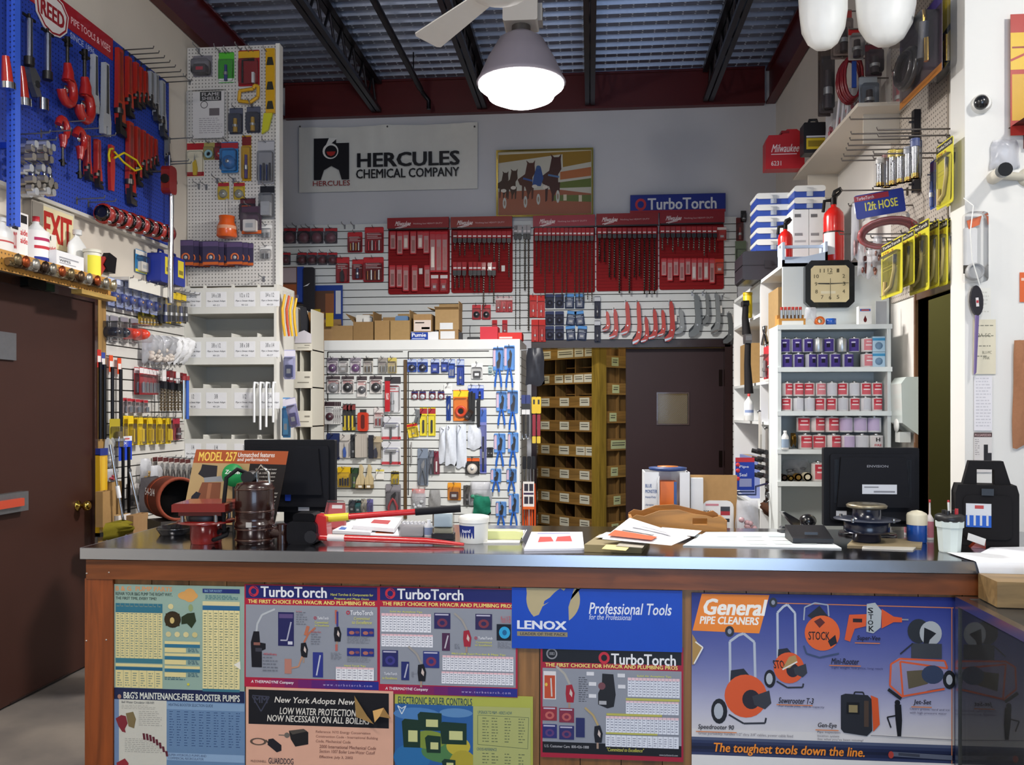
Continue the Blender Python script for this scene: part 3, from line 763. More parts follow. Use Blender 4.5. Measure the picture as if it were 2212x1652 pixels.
for i,x in enumerate((849,864,877,893,908,921)):
	sleeve(BW,(x-6.5,500,x+6.5,(539,550,539,549,538,548)[i]),'short clear-fronted blade sleeve hanging in the upper row beside the round hole saws',G1+' above',off=.05,hot=i in(2,4))
for i,x in enumerate((935,948,961)):sleeve(BW,(x-6.5,500,x+6.5,588),'tall narrow blade sleeve on the red board full of blade sleeves',G1+' tall',off=.05,hot=i==0)
for i,x in enumerate((848,863,877,896,923)):
	sleeve(BW,(x-6.5,573,x+6.5,(621,621,629,629,621)[i]),'clear blade sleeve in the lower row of the blade sleeve board',G1+' below',off=.05)
for x in(939,959):pack(BW,(x-8,593,x+8,630),'small red carded pack at the foot of the blade sleeve board','small red packs on the blade board',card='c0333a',head='e3dcdc',kind='box',ccol='9a2a30',off=.03)
MB().box(-.016,.016,-.002,0,0,.055,'e6e4df','pa').build('price_tag',loc=BW.pt(909,592,.03),label='small white price tag on the blade sleeve board',category='tag')
MB().box(-.016,.016,-.002,0,0,.055,'e6e4df','pa').build('price_tag',loc=BW.pt(1087,586,.03),label='small white price tag on the short bit board',category='tag')
G2='short bits on the second red board'
tips=[541,553,553,540,551,563,552,551,567,585,540,600]
for i in range(12):
	x=983+i*10.6; drill(BW,x,499,524,tips[i],10,'short drill bit with red sleeve in the upper row, two-row bit board',G2+' above',shiny=i==0,off=.08)
for i,(x,tp)in enumerate(((983,624),(992,622),(1003,623),(1017,622),(1026,630),(1035,630),(1045,668),(1058,630),(1067,655))):
	drill(BW,x,566,595,tp,10,'drill bit in the lower row of the two-row bit board',G2+' below',shiny=i in(1,6,7),off=.08,r=.012 if i in(4,7)else None)
for i,(x,tp)in enumerate(((1114,712),(1123,712),(1134,628),(1142,715))):
	drill(BW,x,486,516,tp,9,'very long drill bit hanging on the bare slats between two red boards','long bits between the red boards',shiny=True,off=.03,scol='b9b4b4',r=.006 if i<2 else .011)
for i in range(14):
	x=1159+i*9.2; drill(BW,x,492,520,(575,592,646,588,638,589,648,649,588,640,652,650,648,652)[i],8.6,'long drill bit on the board beneath the painting','long bits on the third red board',shiny=i in(3,7,8,13),off=.08,r=.007)
for i in range(12):
	x=1295+i*10.8; drill(BW,x,492,514,(565,567,600,600,634,598,634,600,598,636,636,636)[i],9.5,'black auger bit on the board beneath the blue sign','auger bits on the fourth red board',shiny=i in(2,6),off=.08,r=.011,col='4d4843')
for i in range(11):
	x=1431+i*11.3; drill(BW,x,489,513,(541,530,545,533,541,541,541,541,553,545,545)[i],10.5,'short drill bit in the upper row of the last red board','bits on the fifth red board',shiny=i in(1,2,4),off=.08)
for i in range(9):
	x=1434+i*13; sleeve(BW,(x-6,558,x+6,(596,607,596,607,594,606,606,605,612)[i]),'pale red blade sleeve in the lower row of the last red board','sleeves on the fifth red board',off=.05,hot=i in(5,7))
pack(BW,(1549,490,1569,519),'small red and white pack at the top edge of the last red board',card='c23a36',head='e8e0dc',kind='box',ccol='a62a28',off=.06)
pack(BW,(1544,559,1563,591),'small orange-red pack at the end of the last red board',card='c0402f',kind='box',ccol='b0432c',off=.06)

# round hole saws and carded sets left of the boards
for i,x in enumerate((626,657,685,715)):
	pack(BW,(x-13,492,x+14,526),'round hole saw in a clear clamshell, upper row beside the red boards','hole saws in the upper row',name='hole_saw_pack',card='5d5560',head='b8333a',kind='dome',ccol='6e4450',d=.05,hk=HKB,n=1,bm='cl')
for i,x in enumerate((618,653,675,697,719)):
	pack(BW,(x-10,545,x+10,572),'round hole saw in a clear clamshell, lower row above the blue box','hole saws in the lower row',name='hole_saw_pack',card='5d5560',head='b8333a',kind='dome',ccol='5e2f38',d=.05,hk=HKB)
for bx,lb,kd,cc in(((751,501,783,545),'red carded bit set with brass coloured bits','bits','a8783c'),((788,490,829,546),'wide red clamshell bit set at the top beside the blade board','bits','a83038'),
					   ((726,555,755,611),'red blister card with a black handled tool','knife','24222a'),((761,560,785,604),'dark red carded tool between two larger red packs','bar','3a3c60'),((785,555,829,609),'wide red clamshell of mixed bits, beneath the other wide one','bits','7a4a28')):
	pack(BW,bx,lb,card='96222a',head='c4363c',kind=kd,ccol=cc,d=.035,lines='d8c0c0',hk=HKB)
# red packs under the boards
for x in(1029,1050):pack(BW,(x-9,658,x+10,690),'red pack with a black socket hanging above the red boxes','red socket packs',card='b83038',head='d24a50',kind='round',ccol='1c1a20',hk=HKB)
for x in(1077,1089,1101):pack(BW,(x-6,641,x+6,674),'narrow pinkish red pack under the two-row bit board','narrow red packs',card='c93f45',head='e2d6d4',kind='bar',ccol='a82a30',hk=HKB)
for x in(1068,1090):pack(BW,(x-5,691,x+6,724),'narrow red pack hanging low behind the red box','low narrow red packs',card='c0373c',kind='bar',ccol='b02a30')
for k,(x,y)in enumerate(((1152,637),(1169,638),(1156,690),(1171,690))):
	pack(BW,(x-8,y,x+8,y+48),'slim bright red carded pack beside the dark blue packs','slim red packs',card='cf3a36',kind='bar',ccol='d8524a',hk=HKB if k<2 else None)
for r,y in enumerate((635,672,704)):
	for cx in(1187,1208):pack(BW,(cx-9,y,cx+10,y+30),'small dark navy clamshell in the grid of blue packs','navy packs in the grid',card='23294a',head='3a4468',kind='round',ccol='15182c',col2='5a5f78')
	for cx in(1230,1252):pack(BW,(cx-10+r*2,y-1,cx+10+r*2,y+31),'small light blue and navy pack in the grid of blue packs','light blue packs in the grid',card='1f3358',head='5f9ad8',lines='dfe8f2',kind='box',ccol='2a3a60',tilt=(.0,.12,-.08)[r]*(1 if cx==1230 else-1))
for y in(640,692):pack(BW,(1284,y,1297,y+46),'narrow black clamshell stack between the blue packs and red tubing cutters','narrow black clamshells',card='262b40',head='c9ccd2',kind='bar',ccol='1a1d2c',n=2,d=.016)

# tubing cutters (red) and grey ones along the bottom slats
def cutter(W,bx,label,group,col,jaw='2a2a2e',off=.03,flip=1,blade=True):
	c,w,h=W.box(*bx,off); e=thing('tubing_cutter',label,'tool',c,W.rot,group); f=flip
	g=[(.0,.98),(.2,1.0),(.36,.86),(.44,.55),(.5,.32),(.34,.1),(-.05,.0),(-.42,.0),(-.46,.09),(-.12,.19),(.02,.32),(.06,.5),(-.02,.8)]
	MB().prism([(x*w*f,z*h)for x,z in g],-.03,-.002,col,'pl').build('handle',e)
	g=[(-.42,.07),(-.45,.16),(-.2,.24),(.12,.34),(.14,.28),(-.1,.16)]
	MB().prism([(x*w*f,z*h)for x,z in g],-.024,-.008,jaw,'me').build('jaw',e)
	if blade:MB().prism([(x*w*f,z*h)for x,z in((-.44,.0),(.1,.06),(.25,.12),(-.2,.08),(-.46,.06))],-.034,-.03,'d3d6d8','ch').build('blade',e)
	MB().cyl((w*.2*f,-.032,h*.28),(w*.2*f,0,h*.28),w*.07,n=8,col='b8babd',mat='me').build('pivot',e); return e
for i,bx in enumerate(((1300,673,1318,716),(1315,668,1336,732),(1340,652,1362,724),(1365,652,1386,744),(1383,685,1402,740),(1400,668,1421,733),(1419,670,1438,727),(1434,651,1458,738))):
	cutter(BW,bx,'red ratchet tubing cutter hanging above the brown door','red tubing cutters','ae2415' if i%3 else 'b83020'); hook(BW,(bx[0]+bx[2])/2,bx[1]+2,.06,*HKB)
for i,bx in enumerate(((1456,668,1478,722),(1486,636,1514,728),(1516,634,1532,700),(1534,634,1556,722),(1560,676,1584,742))):
	cutter(BW,bx,'grey metal tubing cutter hanging above the brown door','grey tubing cutters',('8b8f90','6d7376','75797a','83888a','5c6062')[i],'3a3c3e',blade=i in(0,3)); hook(BW,(bx[0]+bx[2])/2,bx[1]+2,.06,*HKB)
for bx in((1552,660,1560,676),(1577,680,1585,697),(1452,680,1462,694),(1391,700,1402,714)):
	c,w,h=BW.box(*bx,.05); MB().box(-w/2,w/2,-.001,0,0,h,'dcd8d2','pa').build('price_tag',loc=c,label='small white price tag tied to a tubing cutter',category='tag',group='tags on the cutters')
for x,y in((640,490),(668,492),(745,488),(765,488),(1495,632),(1518,632),(1560,640)):hook(BW,x,y,.11,*HKB)
# tools at the dark end of the slatwall
for i,(bx,cc)in enumerate((((1590,470,1606,520),'8a2a2a'),((1588,520,1612,590),'4f6a48'),((1600,455,1612,480),'2b2b2e'))):
	pack(BW,bx,('red handled tool pack at the far end of the slatwall','green and tan bag of fittings at the far end of the slatwall','dark tool at the upper end of the slatwall')[i],card=('6a3030','6f7d68','3a3a3c')[i],kind='bar',ccol=cc,d=.03)

# ================================================================ slatwall cabinet in front of the back wall
MY=7.2; mx0,mx1=X(676,MY),X(1123,MY); MZ=2.125
MW=Wall('Y',MY); mc=(mx0+mx1)/2; mw=mx1-mx0
e=thing('slatwall_cabinet','white slatwall display cabinet with boxes standing on its top','cabinet',(mc,MY,0))
MB().box(-mw/2,mw/2-.0,.02,BY-MY-.04,0,MZ-.085,'d4d5d2','wl').build('body',e)
MB().box(-mw/2,mw/2,-.002,BY-MY-.04,MZ-.085,MZ,'e2e3e1','wl').build('top_cap',e)
MB().box(mw/2-.042,mw/2,-.006,.02,0,MZ-.085,'e2e3df','wl').build('corner_post',e)
n=int((MZ-.085-.4)/.07); sm=MB().box(-mw/2,mw/2-.043,.004,.0199,.004,.066,'d8dad7','wl').mesh('slat')
MB().box(-mw/2,mw/2-.043,.0185,.02,0.5,MZ-.085,'4a4744','pa').build('backing_board',e)
for i in range(n):
	o=bpy.data.objects.new('slat',sm); COL.objects.link(o); o.parent=e; o.location=(0,0,MZ-.085-(i+1)*.07)
sm2=MB().box(0,.006,.04,BY-MY-.06,.004,.066,'cfd1ce','wl').mesh('slat')
for i in range(n):
	o=bpy.data.objects.new('slat',sm2); COL.objects.link(o); o.parent=e; o.location=(mw/2,0,MZ-.085-(i+1)*.07)
rx=X(876,MY)-mc
MB().box(rx-.013,rx+.013,-.012,.004,.6,MZ-.17,'5a4326','wz').build('rail',e)
for a,b in((708,870),(882,1056)):
	u0,u1=X(a,MY)-mc,X(b,MY)-mc; zt=MW.pt(880,759).z
	MB().box(u0,u1,.0,.004,zt-.004,zt+.004,'33312f').box(u0-.004,u0+.004,.0,.004,.8,zt,'33312f').build('door_outline',e)
MS=Wall('Y',MY-.0)
HKM=('wire peg hook on the slatwall cabinet','peg hooks on the slatwall cabinet')
# ---- boxes on top of it
TB=Wall('Y',7.28)
carton(TB,(677,697,718,735),.28,'low brown carton with a paper tag beside the blue panel',z=MZ,open_=[('b',-.3,.06)],patch=[(.25,.5,.5,.8,'d8d4cc')])
carton(TB,(718,704,762,735),.26,'small brown carton next to the carton full of white packs',z=MZ,col='a37c49')
carton(TB,(763,695,806,735),.3,'open brown carton filled with white packs',z=MZ,col='96703f',open_=[('l',.75,.1),('r',0,.09),('b',.1,.1)])
MB().rbox(-.075,.05,.0,.1,0,.1,'dcdad4','pa',.01).box(-.0,.075,-.03,.0,.02,.075,'e6e4de','pa').build('white_packs',loc=TB.pt(786,697,-.08)+Vector((0,.02,-.03)),label='white paper packs sticking out of the open carton',category='pack')
carton(TB,(809,692,841,735),.3,'brown carton standing between two open cartons',z=MZ,col='ab824c',open_=[('b',.1,.06)])
carton(TB,(843,692,885,735),.3,'open brown carton with something blue inside',z=MZ,col='b08a52',open_=[('r',.0,.09),('b',.0,.09)])
MB().rbox(-.06,.06,0,.1,0,.06,'5a7ea6','pl',.02).build('blue_pack',loc=TB.pt(868,697,-.05),label='blue plastic pack inside an open carton',category='pack')
pm=carton(TB,(888,717,947,735),.12,'flat blue and white pumice box under a labelled carton',col='e4e4e6',z=MZ,name='pumice_box',mat='pa')
c,w,h=TB.box(888,717,947,735); MB().box(-w/2,w*.12,-.001,0,.004,h,'24429c','pa').text('Pumie',-w*.47,w*.05,h*.45,h*.9,-.0016,'f0f0f2','pa',.03).box(-w*.46,w*.0,-.0014,-.001,h*.2,h*.28,'c8d0e6','pa').build('print',pm)
carton(TB,(893,679,932,717),.18,'square carton with a white printed label on its front',z=TB.pt(912,717).z,patch=[(.03,.06,.97,.68,'d9c9bf'),(.1,.5,.6,.56,'8a3a34'),(.45,.16,.9,.28,'a8544a')],col='b08550')
carton(TB,(948,713,990,734),.2,'small flat carton with a white label at the bottom of the stack',z=MZ,patch=[(.08,.15,.82,.9,'dedede')])
carton(TB,(940,668,991,712),.2,'tall brown carton with raised flaps on the stack',z=TB.pt(965,712).z,col='b38d58',open_=[('b',0,.07),('l',1.3,.07),('r',.0,.07),('f',1.2,.05)],patch=[(.2,.02,.75,.34,'dcdee0')])
MB().rbox(-.025,.025,0,.05,0,.07,'16161a','pl',.005).build('small_black_box',loc=(TB.pt(991,733).x,7.3,MZ),label='small black box beside the carton stack',category='box')
MB().rbox(-.055,.055,0,.05,0,.03,'16161a','pl',.01).tube([(-.03,.02,.02),(-.035,.02,.09),(-.03,.02,.13)],.003,5,'222226').build('radio_handset',loc=(TB.pt(1022,733).x,7.3,MZ),label='low black device with a thin antenna on the cabinet',category='device')
rb=carton(TB,(1037,706,1075,734),.18,'red cardboard tool box leaning on top of the cabinet',col='cc3c48',z=MZ,name='red_box',mat='pa')
rb=carton(TB,(1076,719,1127,735),.2,'flat red and white tool box at the end of the cabinet top',col='d23a36',z=MZ,name='red_box',mat='pa',patch=[(.05,.2,.6,.45,'e6d0cc')])

# ================================================================ stock on the slatwall cabinet
def mp(bx,label,**k):
	k.setdefault('hk',HKM); k.setdefault('off',.008); return pack(MW,bx,label,**k)
for i,(a,b)in enumerate(((707,730),(732,753),(757,780),(785,806),(817,837),(838,857))):
	mp((a,772,b,806),('purple and white carded hose washers, top row','white card with grey clips, top row of the cabinet','purple and pale carded washers beside the clips','card of small brass parts in the top row','grey blister of screws in the top row','tan and yellow carded pack ending the top row')[i],
	   card=('cfc6cc','d8d6d2','cdc4ca','cfc9bf','b8b3aa','b9a878')[i],head=('6a6470','3a3a3e','8a848e','3a3836','96908a','c8b860')[i],kind=('round','box','round','bits','bits','bits')[i],ccol=('5a3f66','8d8a88','6a4a74','7a6a58','8a8378','8c8468')[i],lines='8a7a80')
for i,(a,b)in enumerate(((706,735),(738,765),(771,793),(799,826))):
	mp((a,811,b,849+(8 if i==2 else 0)),('red striped white card with a grey faucet knob, first of four','red striped white card with a black faucet knob','narrow white card with a spring and dark knob','red striped white card with a black star knob')[i],card='e4dfdb',head='4a4246',foot=None,kind='round',ccol=('8f8f92','2c2c30','55555a','2a2a2e')[i],lines='c03a40')
mp((831,811,866,891),'tall red and grey card with a long faucet tool',card='d9d9da',head='3e3c40',kind='bar',ccol='a8aaae',lines='b8323a',d=.03)
MB().box(-.022,.022,-.002,0,0,.26,'b5222c','pa').text('NO',-.012,.012,.1,.16,-.003,'f0e8e8','pa',.02).build('red_tag',loc=MW.pt(837,889,.045),label='tall red printed strip on the long faucet tool card',category='tag')
mp((701,866,724,916),'stack of white plumbing repair cards beside the yellow handled pliers',card='e0dedb',head='3c2a30',kind='round',ccol='4a2a34',n=4,d=.012,lines='8a8a90',step=.012)
for i in range(3):mp((741+i*8,872,752+i*8,930),'yellow and black gripped hand tool on a card',group='yellow gripped tools on the cabinet',card='2b2a2c',head='8a4040',foot='e8cf2c',kind='slot',ccol='e6cc2a',d=.025,name='carded_tool')
e=thing('tube_brush','red plastic pipe tool shaped like a slipper','tool',*[MW.box(774,884,797,931,.02)[0],0])
c,w,h=MW.box(774,884,797,931,.02)
MB().rbox(-w/2,w/2,-.03,0,0,h*.86,'c23418','gl',.02,3).build('body',e); MB().rbox(-w*.18,w*.18,-.031,-.028,h*.1,h*.76,'5a120c','pl',.02,3).build('slot',e); MB().box(-w*.3,w*.3,-.02,-.01,h*.86,h,'2a2a2c').build('hanger',e)
mp((808,880,830,922),'red and white striped card of fittings',card='e6dfdc',head='d8d2d0',kind='bits',ccol='b8383a',lines='c04a4a')
for y,lb in((899,'upper'),(953,'lower')):
	mp((824,y,866,y+51),lb+' of two white cards with red foot and a T-handle deburring tool',card='dfe0e2',head='d3d3d8',foot='b8303a',kind='hammer',ccol='4a4c50',lines='6a6aa0',d=.03)
mp((706,935,734,992),'blue handled basin tool on a grey card',card='23305e',kind='bar',ccol='1f3a9a',d=.03)
mp((733,938,757,989),'pale card with a blue utility knife',card='cfc9c2',kind='knife',ccol='2a5ab0',d=.02)
mp((757,938,770,989),'narrow black carded tool between pale cards',card='33353a',kind='bar',ccol='22242a')
mp((767,937,780,988),'fan of plain grey carded packs',card='b8b0a6',kind=None,n=4,d=.008,step=.016,blister=False)
mp((797,942,827,990),'tan card with a dark folding knife',card='b8a88c',kind='knife',ccol='23253a',d=.025)
MB().box(-.02,.02,-.02,0,0,.2,'1f2230','pl').build('knife_display',loc=MW.pt(802,990,.02),label='slim dark display strip beside the folding knife',category='display')
mp((729,1008,759,1052),'yellow carded set of blue thread sealers',card='e2b81c',kind='bits',ccol='27304e',col2='3a4466',d=.03)
mp((757,1010,775,1054),'dark green carded tool next to the yellow set',card='2f4a30',kind='bar',ccol='6a8a4a',d=.025)
for i,x in enumerate((780,798)):
	c,w,h=MW.box(x-11,1003,x+11,1054,.02); e=thing('shoe_horn_brush','pale wooden curved tool card beside the yellow set','tool',c,0,'pale wooden tools')
	MB().prism([(-w*.5,h*.12),(w*.4,h*.12),(w*.45,h*.4),(w*.2,h*.6),(w*.28,h*.85),(w*.1,h),(-w*.1,h),(-w*.16,h*.6),(-w*.4,h*.38)],-.02,0,'d6c296','wz').build('handle',e)
	MB().box(-w*.5,w*.45,-.024,.0,0,h*.16,'8a7650','pa').box(-w*.2,w*.15,-.0246,-.024,h*.03,h*.12,'e4dfd4','pa').build('box_foot',e)
mp((812,1013,830,1035),'small white tag card with a yellow edge',card='e6e5e0',head='d8c860',lines='7a7a70',blister=False)
mp((845,1018,862,1046),'yellow pack of putty sticks on black backing',card='c8ac2a',head='2a2a2c',kind='bits',ccol='d8c038')
mp((833,1045,866,1102),'grey blister with a black and red gripped tool',card='7d7a80',head='8d8a90',kind='pliers',ccol='b02a34',col2='2a2a2e',d=.03)
mp((754,1080,768,1106),'small black blister at the bottom row',card='3a3f48',kind='box',ccol='20242c')
mp((767,1080,781,1108),'small teal blister at the bottom row',card='1d6a6c',head='2a2a2e',kind='box',ccol='12565c')
mp((780,1078,793,1106),'beige gripped snips in the bottom row',card='b0aa9c',kind='pliers',ccol='7a7468')
mp((793,1078,806,1106),'purple blister at the end of the bottom row',card='6a66a0',kind='slot',ccol='4a4684')
# right half
for i,(a,b,y1)in enumerate(((880,900,803),(902,924,803),(931,949,806),(953,968,803),(969,983,815),(987,1003,831))):
	mp((a,776,b,y1),('square blue card with a black fitting, beside its twin','square blue card with a black fitting, beside the plain blue packs','plain dark blue carded pack','blue carded pack between plain and striped ones','blue card with two white rods','longest dark blue carded pack in the top row')[i],card=('2f57b8','2f57b8','24409c','27479e','2450b0','20409c')[i],head='b8c4de',kind=('round','round','box','box','bits','bar')[i],ccol=('1a2038','1a2038','24409a','2a4aa8','d8dde6','24409a')[i])
mp((1018,784,1043,818),'black and white carded hole cover',card='e0e0de',head='f0f0ee',kind='box',ccol='2a2a2c',col2='e8e8e6')
for x in(1020,1037):mp((x-9,832,x+8,862),'blue card holding a long black reamer',card='3450b0',group='blue cards with long black reamers',head='c8d0e4',blister=False,name='reamer_card',kind='bar',ccol='16161a')
for i,(x,y1)in enumerate(((1016,908),(1023,910),(1034,922))):MB().prism([(-.012,.0),(.012,.0),(.016,.24),(-.016,.24)],-.012,-.004,'141418','pl').build('reamer',loc=MW.pt(x,y1,.03),label='long black tapered reamer hanging under a blue card',category='tool',group='long black reamers')
for x in(896,913,934,953):mp((x-7,845,x+7,862),'tiny blue and red carded pack in a row of four',group='tiny blue and red packs',card='8a2a3a',head='2a3a70',kind='round',ccol='c8ccd4',d=.015)
mp((959,829,977,850),'white carded tag above the orange card',card='e9e9e6',lines='9a9a9a',blister=False)
mp((964,855,974,908),'slim blue scissors card hanging behind the orange card',card='203a80',kind='pliers',ccol='2a4a9a',blister=False,off=.004)
c=mp((979,842,1013,909),'orange card with a black staple tool and red ring',card='e07a20',head='e8d030',kind='wheel',ccol='c8401c',d=.025)
mp((1000,882,1012,905),'short black tool tied to the orange card',card='2a1a12',kind='bar',ccol='1a1210',off=.045,hk=None,tilt=.6)
mp((883,914,906,944),'yellow card with red header hanging tilted',card='e6cc24',head='c2302c',kind='bar',ccol='d8b820',tilt=-.18)
mp((893,884,905,914),'grey metal clamp above the tilted yellow card',card='6f7274',kind='knife',ccol='505457',blister=False,tilt=.3)
for x in(915,933):mp((x-8,880,x+8,941),'tall yellow card with red header and a black slotted file',group='tall yellow file cards',card='e8d62a',head='a8323a',kind='slot',ccol='1c1c1e',d=.018)
e=mp((1037,880,1051,1022),'long blue card with a black chain wrench handle',card='7b82c4',head='4a6ab8',foot='3a48a0',kind='bar',ccol='1a1c30',d=.02)
def bag(W,bx,label,group=None,tint='e9edf2',off=.01,d=.03,seed=1,fill=None,name='plastic_bag',head=None,mat='bg',cat='bag'):
	"""crumpled clear bag: pinched top, bulging wavy sides"""
	c,w,h=W.box(*bx,off); e=thing(name,label,cat,c,W.rot,group); r=random.Random(seed); nx,nz=6,8; v=[]
	ph=[r.uniform(0,6)for _ in range(4)]
	for sgn in(1,0):
		for j in range(nz+1):
			t=j/nz; ww=w/2*(1-.18*t**3+.04*math.sin(t*9+ph[0]))
			for i in range(nx+1):
				u=-1+2*i/nx; bul=math.sqrt(max(0,1-u*u))*math.sin(PI*min(1,.12+.88*(1-t)**.6))**.6
				y=-.001-sgn*(d*bul*(.75+.25*math.sin(5*u+7*t+ph[1])+.15*math.sin(11*u-9*t+ph[2])))
				v.append((u*ww,y,h*t+.01*math.sin(4*u+ph[3])*(1-t)))
	K=(nx+1)*(nz+1); fs=[]
	for b,fl in((0,False),(K,True)):
		for j in range(nz):
			for i in range(nx):
				q=b+j*(nx+1)+i; f=(q,q+1,q+nx+2,q+nx+1); fs.append(f[::-1]if fl else f)
	MB().add(v,fs,tint,mat,True).build('bag_film',e)
	if fill:
		m=MB()
		for i in range(7):m.ell((r.uniform(-.3,.3)*w,-d*.45,h*r.uniform(.12,.5)),w*.13,d*.3,h*.09,fill,'pl',6,4)
		m.build('filling',e)['kind']='stuff'
	if head:MB().box(-w*.42,w*.42,-.003,.0,h*.8,h,head,'pa').build('header_card',e)
	return e
for i,bx in enumerate(((948,922,972,1000),(962,918,986,1004),(985,916,1008,1010))):bag(MW,bx,'crumpled white disposable suit bag hanging among blue cards','white suit bags',seed=i,d=.05,mat='fa',tint='dfe5ef',off=.012+.05*(i%2)); hook(MW,(bx[0]+bx[2])/2,bx[1]+6,.12,*HKM)
bag(MW,(1010,918,1040,970),'small white folded bag next to the suit bags',seed=9,d=.05,mat='fa',tint='e2e7f0')
mp((902,968,925,1048),'tall grey blister with a long grey wrench',card='7f8a9c',kind='pliers',ccol='5a6068',d=.03)
mp((926,972,938,1024),'grey blister with black snips',card='6f7482',kind='pliers',ccol='2a2c32',d=.03)
mp((937,974,950,1024),'dark red and white carded tool by the grey blisters',card='7a2a3c',kind='slot',ccol='d8d4d4',d=.02)
mp((1005,988,1036,1024),'black and orange boxed strap tool',card='22201f',head='d8602a',kind='round',ccol='d8d0c4',d=.03)
mp((967,1042,996,1080),'orange card with a small black window',card='e08e22',head='e8a030',kind='box',ccol='4a2418')
bag(MW,(888,1056,920,1103),'clear bag of fittings with an orange-red header',seed=4,head='d8402a',fill='b8bcc0',d=.04)
bag(MW,(926,1058,952,1098),'grey rubber gloves bag hanging low',seed=5,tint='9a9a9a',d=.04,mat='fa')
mp((1001,1048,1018,1090),'dark blister with a black clamp tool',card='4a4846',kind='bar',ccol='1e1e20')
bag(MW,(1013,1040,1062,1090),'large clear bag holding green scouring pads',seed=6,fill='3a8a70',d=.07)
bag(MW,(1022,1072,1060,1112),'lower bag of dark green scrub pads',seed=8,off=.085,tint='2a7a62',d=.06,mat='fa')
MB().box(-.005,.005,-.01,0,0,.18,'d8dade','ch').build('putty_blade',loc=MW.pt(889,1000,.02),label='single thin steel blade hanging on the slats',category='tool')
# tongue and groove pliers on blue cards at the cabinet's right edge
def plier_card(bx,label,group,n2=1,w2='2f7ad0'):
	c,w,h=MW.box(*bx,.012); e=thing('pliers_card',label,'pliers',c,0,group); cz=h*.42
	MB().rbox(-w*.5,w*.5,-.002,0,cz,h,'5d97dd','pa',.006,1).box(-w*.46,-w*.26,-.0026,-.002,cz+h*.1,h*.95,'d6b8cc','pa').build('card',e)
	for s in(-1,1):
		MB().tube([(s*w*.30,-.014,0),(s*w*.27,-.014,h*.16),(s*w*.14,-.014,h*.38),(s*w*.04,-.014,h*.5)],[w*.09,w*.1,w*.09,w*.07],6,'1c62c4','pl').build('grip',e)
	MB().prism([(-w*.12,h*.46),(w*.12,h*.46),(w*.2,h*.62),(w*.26,h*.8),(w*.1,h*.9),(-.0,h*.84),(w*.04,h*.7),(-w*.16,h*.62)],-.02,-.006,'35373c','me').build('jaws',e)
	MB().rbox(-w*.47,w*.47,-.03,-.002,cz+h*.02,h*.97,'ffffff','cl',.006,1).build('blister',e)
	return e
for i,bx in enumerate(((1065,750,1088,836),(1089,746,1112,837),(1072,845,1095,918),(1096,843,1119,928),(1067,936,1092,1007),(1097,934,1120,1007),(1060,1012,1083,1062),(1094,1012,1116,1062),(1071,1083,1094,1137),(1099,1066,1121,1137))):
	plier_card(bx,'blue handled pliers on a blue card along the cabinet edge','blue handled pliers on cards'); hook(MW,(bx[0]+bx[2])/2,bx[1]+3,.06,*HKM)
for x,y in((1059,790),(1070,792)):mp((x-4,y,x+4,y+18),'tiny clear pack beside the blue pliers',group='tiny clear packs',card='a8c0c0',kind='round',ccol='6a8088',d=.01,hk=None)
for x in(1056,1062):mp((x-4,966,x+3,986),'tiny black pack beside the blue pliers',group='tiny black packs',card='2a2a2c',kind='round',ccol='4a4a4c',d=.01,hk=None)
# tools on the cabinet's end face (hang out over the doorway)
EX=mx1+.012
def endthing(px,y0,y1,Y):p0=onY(px,y1,Y); p1=onY(px,y0,Y); return p0,p1.z-p0.z
ew=Wall('Y',7.26)  # tools hang off the end face
bag(ew,(1136,752,1176,832),'black coveralls in a clear bag hanging at the cabinet end',tint='2e3038',mat='pl',d=.06,seed=3)
p=ew.pt(1156,756,.01); tag(MB().tube([(mx1+.006-p.x,0,0),(.02,0,.004),(.024,0,.018)],.004,5,'9a9da2','me').build('peg_hook',loc=p),'wire hook on the cabinet end holding the black coveralls','hook')
for i,x in enumerate((1132,1141)):
	c,w,h=ew.box(x-5,853,x+5,958); e=thing('grabber_tool','black and grey pick-up tool with blue cap at the cabinet end','tool',c,0,'black pick-up tools')
	MB().rbox(-w*.5,w*.5,-.03,0,h*.82,h,'2a3670','pl',.006).build('cap',e); MB().rbox(-w*.45,w*.45,-.03,0,h*.6,h*.82,'26272a','pl',.006).box(-w*.42,w*.42,-.031,-.03,h*.6,h*.7,'d8d8d8','pa').build('handle',e)
	MB().cyl((0,-.015,h*.14),(0,-.015,h*.6),w*.16,n=6,col='2c2c2e',mat='pl').build('shaft',e); MB().tube([(-w*.3,-.015,h*.2),(-w*.35,-.015,h*.12),(0,-.015,h*.08),(w*.35,-.015,h*.12),(w*.3,-.015,h*.2)],w*.12,6,'d8dade','ch').build('claw',e)
for i,x in enumerate((1154,1164)):
	c,w,h=ew.box(x-5,857,x+5,957); e=thing('spirit_gauge','yellow and red telescoping tool at the cabinet end','tool',c,0,'yellow and red tools')
	MB().rbox(-w*.5,w*.5,-.03,0,h*.64,h,'d8b424','pl',.008).box(-w*.2,w*.2,-.031,-.03,h*.84,h*.94,'2a2a2a').build('yellow_head',e)
	MB().rbox(-w*.35,w*.35,-.025,0,h*.16,h*.62,'8c2030','pl',.006).build('red_grip',e); MB().rbox(-w*.4,w*.4,-.03,0,0,h*.15,'d8b83a','pl',.006).build('yellow_tip',e)
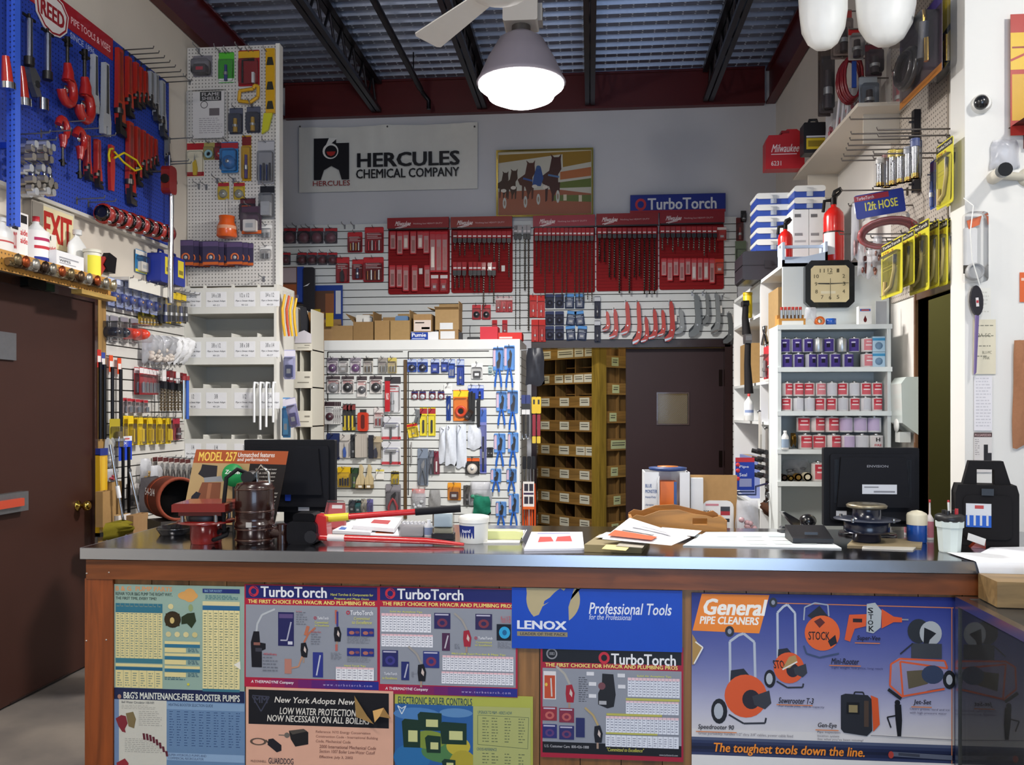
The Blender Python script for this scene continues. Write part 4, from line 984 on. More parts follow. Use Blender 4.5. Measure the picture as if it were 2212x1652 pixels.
for i,x in enumerate((1133,1143,1153)):
	c,w,h=ew.box(x-5,985,x+5,1140,.03*i); e=thing('bolt_cutter','orange handled bolt cutter hanging at the cabinet end','bolt cutter',c,0,'orange bolt cutters')
	for s in(-1,1):MB().tube([(s*w*.28,-.012,0),(s*w*.3,-.012,h*.4),(s*w*.16,-.012,h*.62)],w*.2,6,'d8521c','pl').build('handle',e)
	MB().cyl((0,-.012,h*.6),(0,-.012,h*.84),w*.22,n=6,col='b8babc',mat='ch').build('arms',e); MB().rbox(-w*.4,w*.4,-.025,0,h*.82,h,'3a3a3c','me',.008).build('head',e)
c,w,h=ew.box(1130,1040,1154,1100,.1)
e=thing('cutter_label','white printed label card wrapped over the bolt cutters','label',c,0); m=MB().box(-w/2,w/2,-.002,0,0,h,'e2dedb','pa').box(-w/2,w/2,-.0026,-.002,0,h*.1,'d8662c','pa').box(-w*.45,w*.45,-.0026,-.002,h*.53,h*.6,'3a2a4a','pa')
for a,b in((-.4,.2),(.05,.2),(-.4,.66),(.05,.66)):m.box(w*a,w*(a+.36),-.0026,-.002,h*b,h*(b+.26),'35323e','pa')
m.build('card',e)

# ================================================================ revolving bolt rack in the back room
cx,cy=0.088,8.36; RL=.95
e=thing('bolt_rack','square revolving wooden bin rack with labelled shelf fronts','rack',(cx,cy,0))
A1=math.atan2(.68,-.73); A2=math.atan2(.72,.69)
PLY='a8844a'
MB().box(-.05,.05,-.05,.05,0,2.5,'a08434','wz').build('post',e,rot=(0,0,PI/4))
def face(ang,rows,ncols,width,flip,labels):
	# local x along the face away from the post, -y outward
	for k,(z0,z1)in enumerate(rows):
		f=MB().box(.05,width,-.009,.009,0,z1-z0,('b08a4a','a9834a','a47c42','9c7640')[k%4],'wx').build('bin_front',e,(0,0,z0),(0,0,ang))
		fl=1 if flip else-1
		for(a,b)in labels[k%len(labels)]:
			MB().box(a,b,fl*.0105 if fl<0 else .009,fl*.009 if fl<0 else .0105,(z1-z0)*.14,(z1-z0)*.86,'c9d2a2' if fl<0 else 'd8d6c6','pa').box(a+.015,b-.02,fl*.0112 if fl<0 else .0105,fl*.0105 if fl<0 else .0112,(z1-z0)*.42,(z1-z0)*.5,'55534a','pa').box(a+.02,b-.015,fl*.0112 if fl<0 else .0105,fl*.0105 if fl<0 else .0112,(z1-z0)*.62,(z1-z0)*.68,'55534a','pa').build('bin_label',f)
zc=lambda y:CAMZ+(HOR-y)/F*(cy*1.0)
rows1=[(zc(b),zc(a))for a,b in((748,772),(804,828),(855,880),(908,933),(962,988),(1015,1041),(1068,1094),(1122,1148))]
rows2=[(zc(b),zc(a))for a,b in((767,793),(827,852),(888,914),(948,974),(1007,1033),(1070,1096),(1130,1156))]
cw=RL/3.4
L1=[[(.06,.18),(.2,.32),(.34,.56),(.66,.78)],[(.06,.19),(.2,.33),(.35,.46),(.48,.6),(.68,.8)],[(.12,.25),(.4,.53),(.68,.81)],[(.12,.25),(.4,.53),(.68,.81)],[(.06,.17),(.18,.3),(.4,.54),(.68,.8)],[(.12,.25),(.4,.53),(.68,.8)]]
def L1f(k):return L1[min(k,5)]
face(A1,rows1,3,RL,True,[L1f(k)for k in range(8)])
face(A2,rows2,2,RL*.62,False,[[(.17,.27)],[(.18,.28)],[(.14,.24)],[(.16,.38)],[(.16,.26)],[(.2,.3)]])
for k,(z0,z1)in enumerate(rows1):MB().box(.05,RL,-.5,-.0,0,.012,'8a6636','wx').build('shelf',e,(0,0,z0),(0,0,A1))
for k,(z0,z1)in enumerate(rows2):MB().box(.05,RL*.62,.0,.5,0,.012,'8a6636','wx').build('shelf',e,(0,0,z0),(0,0,A2))
for d in(.05,.33,.61,.89):MB().box(d-.007,d+.007,-.5,-.012,.3,2.45,'8f6c3c','wz').build('divider',e,(0,0,0),(0,0,A1))
for d in(.30,.58):MB().box(d-.007,d+.007,.012,.5,.3,2.45,'8f6c3c','wz').build('divider',e,(0,0,0),(0,0,A2))
MB().box(.05,RL,-.51,-.5,.2,2.5,'4a3018','wx').build('back_panel',e,(0,0,0),(0,0,A1))
MB().box(.05,RL*.62,.5,.51,.2,2.5,'4a3018','wx').build('back_panel',e,(0,0,0),(0,0,A2))

# ================================================================ left wall: blue tool panel
LP=Wall('L',-2.955)
def YL(px,Xp):return onX(px,HOR,Xp).y
by0,by1,bz0,bz1=3.55,YL(364,-2.955),2.675,3.825; bc=(by0+by1)/2; bw=by1-by0
e=thing('tool_display','bright blue perforated pipe tool panel on the left wall','display board',(LX+.003,bc,bz0),PI/2)
MB().box(-bw/2,bw/2,-.045,0,0,bz1-bz0,'1c3a9c','pg').build('board',e)
MB().box(-bw/2,bw/2,-.055,-.0,-.02,0.0,'c8c4bc','pl').build('ledge',e)
hx1=YL(243,-2.95)-bc
MB().box(-bw/2,hx1,-.050,-.045,3.69-bz0,bz1-bz0,'a01e26','gl').build('header',e)
m=MB(); lx=YL(110,-2.95)-bc; lz=3.70-bz0
def shield(k):return[(lx+k*x,lz+k*z)for x,z in((-.19,.06),(-.12,.13),(0,.15),(.12,.13),(.19,.06),(.17,-.06),(.09,-.13),(0,-.15),(-.09,-.13),(-.17,-.06))]
m.prism(shield(.78),-.056,-.050,'d8d2d0','lam').prism(shield(.73),-.0566,-.056,'8f2028','lam').prism(shield(.66),-.0572,-.0566,'d8d2d0','lam').text('REED',lx-.105,lx+.105,lz-.045,lz+.045,-.058,'8f2028','lam',.06)
m.build('logo_badge',e)
m=MB().text('PIPE TOOLS & VISES',YL(152,-2.95)-bc,hx1-.03,3.728-bz0,3.768-bz0,-.051,'e6b8bc','lam',.02).text('SINCE 1896',YL(152,-2.95)-bc,YL(204,-2.95)-bc,3.645-bz0,3.68-bz0,-.0465,'aab4dc','lam',.01)
m.build('header_lettering',e)
# hinged wing sticking out of the panel near its left end
wy=YL(30,-2.8)
e=thing('panel_wing','blue perforated upright of a swing-out tool display','display board',(LX+.05,wy,0),0)
MB().box(.12,.16,-.012,.012,2.42,3.9,'2448b4','pg').build('wing',e); MB().box(.15,.17,-.02,.02,2.42,3.9,'2f58c8','pg').build('flange',e)
for z in(2.8,3.7):MB().box(.0045,.13,-.008,.008,z,z+.03,'2448b4','me').build('arm',e)
HKL=('bare wire hook on the blue tool panel','bare hooks on the blue panel')
RED,GRY='a82a20','9a9ca1'
def pipe_wrench(bx,label,group,col=RED,jaw='4a4644',off=.012,W=LP,yellow=False):
	c,w,h=W.box(*bx,off); w=h*.17 if w<h*.12 else w; e=thing('pipe_wrench',label,'wrench',c,W.rot,group)
	hw=h*.04+.006
	MB().prism([(-hw,h),(hw,h),(hw*1.2,h*.5),(hw*1.9,h*.3),(hw*2.1,h*.12),(-hw*.9,h*.12),(-hw*1.3,h*.3),(-hw*1.1,h*.5)],-.026,0,col,'gl').build('handle',e)
	MB().prism([(-hw*.45,h*.96),(hw*.45,h*.96),(hw*.5,h*.4),(-hw*.5,h*.4)],-.029,-.026,'7c1d17' if col==RED else '66686c','gl').build('web',e)
	MB().prism([(-hw*1.0,h*.36),(-hw*.2,h*.36),(-hw*.2,h*.1),(hw*1.7,h*.07),(hw*1.9,h*.0),(-hw*.7,h*.01),(-hw*1.1,h*.08)],-.036,-.006,jaw,'me').build('hook_jaw',e)
	MB().box(hw*.2,hw*2.0,-.032,-.004,h*.12,h*.16,jaw,'me').build('heel_jaw',e)
	MB().cyl((-hw*.6,-.02,h*.3),(-hw*.6,-.02,h*.24),hw*1.0,n=8,col='5a5654',mat='me').build('nut',e)
	return e
G='red pipe wrenches on the blue panel'
pipe_wrench((243,106,263,293),'largest red pipe wrench of the upper row on the blue panel',None)
pipe_wrench((265,124,281,253),'second red pipe wrench in the upper row, beside the largest',None)
for bx in((282,136,297,235),(292,146,306,233),(303,155,315,228)):pipe_wrench(bx,'small red pipe wrench hanging in the upper row',G+' above')
for i,bx in enumerate(((315,155,327,234),(325,160,339,263),(339,176,354,297))):pipe_wrench(bx,('smallest','middle','longest')[i]+' of three grey aluminium pipe wrenches',None,GRY,'58595c')
for bx in((268,264,284,443),):pipe_wrench(bx,'long red offset pipe wrench in the lower row on the blue panel',None)
pipe_wrench((284,275,299,402),'red pipe wrench beside the long offset one in the lower row',None)
for bx in((300,282,309,383),(310,290,318,376),(319,295,326,366),(328,301,334,357)):pipe_wrench(bx,'small red pipe wrench hanging in the lower row',G+' below')
for bx in((178,293,189,390),(200,302,211,407)):pipe_wrench(bx,'slim red wrench beside the yellow strap wrench','slim red wrenches')
pipe_wrench((350,296,364,349),'short grey wrench at the far edge of the blue panel',None,'6a6a6c','55565a')
for bx,lb in(((190,119,206,243),'shorter grey chain wrench bar on the blue panel'),((211,137,233,292),'longer grey chain wrench bar on the blue panel')):
	c,w,h=LP.box(*bx,.012); e=thing('chain_wrench',lb,'wrench',c,PI/2); r=h*.045
	MB().prism([(-r,h),(r,h),(r*1.3,h*.4),(r*2.2,h*.2),(r*2.0,h*.0),(r*.6,h*.0),(r*.5,h*.12),(-r*.5,h*.12),(-r*.6,0),(-r*2,0),(-r*2.2,h*.2),(-r*1.3,h*.4)],-.03,0,'a9abaf','pl').build('bar',e)
	MB().prism([(-r*.4,h*.97),(r*.4,h*.97),(r*.6,h*.3),(-r*.6,h*.3)],-.034,-.03,'6c6e72','me').build('rib',e); MB().cyl((-r*1.9,-.02,h*.16),(r*1.9,-.02,h*.16),r*.4,n=8,col='55565a',mat='me').build('pin',e)
def pipe_cutter(bx,label,group,down=True):
	c,w,h=LP.box(*bx,.012); e=thing('pipe_cutter',label,'pipe cutter',c,PI/2,group); R_=h*.15
	k=1 if down else-1; z=(lambda q:q*h)if down else(lambda q:(1-q)*h)
	arc=[(R_*math.cos(a),R_*1.3*math.sin(a))for a in[math.radians(100-i*30)for i in range(10)]]
	MB().tube([(a*1.0,-.058,z(.20+k*0)+(b if down else-b))for a,b in arc],R_*.46,8,'a3201c','gl').build('frame',e)
	MB().tube([(R_*.1,-.058,z(.34)),(R_*.2,-.058,z(.48)),(0,-.058,z(.6))],[R_*.6,R_*.5,R_*.34],8,'a3201c','gl').build('body',e)
	MB().cyl((0,-.058,z(.6)),(0,-.058,z(.84)),R_*.16,n=8,col='4a4846',mat='me').build('screw',e)
	MB().cyl((-R_*.7,-.058,z(.9)),(R_*.7,-.058,z(.9)),R_*.15,n=6,col='2c2a2a',mat='me').cyl((0,-.058,z(.84)),(0,-.058,z(.98)),R_*.28,n=8,col='2c2a2a',mat='me').build('tee_handle',e)
	MB().lathe([(0,-.01),(R_*.4,-.004),(R_*.4,.004),(0,.01)],(-R_*.2,-.058,z(.20)),12,'b4b4b6','ch','y').build('cutter_wheel',e)
	return e
pipe_cutter((110,78,138,225),'red pipe cutter with a black T-handle, between chrome bars and its twin',None); pipe_cutter((149,105,175,260),'red pipe cutter with a black T-handle, beside the grey bars',None)
pipe_cutter((97,256,130,361),'red pipe cutter hung upside down, shorter one',None,False); pipe_cutter((132,280,170,388),'red pipe cutter hung upside down, longer one',None,False)
for(x,y0,y1),lb in(((55,30,142),'chrome ratchet bar with black tip, higher one'),((95,62,173),'chrome ratchet bar with black tip, lower one')):
	c,w,h=LP.box(x-5,y0,x+5,y1,.03); e=thing('ratchet_bar',lb,'tool',c,PI/2)
	MB().cyl((0,-.02,h*.16),(0,-.02,h*.9),.018,n=10,col='c9cbd0',mat='ch').build('bar',e); MB().cyl((0,-.02,0),(0,-.02,h*.16),.026,n=10,col='1c1a1c',mat='pl').build('tip',e); MB().box(-.05,.05,-.024,-.016,h*.9,h*.95,'3a3838','me').cyl((0,-.02,h*.9),(0,-.02,h),.008,n=6,col='3a3838',mat='me').build('tommy_bar',e)
c,w,h=LP.box(50,150,88,235,.012); e=thing('scissor_cutter','grey cast pipe snips with a chrome nut','cutter',c,PI/2)
MB().prism([(-w*.45,h*.95),(-w*.1,h*1.0),(w*.2,h*.8),(w*.1,h*.6),(w*.28,h*.35),(w*.0,h*.3),(-w*.3,h*.6)],-.03,0,'8c8e92','me').build('jaw',e); MB().cyl((w*.2,-.04,0),(w*.2,-.04,h*.3),.03,n=10,col='c4c6ca',mat='ch').build('nut',e); MB().cyl((0,-.034,h*.62),(0,0,h*.62),.02,n=8,col='55575a',mat='me').build('pivot',e)
for(bx,lb)in(((33,146,50,228),'red handled reamer beside the grey snips'),((0,123,12,192),'red handled reamer hanging on the swing-out upright')):
	c,w,h=LP.box(*bx,.02 if bx[0]else .2); e=thing('reamer',lb,'tool',c,PI/2); MB().tube([(-w*.2,-.02,h),(0,-.02,h*.6),(w*.15,-.02,h*.2)],[.016,.022,.026],8,RED,'gl').build('handle',e); MB().cyl((w*.15,-.02,h*.2),(w*.2,-.02,0),.034,n=10,col='c6c8cc',mat='ch').build('ferrule',e)
for i,bx in enumerate(((40,306,56,326),(66,308,84,342))):
	c,w,h=LP.box(*bx,.012); e=thing('mini_cutter',('tiny red tube cutter beside the chains','small red tube cutter above the chain bundle')[i],'pipe cutter',c,PI/2)
	MB().tube([(-w*.3,-.02,h*.8),(w*.2,-.02,h*.7),(w*.3,-.02,h*.3),(w*.0,-.02,h*.05)],.02,8,'a3241c','gl').build('frame',e); MB().cyl((-w*.4,-.02,h*.85),(-w*.05,-.02,h*.95),.022,n=8,col='b8babd',mat='ch').build('knob',e)
# yellow strap wrench
c,w,h=LP.box(228,314,246,412,.02); e=thing('strap_wrench','red strap wrench with a looped yellow strap','wrench',c,PI/2)
MB().prism([(-.02,h),(.02,h),(.026,h*.5),(.018,0),(-.018,0),(-.026,h*.5)],-.02,0,'b02820','gl').build('handle',e)
MB().tube([(-.02,-.03,h*.9),(-.06,-.035,h*.85),(-.08,-.04,h*.7),(-.07,-.04,h*.56)],.007,6,'cdb728','fa').tube([(.0,-.03,h*.72),(.08,-.045,h*.92),(.22,-.05,h*.9),(.28,-.05,h*.76),(.2,-.05,h*.64),(.08,-.04,h*.72),(.0,-.03,h*.86)],.007,6,'cdb728','fa').build('strap',e)
# red torque tool with its long chrome pole at the panel's edge
c,w,h=LP.box(345,360,366,420,.14); e=thing('tapping_tool','red cutter head on a long chrome pole at the panel edge','tool',c,PI/2)
MB().rbox(-.05,.05,-.06,0,0,h,'7e1f1c','gl',.03,3).build('head',e); MB().cyl((.02,-.03,-.72),(.03,-.03,.02),.018,n=10,col='d6d8dc',mat='ch').build('pole',e); MB().box(-.01,.01,0,.134,h*.8,h*.86,'55565a','me').build('hanger',e); MB().cyl((-.06,-.03,h*.5),(.06,-.03,h*.5),.03,n=10,col='3a3836',mat='me').build('roller',e)
e=thing('chrome_rod','thin chrome rod hanging along the edge of the blue panel','rod',LP.pt(366,445,.05)); MB().cyl((0,0,-.2),(0,0,.35),.009,n=8,col='cfd2d6',mat='ch').build('rod',e); MB().ell((0,0,-.2),.014,.014,.02,'b8babd','ch').build('tip',e)
# die heads threaded on rods along the panel's foot
for i in range(8):
	t=i/7; px,py=226+134*t,462+42*t; p=LP.pt(px,py,.09); r=.06
	e=thing('die_head','red and chrome pipe die head in the row along the panel foot','die head',p,0,'die heads in a row')
	MB().lathe([(r*.5,-.02),(r,-.02),(r,.02),(r*.5,.02),(r*.5,-.02)],n=16,col='7c1f1c' if i%2 else '9c2a22',mat='gl',axis='y').build('ring',e)
	MB().lathe([(r*.42,-.028),(r*.8,-.028),(r*.8,-.02),(r*.42,-.02)],n=14,col='6f6c6a',mat='ch',axis='y').lathe([(r*.42,.02),(r*.8,.02),(r*.8,.03),(r*.42,.03)],n=14,col='4a4746',mat='ch',axis='y').build('die_plate',e)
	for q in range(4):MB().ell((r*.92*math.cos(q*PI/2+.6),0,r*.92*math.sin(q*PI/2+.6)),.012,.024,.012,'b8babd','ch',6,4).build('dog',e)
# bundle of chrome chains
for i in range(5):
	p=LP.pt(36+i*13,352-(i%2)*6,.03+.06*(i%2)); e=thing('chain_vise','coiled steel chain tool in the bundle below the small cutters','chain',p,PI/2,'coiled chain tools'); r=.052
	for k in range(9):
		a=PI/2+k*.55; z0=-.01+.09*math.sin(a); x0=.02*math.cos(a)
		MB().rbox(x0-.016,x0+.016,-.075+.012*(k%2),-.03,z0-k*.010-.018,z0-k*.010+.018,'a39d94' if k%3 else 'cfd2d6','me',.008,1).build('link',e)
	MB().tube([(0,-.02,0),(0,-.05,-.02),(.01,-.05,-.1)],.01,6,'c6c8cc','ch').build('ring',e)
# bare hooks
for i in range(8):
	px,py=266+i*12.5,108+i*10; hook(LP,px,py,.20,*HKL,th=.004,col='5a5856')
for px,py in((120,264),(152,280),(190,295),(165,430),(190,437),(40,290),(55,305),(356,350),(366,300),(362,355),(88,285)):hook(LP,px,py,.17,*HKL,th=.004,col='7a7c80')

# ---- exit sign, junction box
p0=onX(82,428,LX+.03); p1=onX(157,453,LX+.03); sw=p1.y-p0.y; zt=2.65; sh=.245
e=thing('exit_sign','cream exit sign with red letters under the blue panel','sign',(LX,(p0.y+p1.y)/2,zt-sh),PI/2)
MB().box(-sw/2,sw/2,-.04,0,0,sh,'cfcabb','pl').build('housing',e)
MB().box(-sw/2+.015,sw/2-.015,-.043,-.04,.015,sh-.015,'e6d9ae','lam').build('face',e)
MB().text('EXIT',-sw/2+.03,sw/2-.03,.045,sh-.04,-.0445,'b52a22','lam',.05).build('lettering',e)
e=thing('junction_box','grey electrical box beside the exit sign','electrical box',onX(62,487,LX+.0),PI/2)
MB().rbox(-.05,.05,-.05,0,0,.13,'a29a90','pl',.008).build('box',e); MB().box(-.045,.045,-.053,-.05,.01,.12,'8f887e','pl').build('cover',e)

# ---- shelf over the door with its pegboard fascia and display valves
SX=-2.76; sy0,sy1=3.5,YL(236,SX); sc=(sy0+sy1)/2; SZ=2.275
e=thing('door_shelf','orange pegboard shelf above the exit door','shelf',(LX,sc,SZ),PI/2); L=(sy1-sy0)/2
MB().box(-L,L,-.24,0,-.018,0,'d9d4c8','wl').build('board',e); MB().box(-L,L,-.25,-.24,-.095,.004,'c08a3c','pg').build('fascia',e)
MB().box(L-.3,L+.04,-.26,-.2,-.12,-.095,'c9a458','wx').build('cleat',e)
for i,(px,py)in enumerate(((10,572),(28,578),(50,585),(71,590),(88,592),(108,597),(128,601),(150,606),(168,610),(186,613),(205,622),(222,624))):
	p=onX(px,py,SX); e=thing('display_valve','small sample valve fixed to the orange fascia','valve',(SX+.012,p.y,SZ-.05),PI/2,'sample valves on the fascia'); cc=('8a7a5c','6a5540','b8b4aa','4a3a30','a09a8c','c2b79a')[i%6]
	MB().cyl((0,.0,0),(0,-.05,0),.022,n=8,col=cc,mat='me').build('body',e); MB().cyl((-.04,-.03,-.01),(.04,-.03,-.01),.014,n=8,col=cc,mat='me').build('ports',e); MB().lathe([(.026,.05),(.03,.058),(.01,.066)],(0,0,.01),8,'a8522c' if i%4==1 else cc,'me','y').build('knob',e)

# ---- bottles and boxes on it
BS=Wall('L',-2.90)
def boxy(bx,label,col,W=BS,z=SZ,depth=.07,prints=(),name='cleaner_box',cat='box',mat='pa'):
	c,w,h=W.box(*bx); h=max(.03,c.z+h-z); c.z=z; e=thing(name,label,cat,c,W.rot)
	MB().box(-w/2,w/2,0,depth,0,h,col,mat).build('carton',e); m=MB()
	for p in prints:
		if p[0]=='r':m.box(-w/2+p[1]*w,-w/2+p[3]*w,-.0006,0,p[2]*h,p[4]*h,p[5],'pa')
		else:m.text(p[6],-w/2+p[1]*w,-w/2+p[3]*w,p[2]*h,p[4]*h,-.0012,p[5],'pa',.02)
	if prints:m.build('print',e)
	return e
def jug(bx,label,col='e2e2e0',cap='d8d8d6',W=BS,z=SZ,prints=(),neck=.25,name='bottle',cat='bottle',lab=None,n=18,squash=1.0):
	c,w,h=W.box(*bx); h=max(.03,c.z+h-z); c.z=z; r=w/2; e=thing(name,label,cat,c,W.rot)
	b=MB().lathe([(r*.92,0),(r,h*.03),(r,h*(.62 if neck<.6 else .86)),(r*.9,h*(.70 if neck<.6 else .89)),(r*neck,h*.86 if neck<.6 else h*.9),(r*neck,h*.9)],n=n,col=col,mat='pl')
	b.v=[(x,y*squash,q)for x,y,q in b.v]; b.build('body',e)
	MB().lathe([(r*neck*1.15,h*.9),(r*neck*1.15,h),(0,h)],n=12,col=cap,mat='pl').build('cap',e)
	if lab:
		l=MB().lathe([(r*1.006,h*lab[0]),(r*1.006,h*lab[1])],n=n,col=lab[2],mat='pa',a0=-PI,a1=0); l.v=[(x,y*squash,q)for x,y,q in l.v]
		for q in lab[3:]:
			k=MB().lathe([(r*1.012,h*q[0]),(r*1.012,h*q[1])],n=n,col=q[2],mat='pa',a0=-PI*.85,a1=-PI*.15); k.v=[(x,y*squash,z_)for x,y,z_ in k.v]; l.join(k)
		l.build('label',e)
	return e
jug((-14,470,24,548),'big white jug of cleaner at the shelf end',lab=(.1,.5,'e0dcd8',(.38,.42,'b84a4a')),squash=.6)
boxy((23,475,42,548),'white carton with red vertical lettering SCOUT','e9e4e0',prints=(('r',.15,.78,.85,.96,'1c1a1c'),('t',.3,.3,.7,.72,'c03038','SCOUT'),('r',.1,.06,.9,.2,'b8b0ac')))
boxy((42,461,61,554),'white carton printed aide in red letters','ece8e4',prints=(('r',.15,.80,.85,.96,'1c1a1c'),('t',.1,.56,.9,.68,'cf3038','aide'),('t',.1,.40,.9,.52,'cf3038','aide'),('r',.1,.05,.9,.16,'c8b8b4')))
jug((61,468,94,562),'white cylinder bottle with a red cap and blue foot label',cap='c02c38',lab=(.05,.7,'eceae8',(.05,.18,'26358c'),(.5,.56,'b0305c'),(.34,.4,'c23844')))
boxy((95,505,122,572),'cream carton with red lettering and H emblem','e8e2d6',prints=(('t',.25,.82,.55,.95,'2a2a2c','H'),('t',.08,.55,.9,.68,'cc3840','liquid'),('t',.08,.40,.8,.52,'cc3840','rust'),('r',.08,.2,.8,.26,'b8b0a4')))
boxy((122,548,181,592),'low white box with printed cloths','e6e6e8',W=Wall('L',-2.80),z=SZ+.001,depth=.05,prints=(('r',.1,.6,.8,.68,'9a9aa0'),('r',.1,.3,.7,.36,'a8a8ae'),('t',.1,.4,.5,.55,'6a6a70','WIPES')),)
jug((147,497,186,578),'white jug with a slim neck behind the low box',W=Wall('L',-2.905),lab=(.08,.42,'e4dfdd',(.14,.2,'b84450')),squash=.28)
jug((189,540,209,594),'small cream tub with a yellow label',W=Wall('L',-2.825),cap='e0dccb',neck=.95,col='e2decd',lab=(.08,.78,'ece04a'))
# bolt cutter leaning on the wall
p=onX(225,545,-2.9); e=thing('bolt_cutter','red bolt cutter with black jaws lying on the shelf','bolt cutter',(LX+.006,p.y,SZ+.002),PI/2)
MB().prism([(-.28,.10),(-.12,.15),(.12,.19),(.14,.16),(.02,.1),(-.28,.06)],-.03,0,'a82824','gl').build('arm',e); MB().prism([(-.02,.0),(.04,.02),(.16,.16),(.1,.17),(-.06,.02)],-.028,0,'b02c26','gl').build('lower_arm',e)
MB().prism([(.1,.14),(.16,.22),(.24,.2),(.22,.1),(.15,.1)],-.036,.004,'222022','me').build('jaws',e); MB().box(-.30,-.16,-.032,.002,.055,.11,'222022','ru').build('grip',e); MB().box(.0,.06,-.031,-.028,.045,.1,'d8c83a','pa').build('label',e)
# wall goods to its right
LWALL=Wall('L',LX)
pack(LWALL,(292,540,317,590),'blue and yellow carded pack beside the blue cases',card='2f8ac8',foot='e0d42a',head='e8e4da',kind='box',ccol='d8d4cc',d=.03)
for i,(a,b)in enumerate(((317,347),(348,371))):
	c,w,h=LWALL.box(a,550+i*8,b,612+i*6,.01); e=thing('tool_case','blue plastic tool case with yellow label hanging on the left wall','case',c,PI/2,'blue tool cases')
	MB().rbox(-w/2,w/2,-.10,0,0,h,'1f3396','pl',.015).build('shell',e); MB().box(-w*.2,w*.34,-.102,-.1,h*.3,h*.9,'e0cc3c','pa').box(-w*.12,w*.26,-.1026,-.102,h*.4,h*.55,'8a7a30','pa').build('label',e); MB().tube([(-w*.2,-.05,h),(-w*.15,-.05,h+.03),(w*.15,-.05,h+.03),(w*.2,-.05,h)],.008,6,'16226a','pl').build('handle',e)
e=thing('wire_shelf_rail','white shelf ledge above the left slatwall','ledge',(LX,(YL(264,LX+.1)+YL(352,LX+.1))/2,2.335),PI/2); q=(YL(352,LX+.1)-YL(264,LX+.1))/2
MB().box(-q,q,-.14,0,0,.02,'e2ded4','wl').build('board',e); MB().box(-q,q,-.146,-.14,-.05,.02,'dcd8ce','wl').build('lip',e)

# ---- slatwall beside the door
LS=Wall('L',-2.978); ly0,ly1=LDY1+.13,6.10; lc=(ly0+ly1)/2
slatwall('wall_left_slats','white slatwall beside the exit door',(LX,lc,0),PI/2,ly1-ly0,.6,2.28,col='d3d0ca')
struct('trim_3',MB().box(LX,LX+.045,LDY1+.035,LDY1+.12,0,2.26,'a88248','wz'))
HK2=('wire peg hook on the left slatwall','peg hooks on the left slatwall')
for i in range(6):
	t=i/5; px=240+92*t; y0=598+26*t
	pack(LS,(px-7.5,y0,px+7.5,y0+62-6*t),'clear blue blister pack in the top row of the left slatwall','clear blue packs top row',card='8c97c0',head='ccd2e4',kind='round',ccol='2c3e86',col2='b08a6a',n=2,d=.045,hk=HK2)
for i in range(7):
	px=302+i*7; pack(LS,(px-4,674+i*1.5,px+4,703),'small yellow carded marker pack under the blue packs','small yellow packs',card='c4a81e',kind='bar',ccol='b4901a',head='6a6420',n=1,d=.02)
for i in range(5):
	t=i/4; px=352+44*t; y0=624+10*t
	e=pack(LS,(px-6,y0,px+6,y0+74-10*t),'yellow and black carded screwdriver at the end of the top row','yellow and black screwdrivers',card='d8b42a' if i%2 else '3a3a3c',head='e0c030',kind='bar',ccol='1c1e2a' if i%3 else '2a3260',n=2,d=.035,hk=HK2,cmat='pl')
for i,(px,cc)in enumerate(((226,'1b2030'),(246,'1b2030'),(268,'e0381c'),(290,'ea4020'))):
	pack(LS,(px-8.5,676+i*3,px+8.5,738+i*1),('black knee pad in a clear pack beside the red ones','bright red plug in a clear blister pack')[i>1],('black knee pads','red plugs')[i>1],card='a5a3a4',kind='dome',ccol=cc,d=.10,head='8a8690',cmat='gl')
for i in range(7):
	t=i/6; px=312+82*t; bag(LS,(px-6,722+8*t,px+6,786),'clear bag of white fittings in the long row on the left slatwall','clear bags in a row',seed=20+i,d=.11,off=.03,tint='e8e8ea',mat='bg' if i<4 else 'fa',fill='c9beb4' if i<4 else None)
for i,(px,cc)in enumerate(((213,'c03028'),(222,'3a4a9a'),(239,'d8502a'),(257,'d84a24'))):
	c,w,h=LS.box(px-4,755+i*6,px+4,948,.02); e=thing('flex_bit','long black flexible drill bit with a coloured top card','drill bit',c,PI/2,'long flexible bits'); MB().box(-.02,.02,-.004,0,h*.8,h,cc,'pa').box(-.017,.017,-.0046,-.004,h*.86,h*.93,'e0dad6','pa').build('card',e); MB().cyl((0,-.012,0),(0,-.012,h*.86),.011,n=8,col='2c2c30',mat='me').build('shaft',e)
for i in range(5):
	px=306+i*8; pack(LS,(px-5,792+i*1.5,px+4,852),'red and white carded bit pack next to the hanging augers','red and white bit packs',card='a8242c',head='e4dcdc',kind='bits',ccol='6a7080',n=2,d=.03,hk=HK2)
for i in range(8):
	px=347+i*7.4; drill(LS,px,796+i*1.5,838+i,888,8,'auger bit with a dark sleeve on the left slatwall','augers on the left slatwall',off=.05+.05*(i%2),scol='d8d4d2' if i in(0,1,5)else '7a1c22',r=.012,kind='twist',col='8a7d68',shiny=i%3==0)
for i,(px,cc)in enumerate(((397,'c9cdd2'),(404,'2c58b0'))):
	c,w,h=LS.box(px-3,812,px+3,905,.17); e=thing('steel_rod',('plain steel rod hanging at the slatwall end','blue capped rod hanging at the slatwall end')[i],'rod',c,PI/2); MB().cyl((0,0,0),(0,0,h),.014,n=8,col=cc,mat='ch' if i==0 else 'pl').build('rod',e); MB().cyl((0,0,h*.9),(0,0,h),.018,n=8,col='8a2a2e',mat='pl').build('cap',e); MB().box(-.004,.004,0,.168,h*.93,h*.95,'9a9da2','me').build('hanger',e)
pack(LS,(236,903,259,967),'olive and yellow carded brush apart from the yellow row',card='a89628',kind='bar',ccol='5a4a20',d=.06,off=.05)
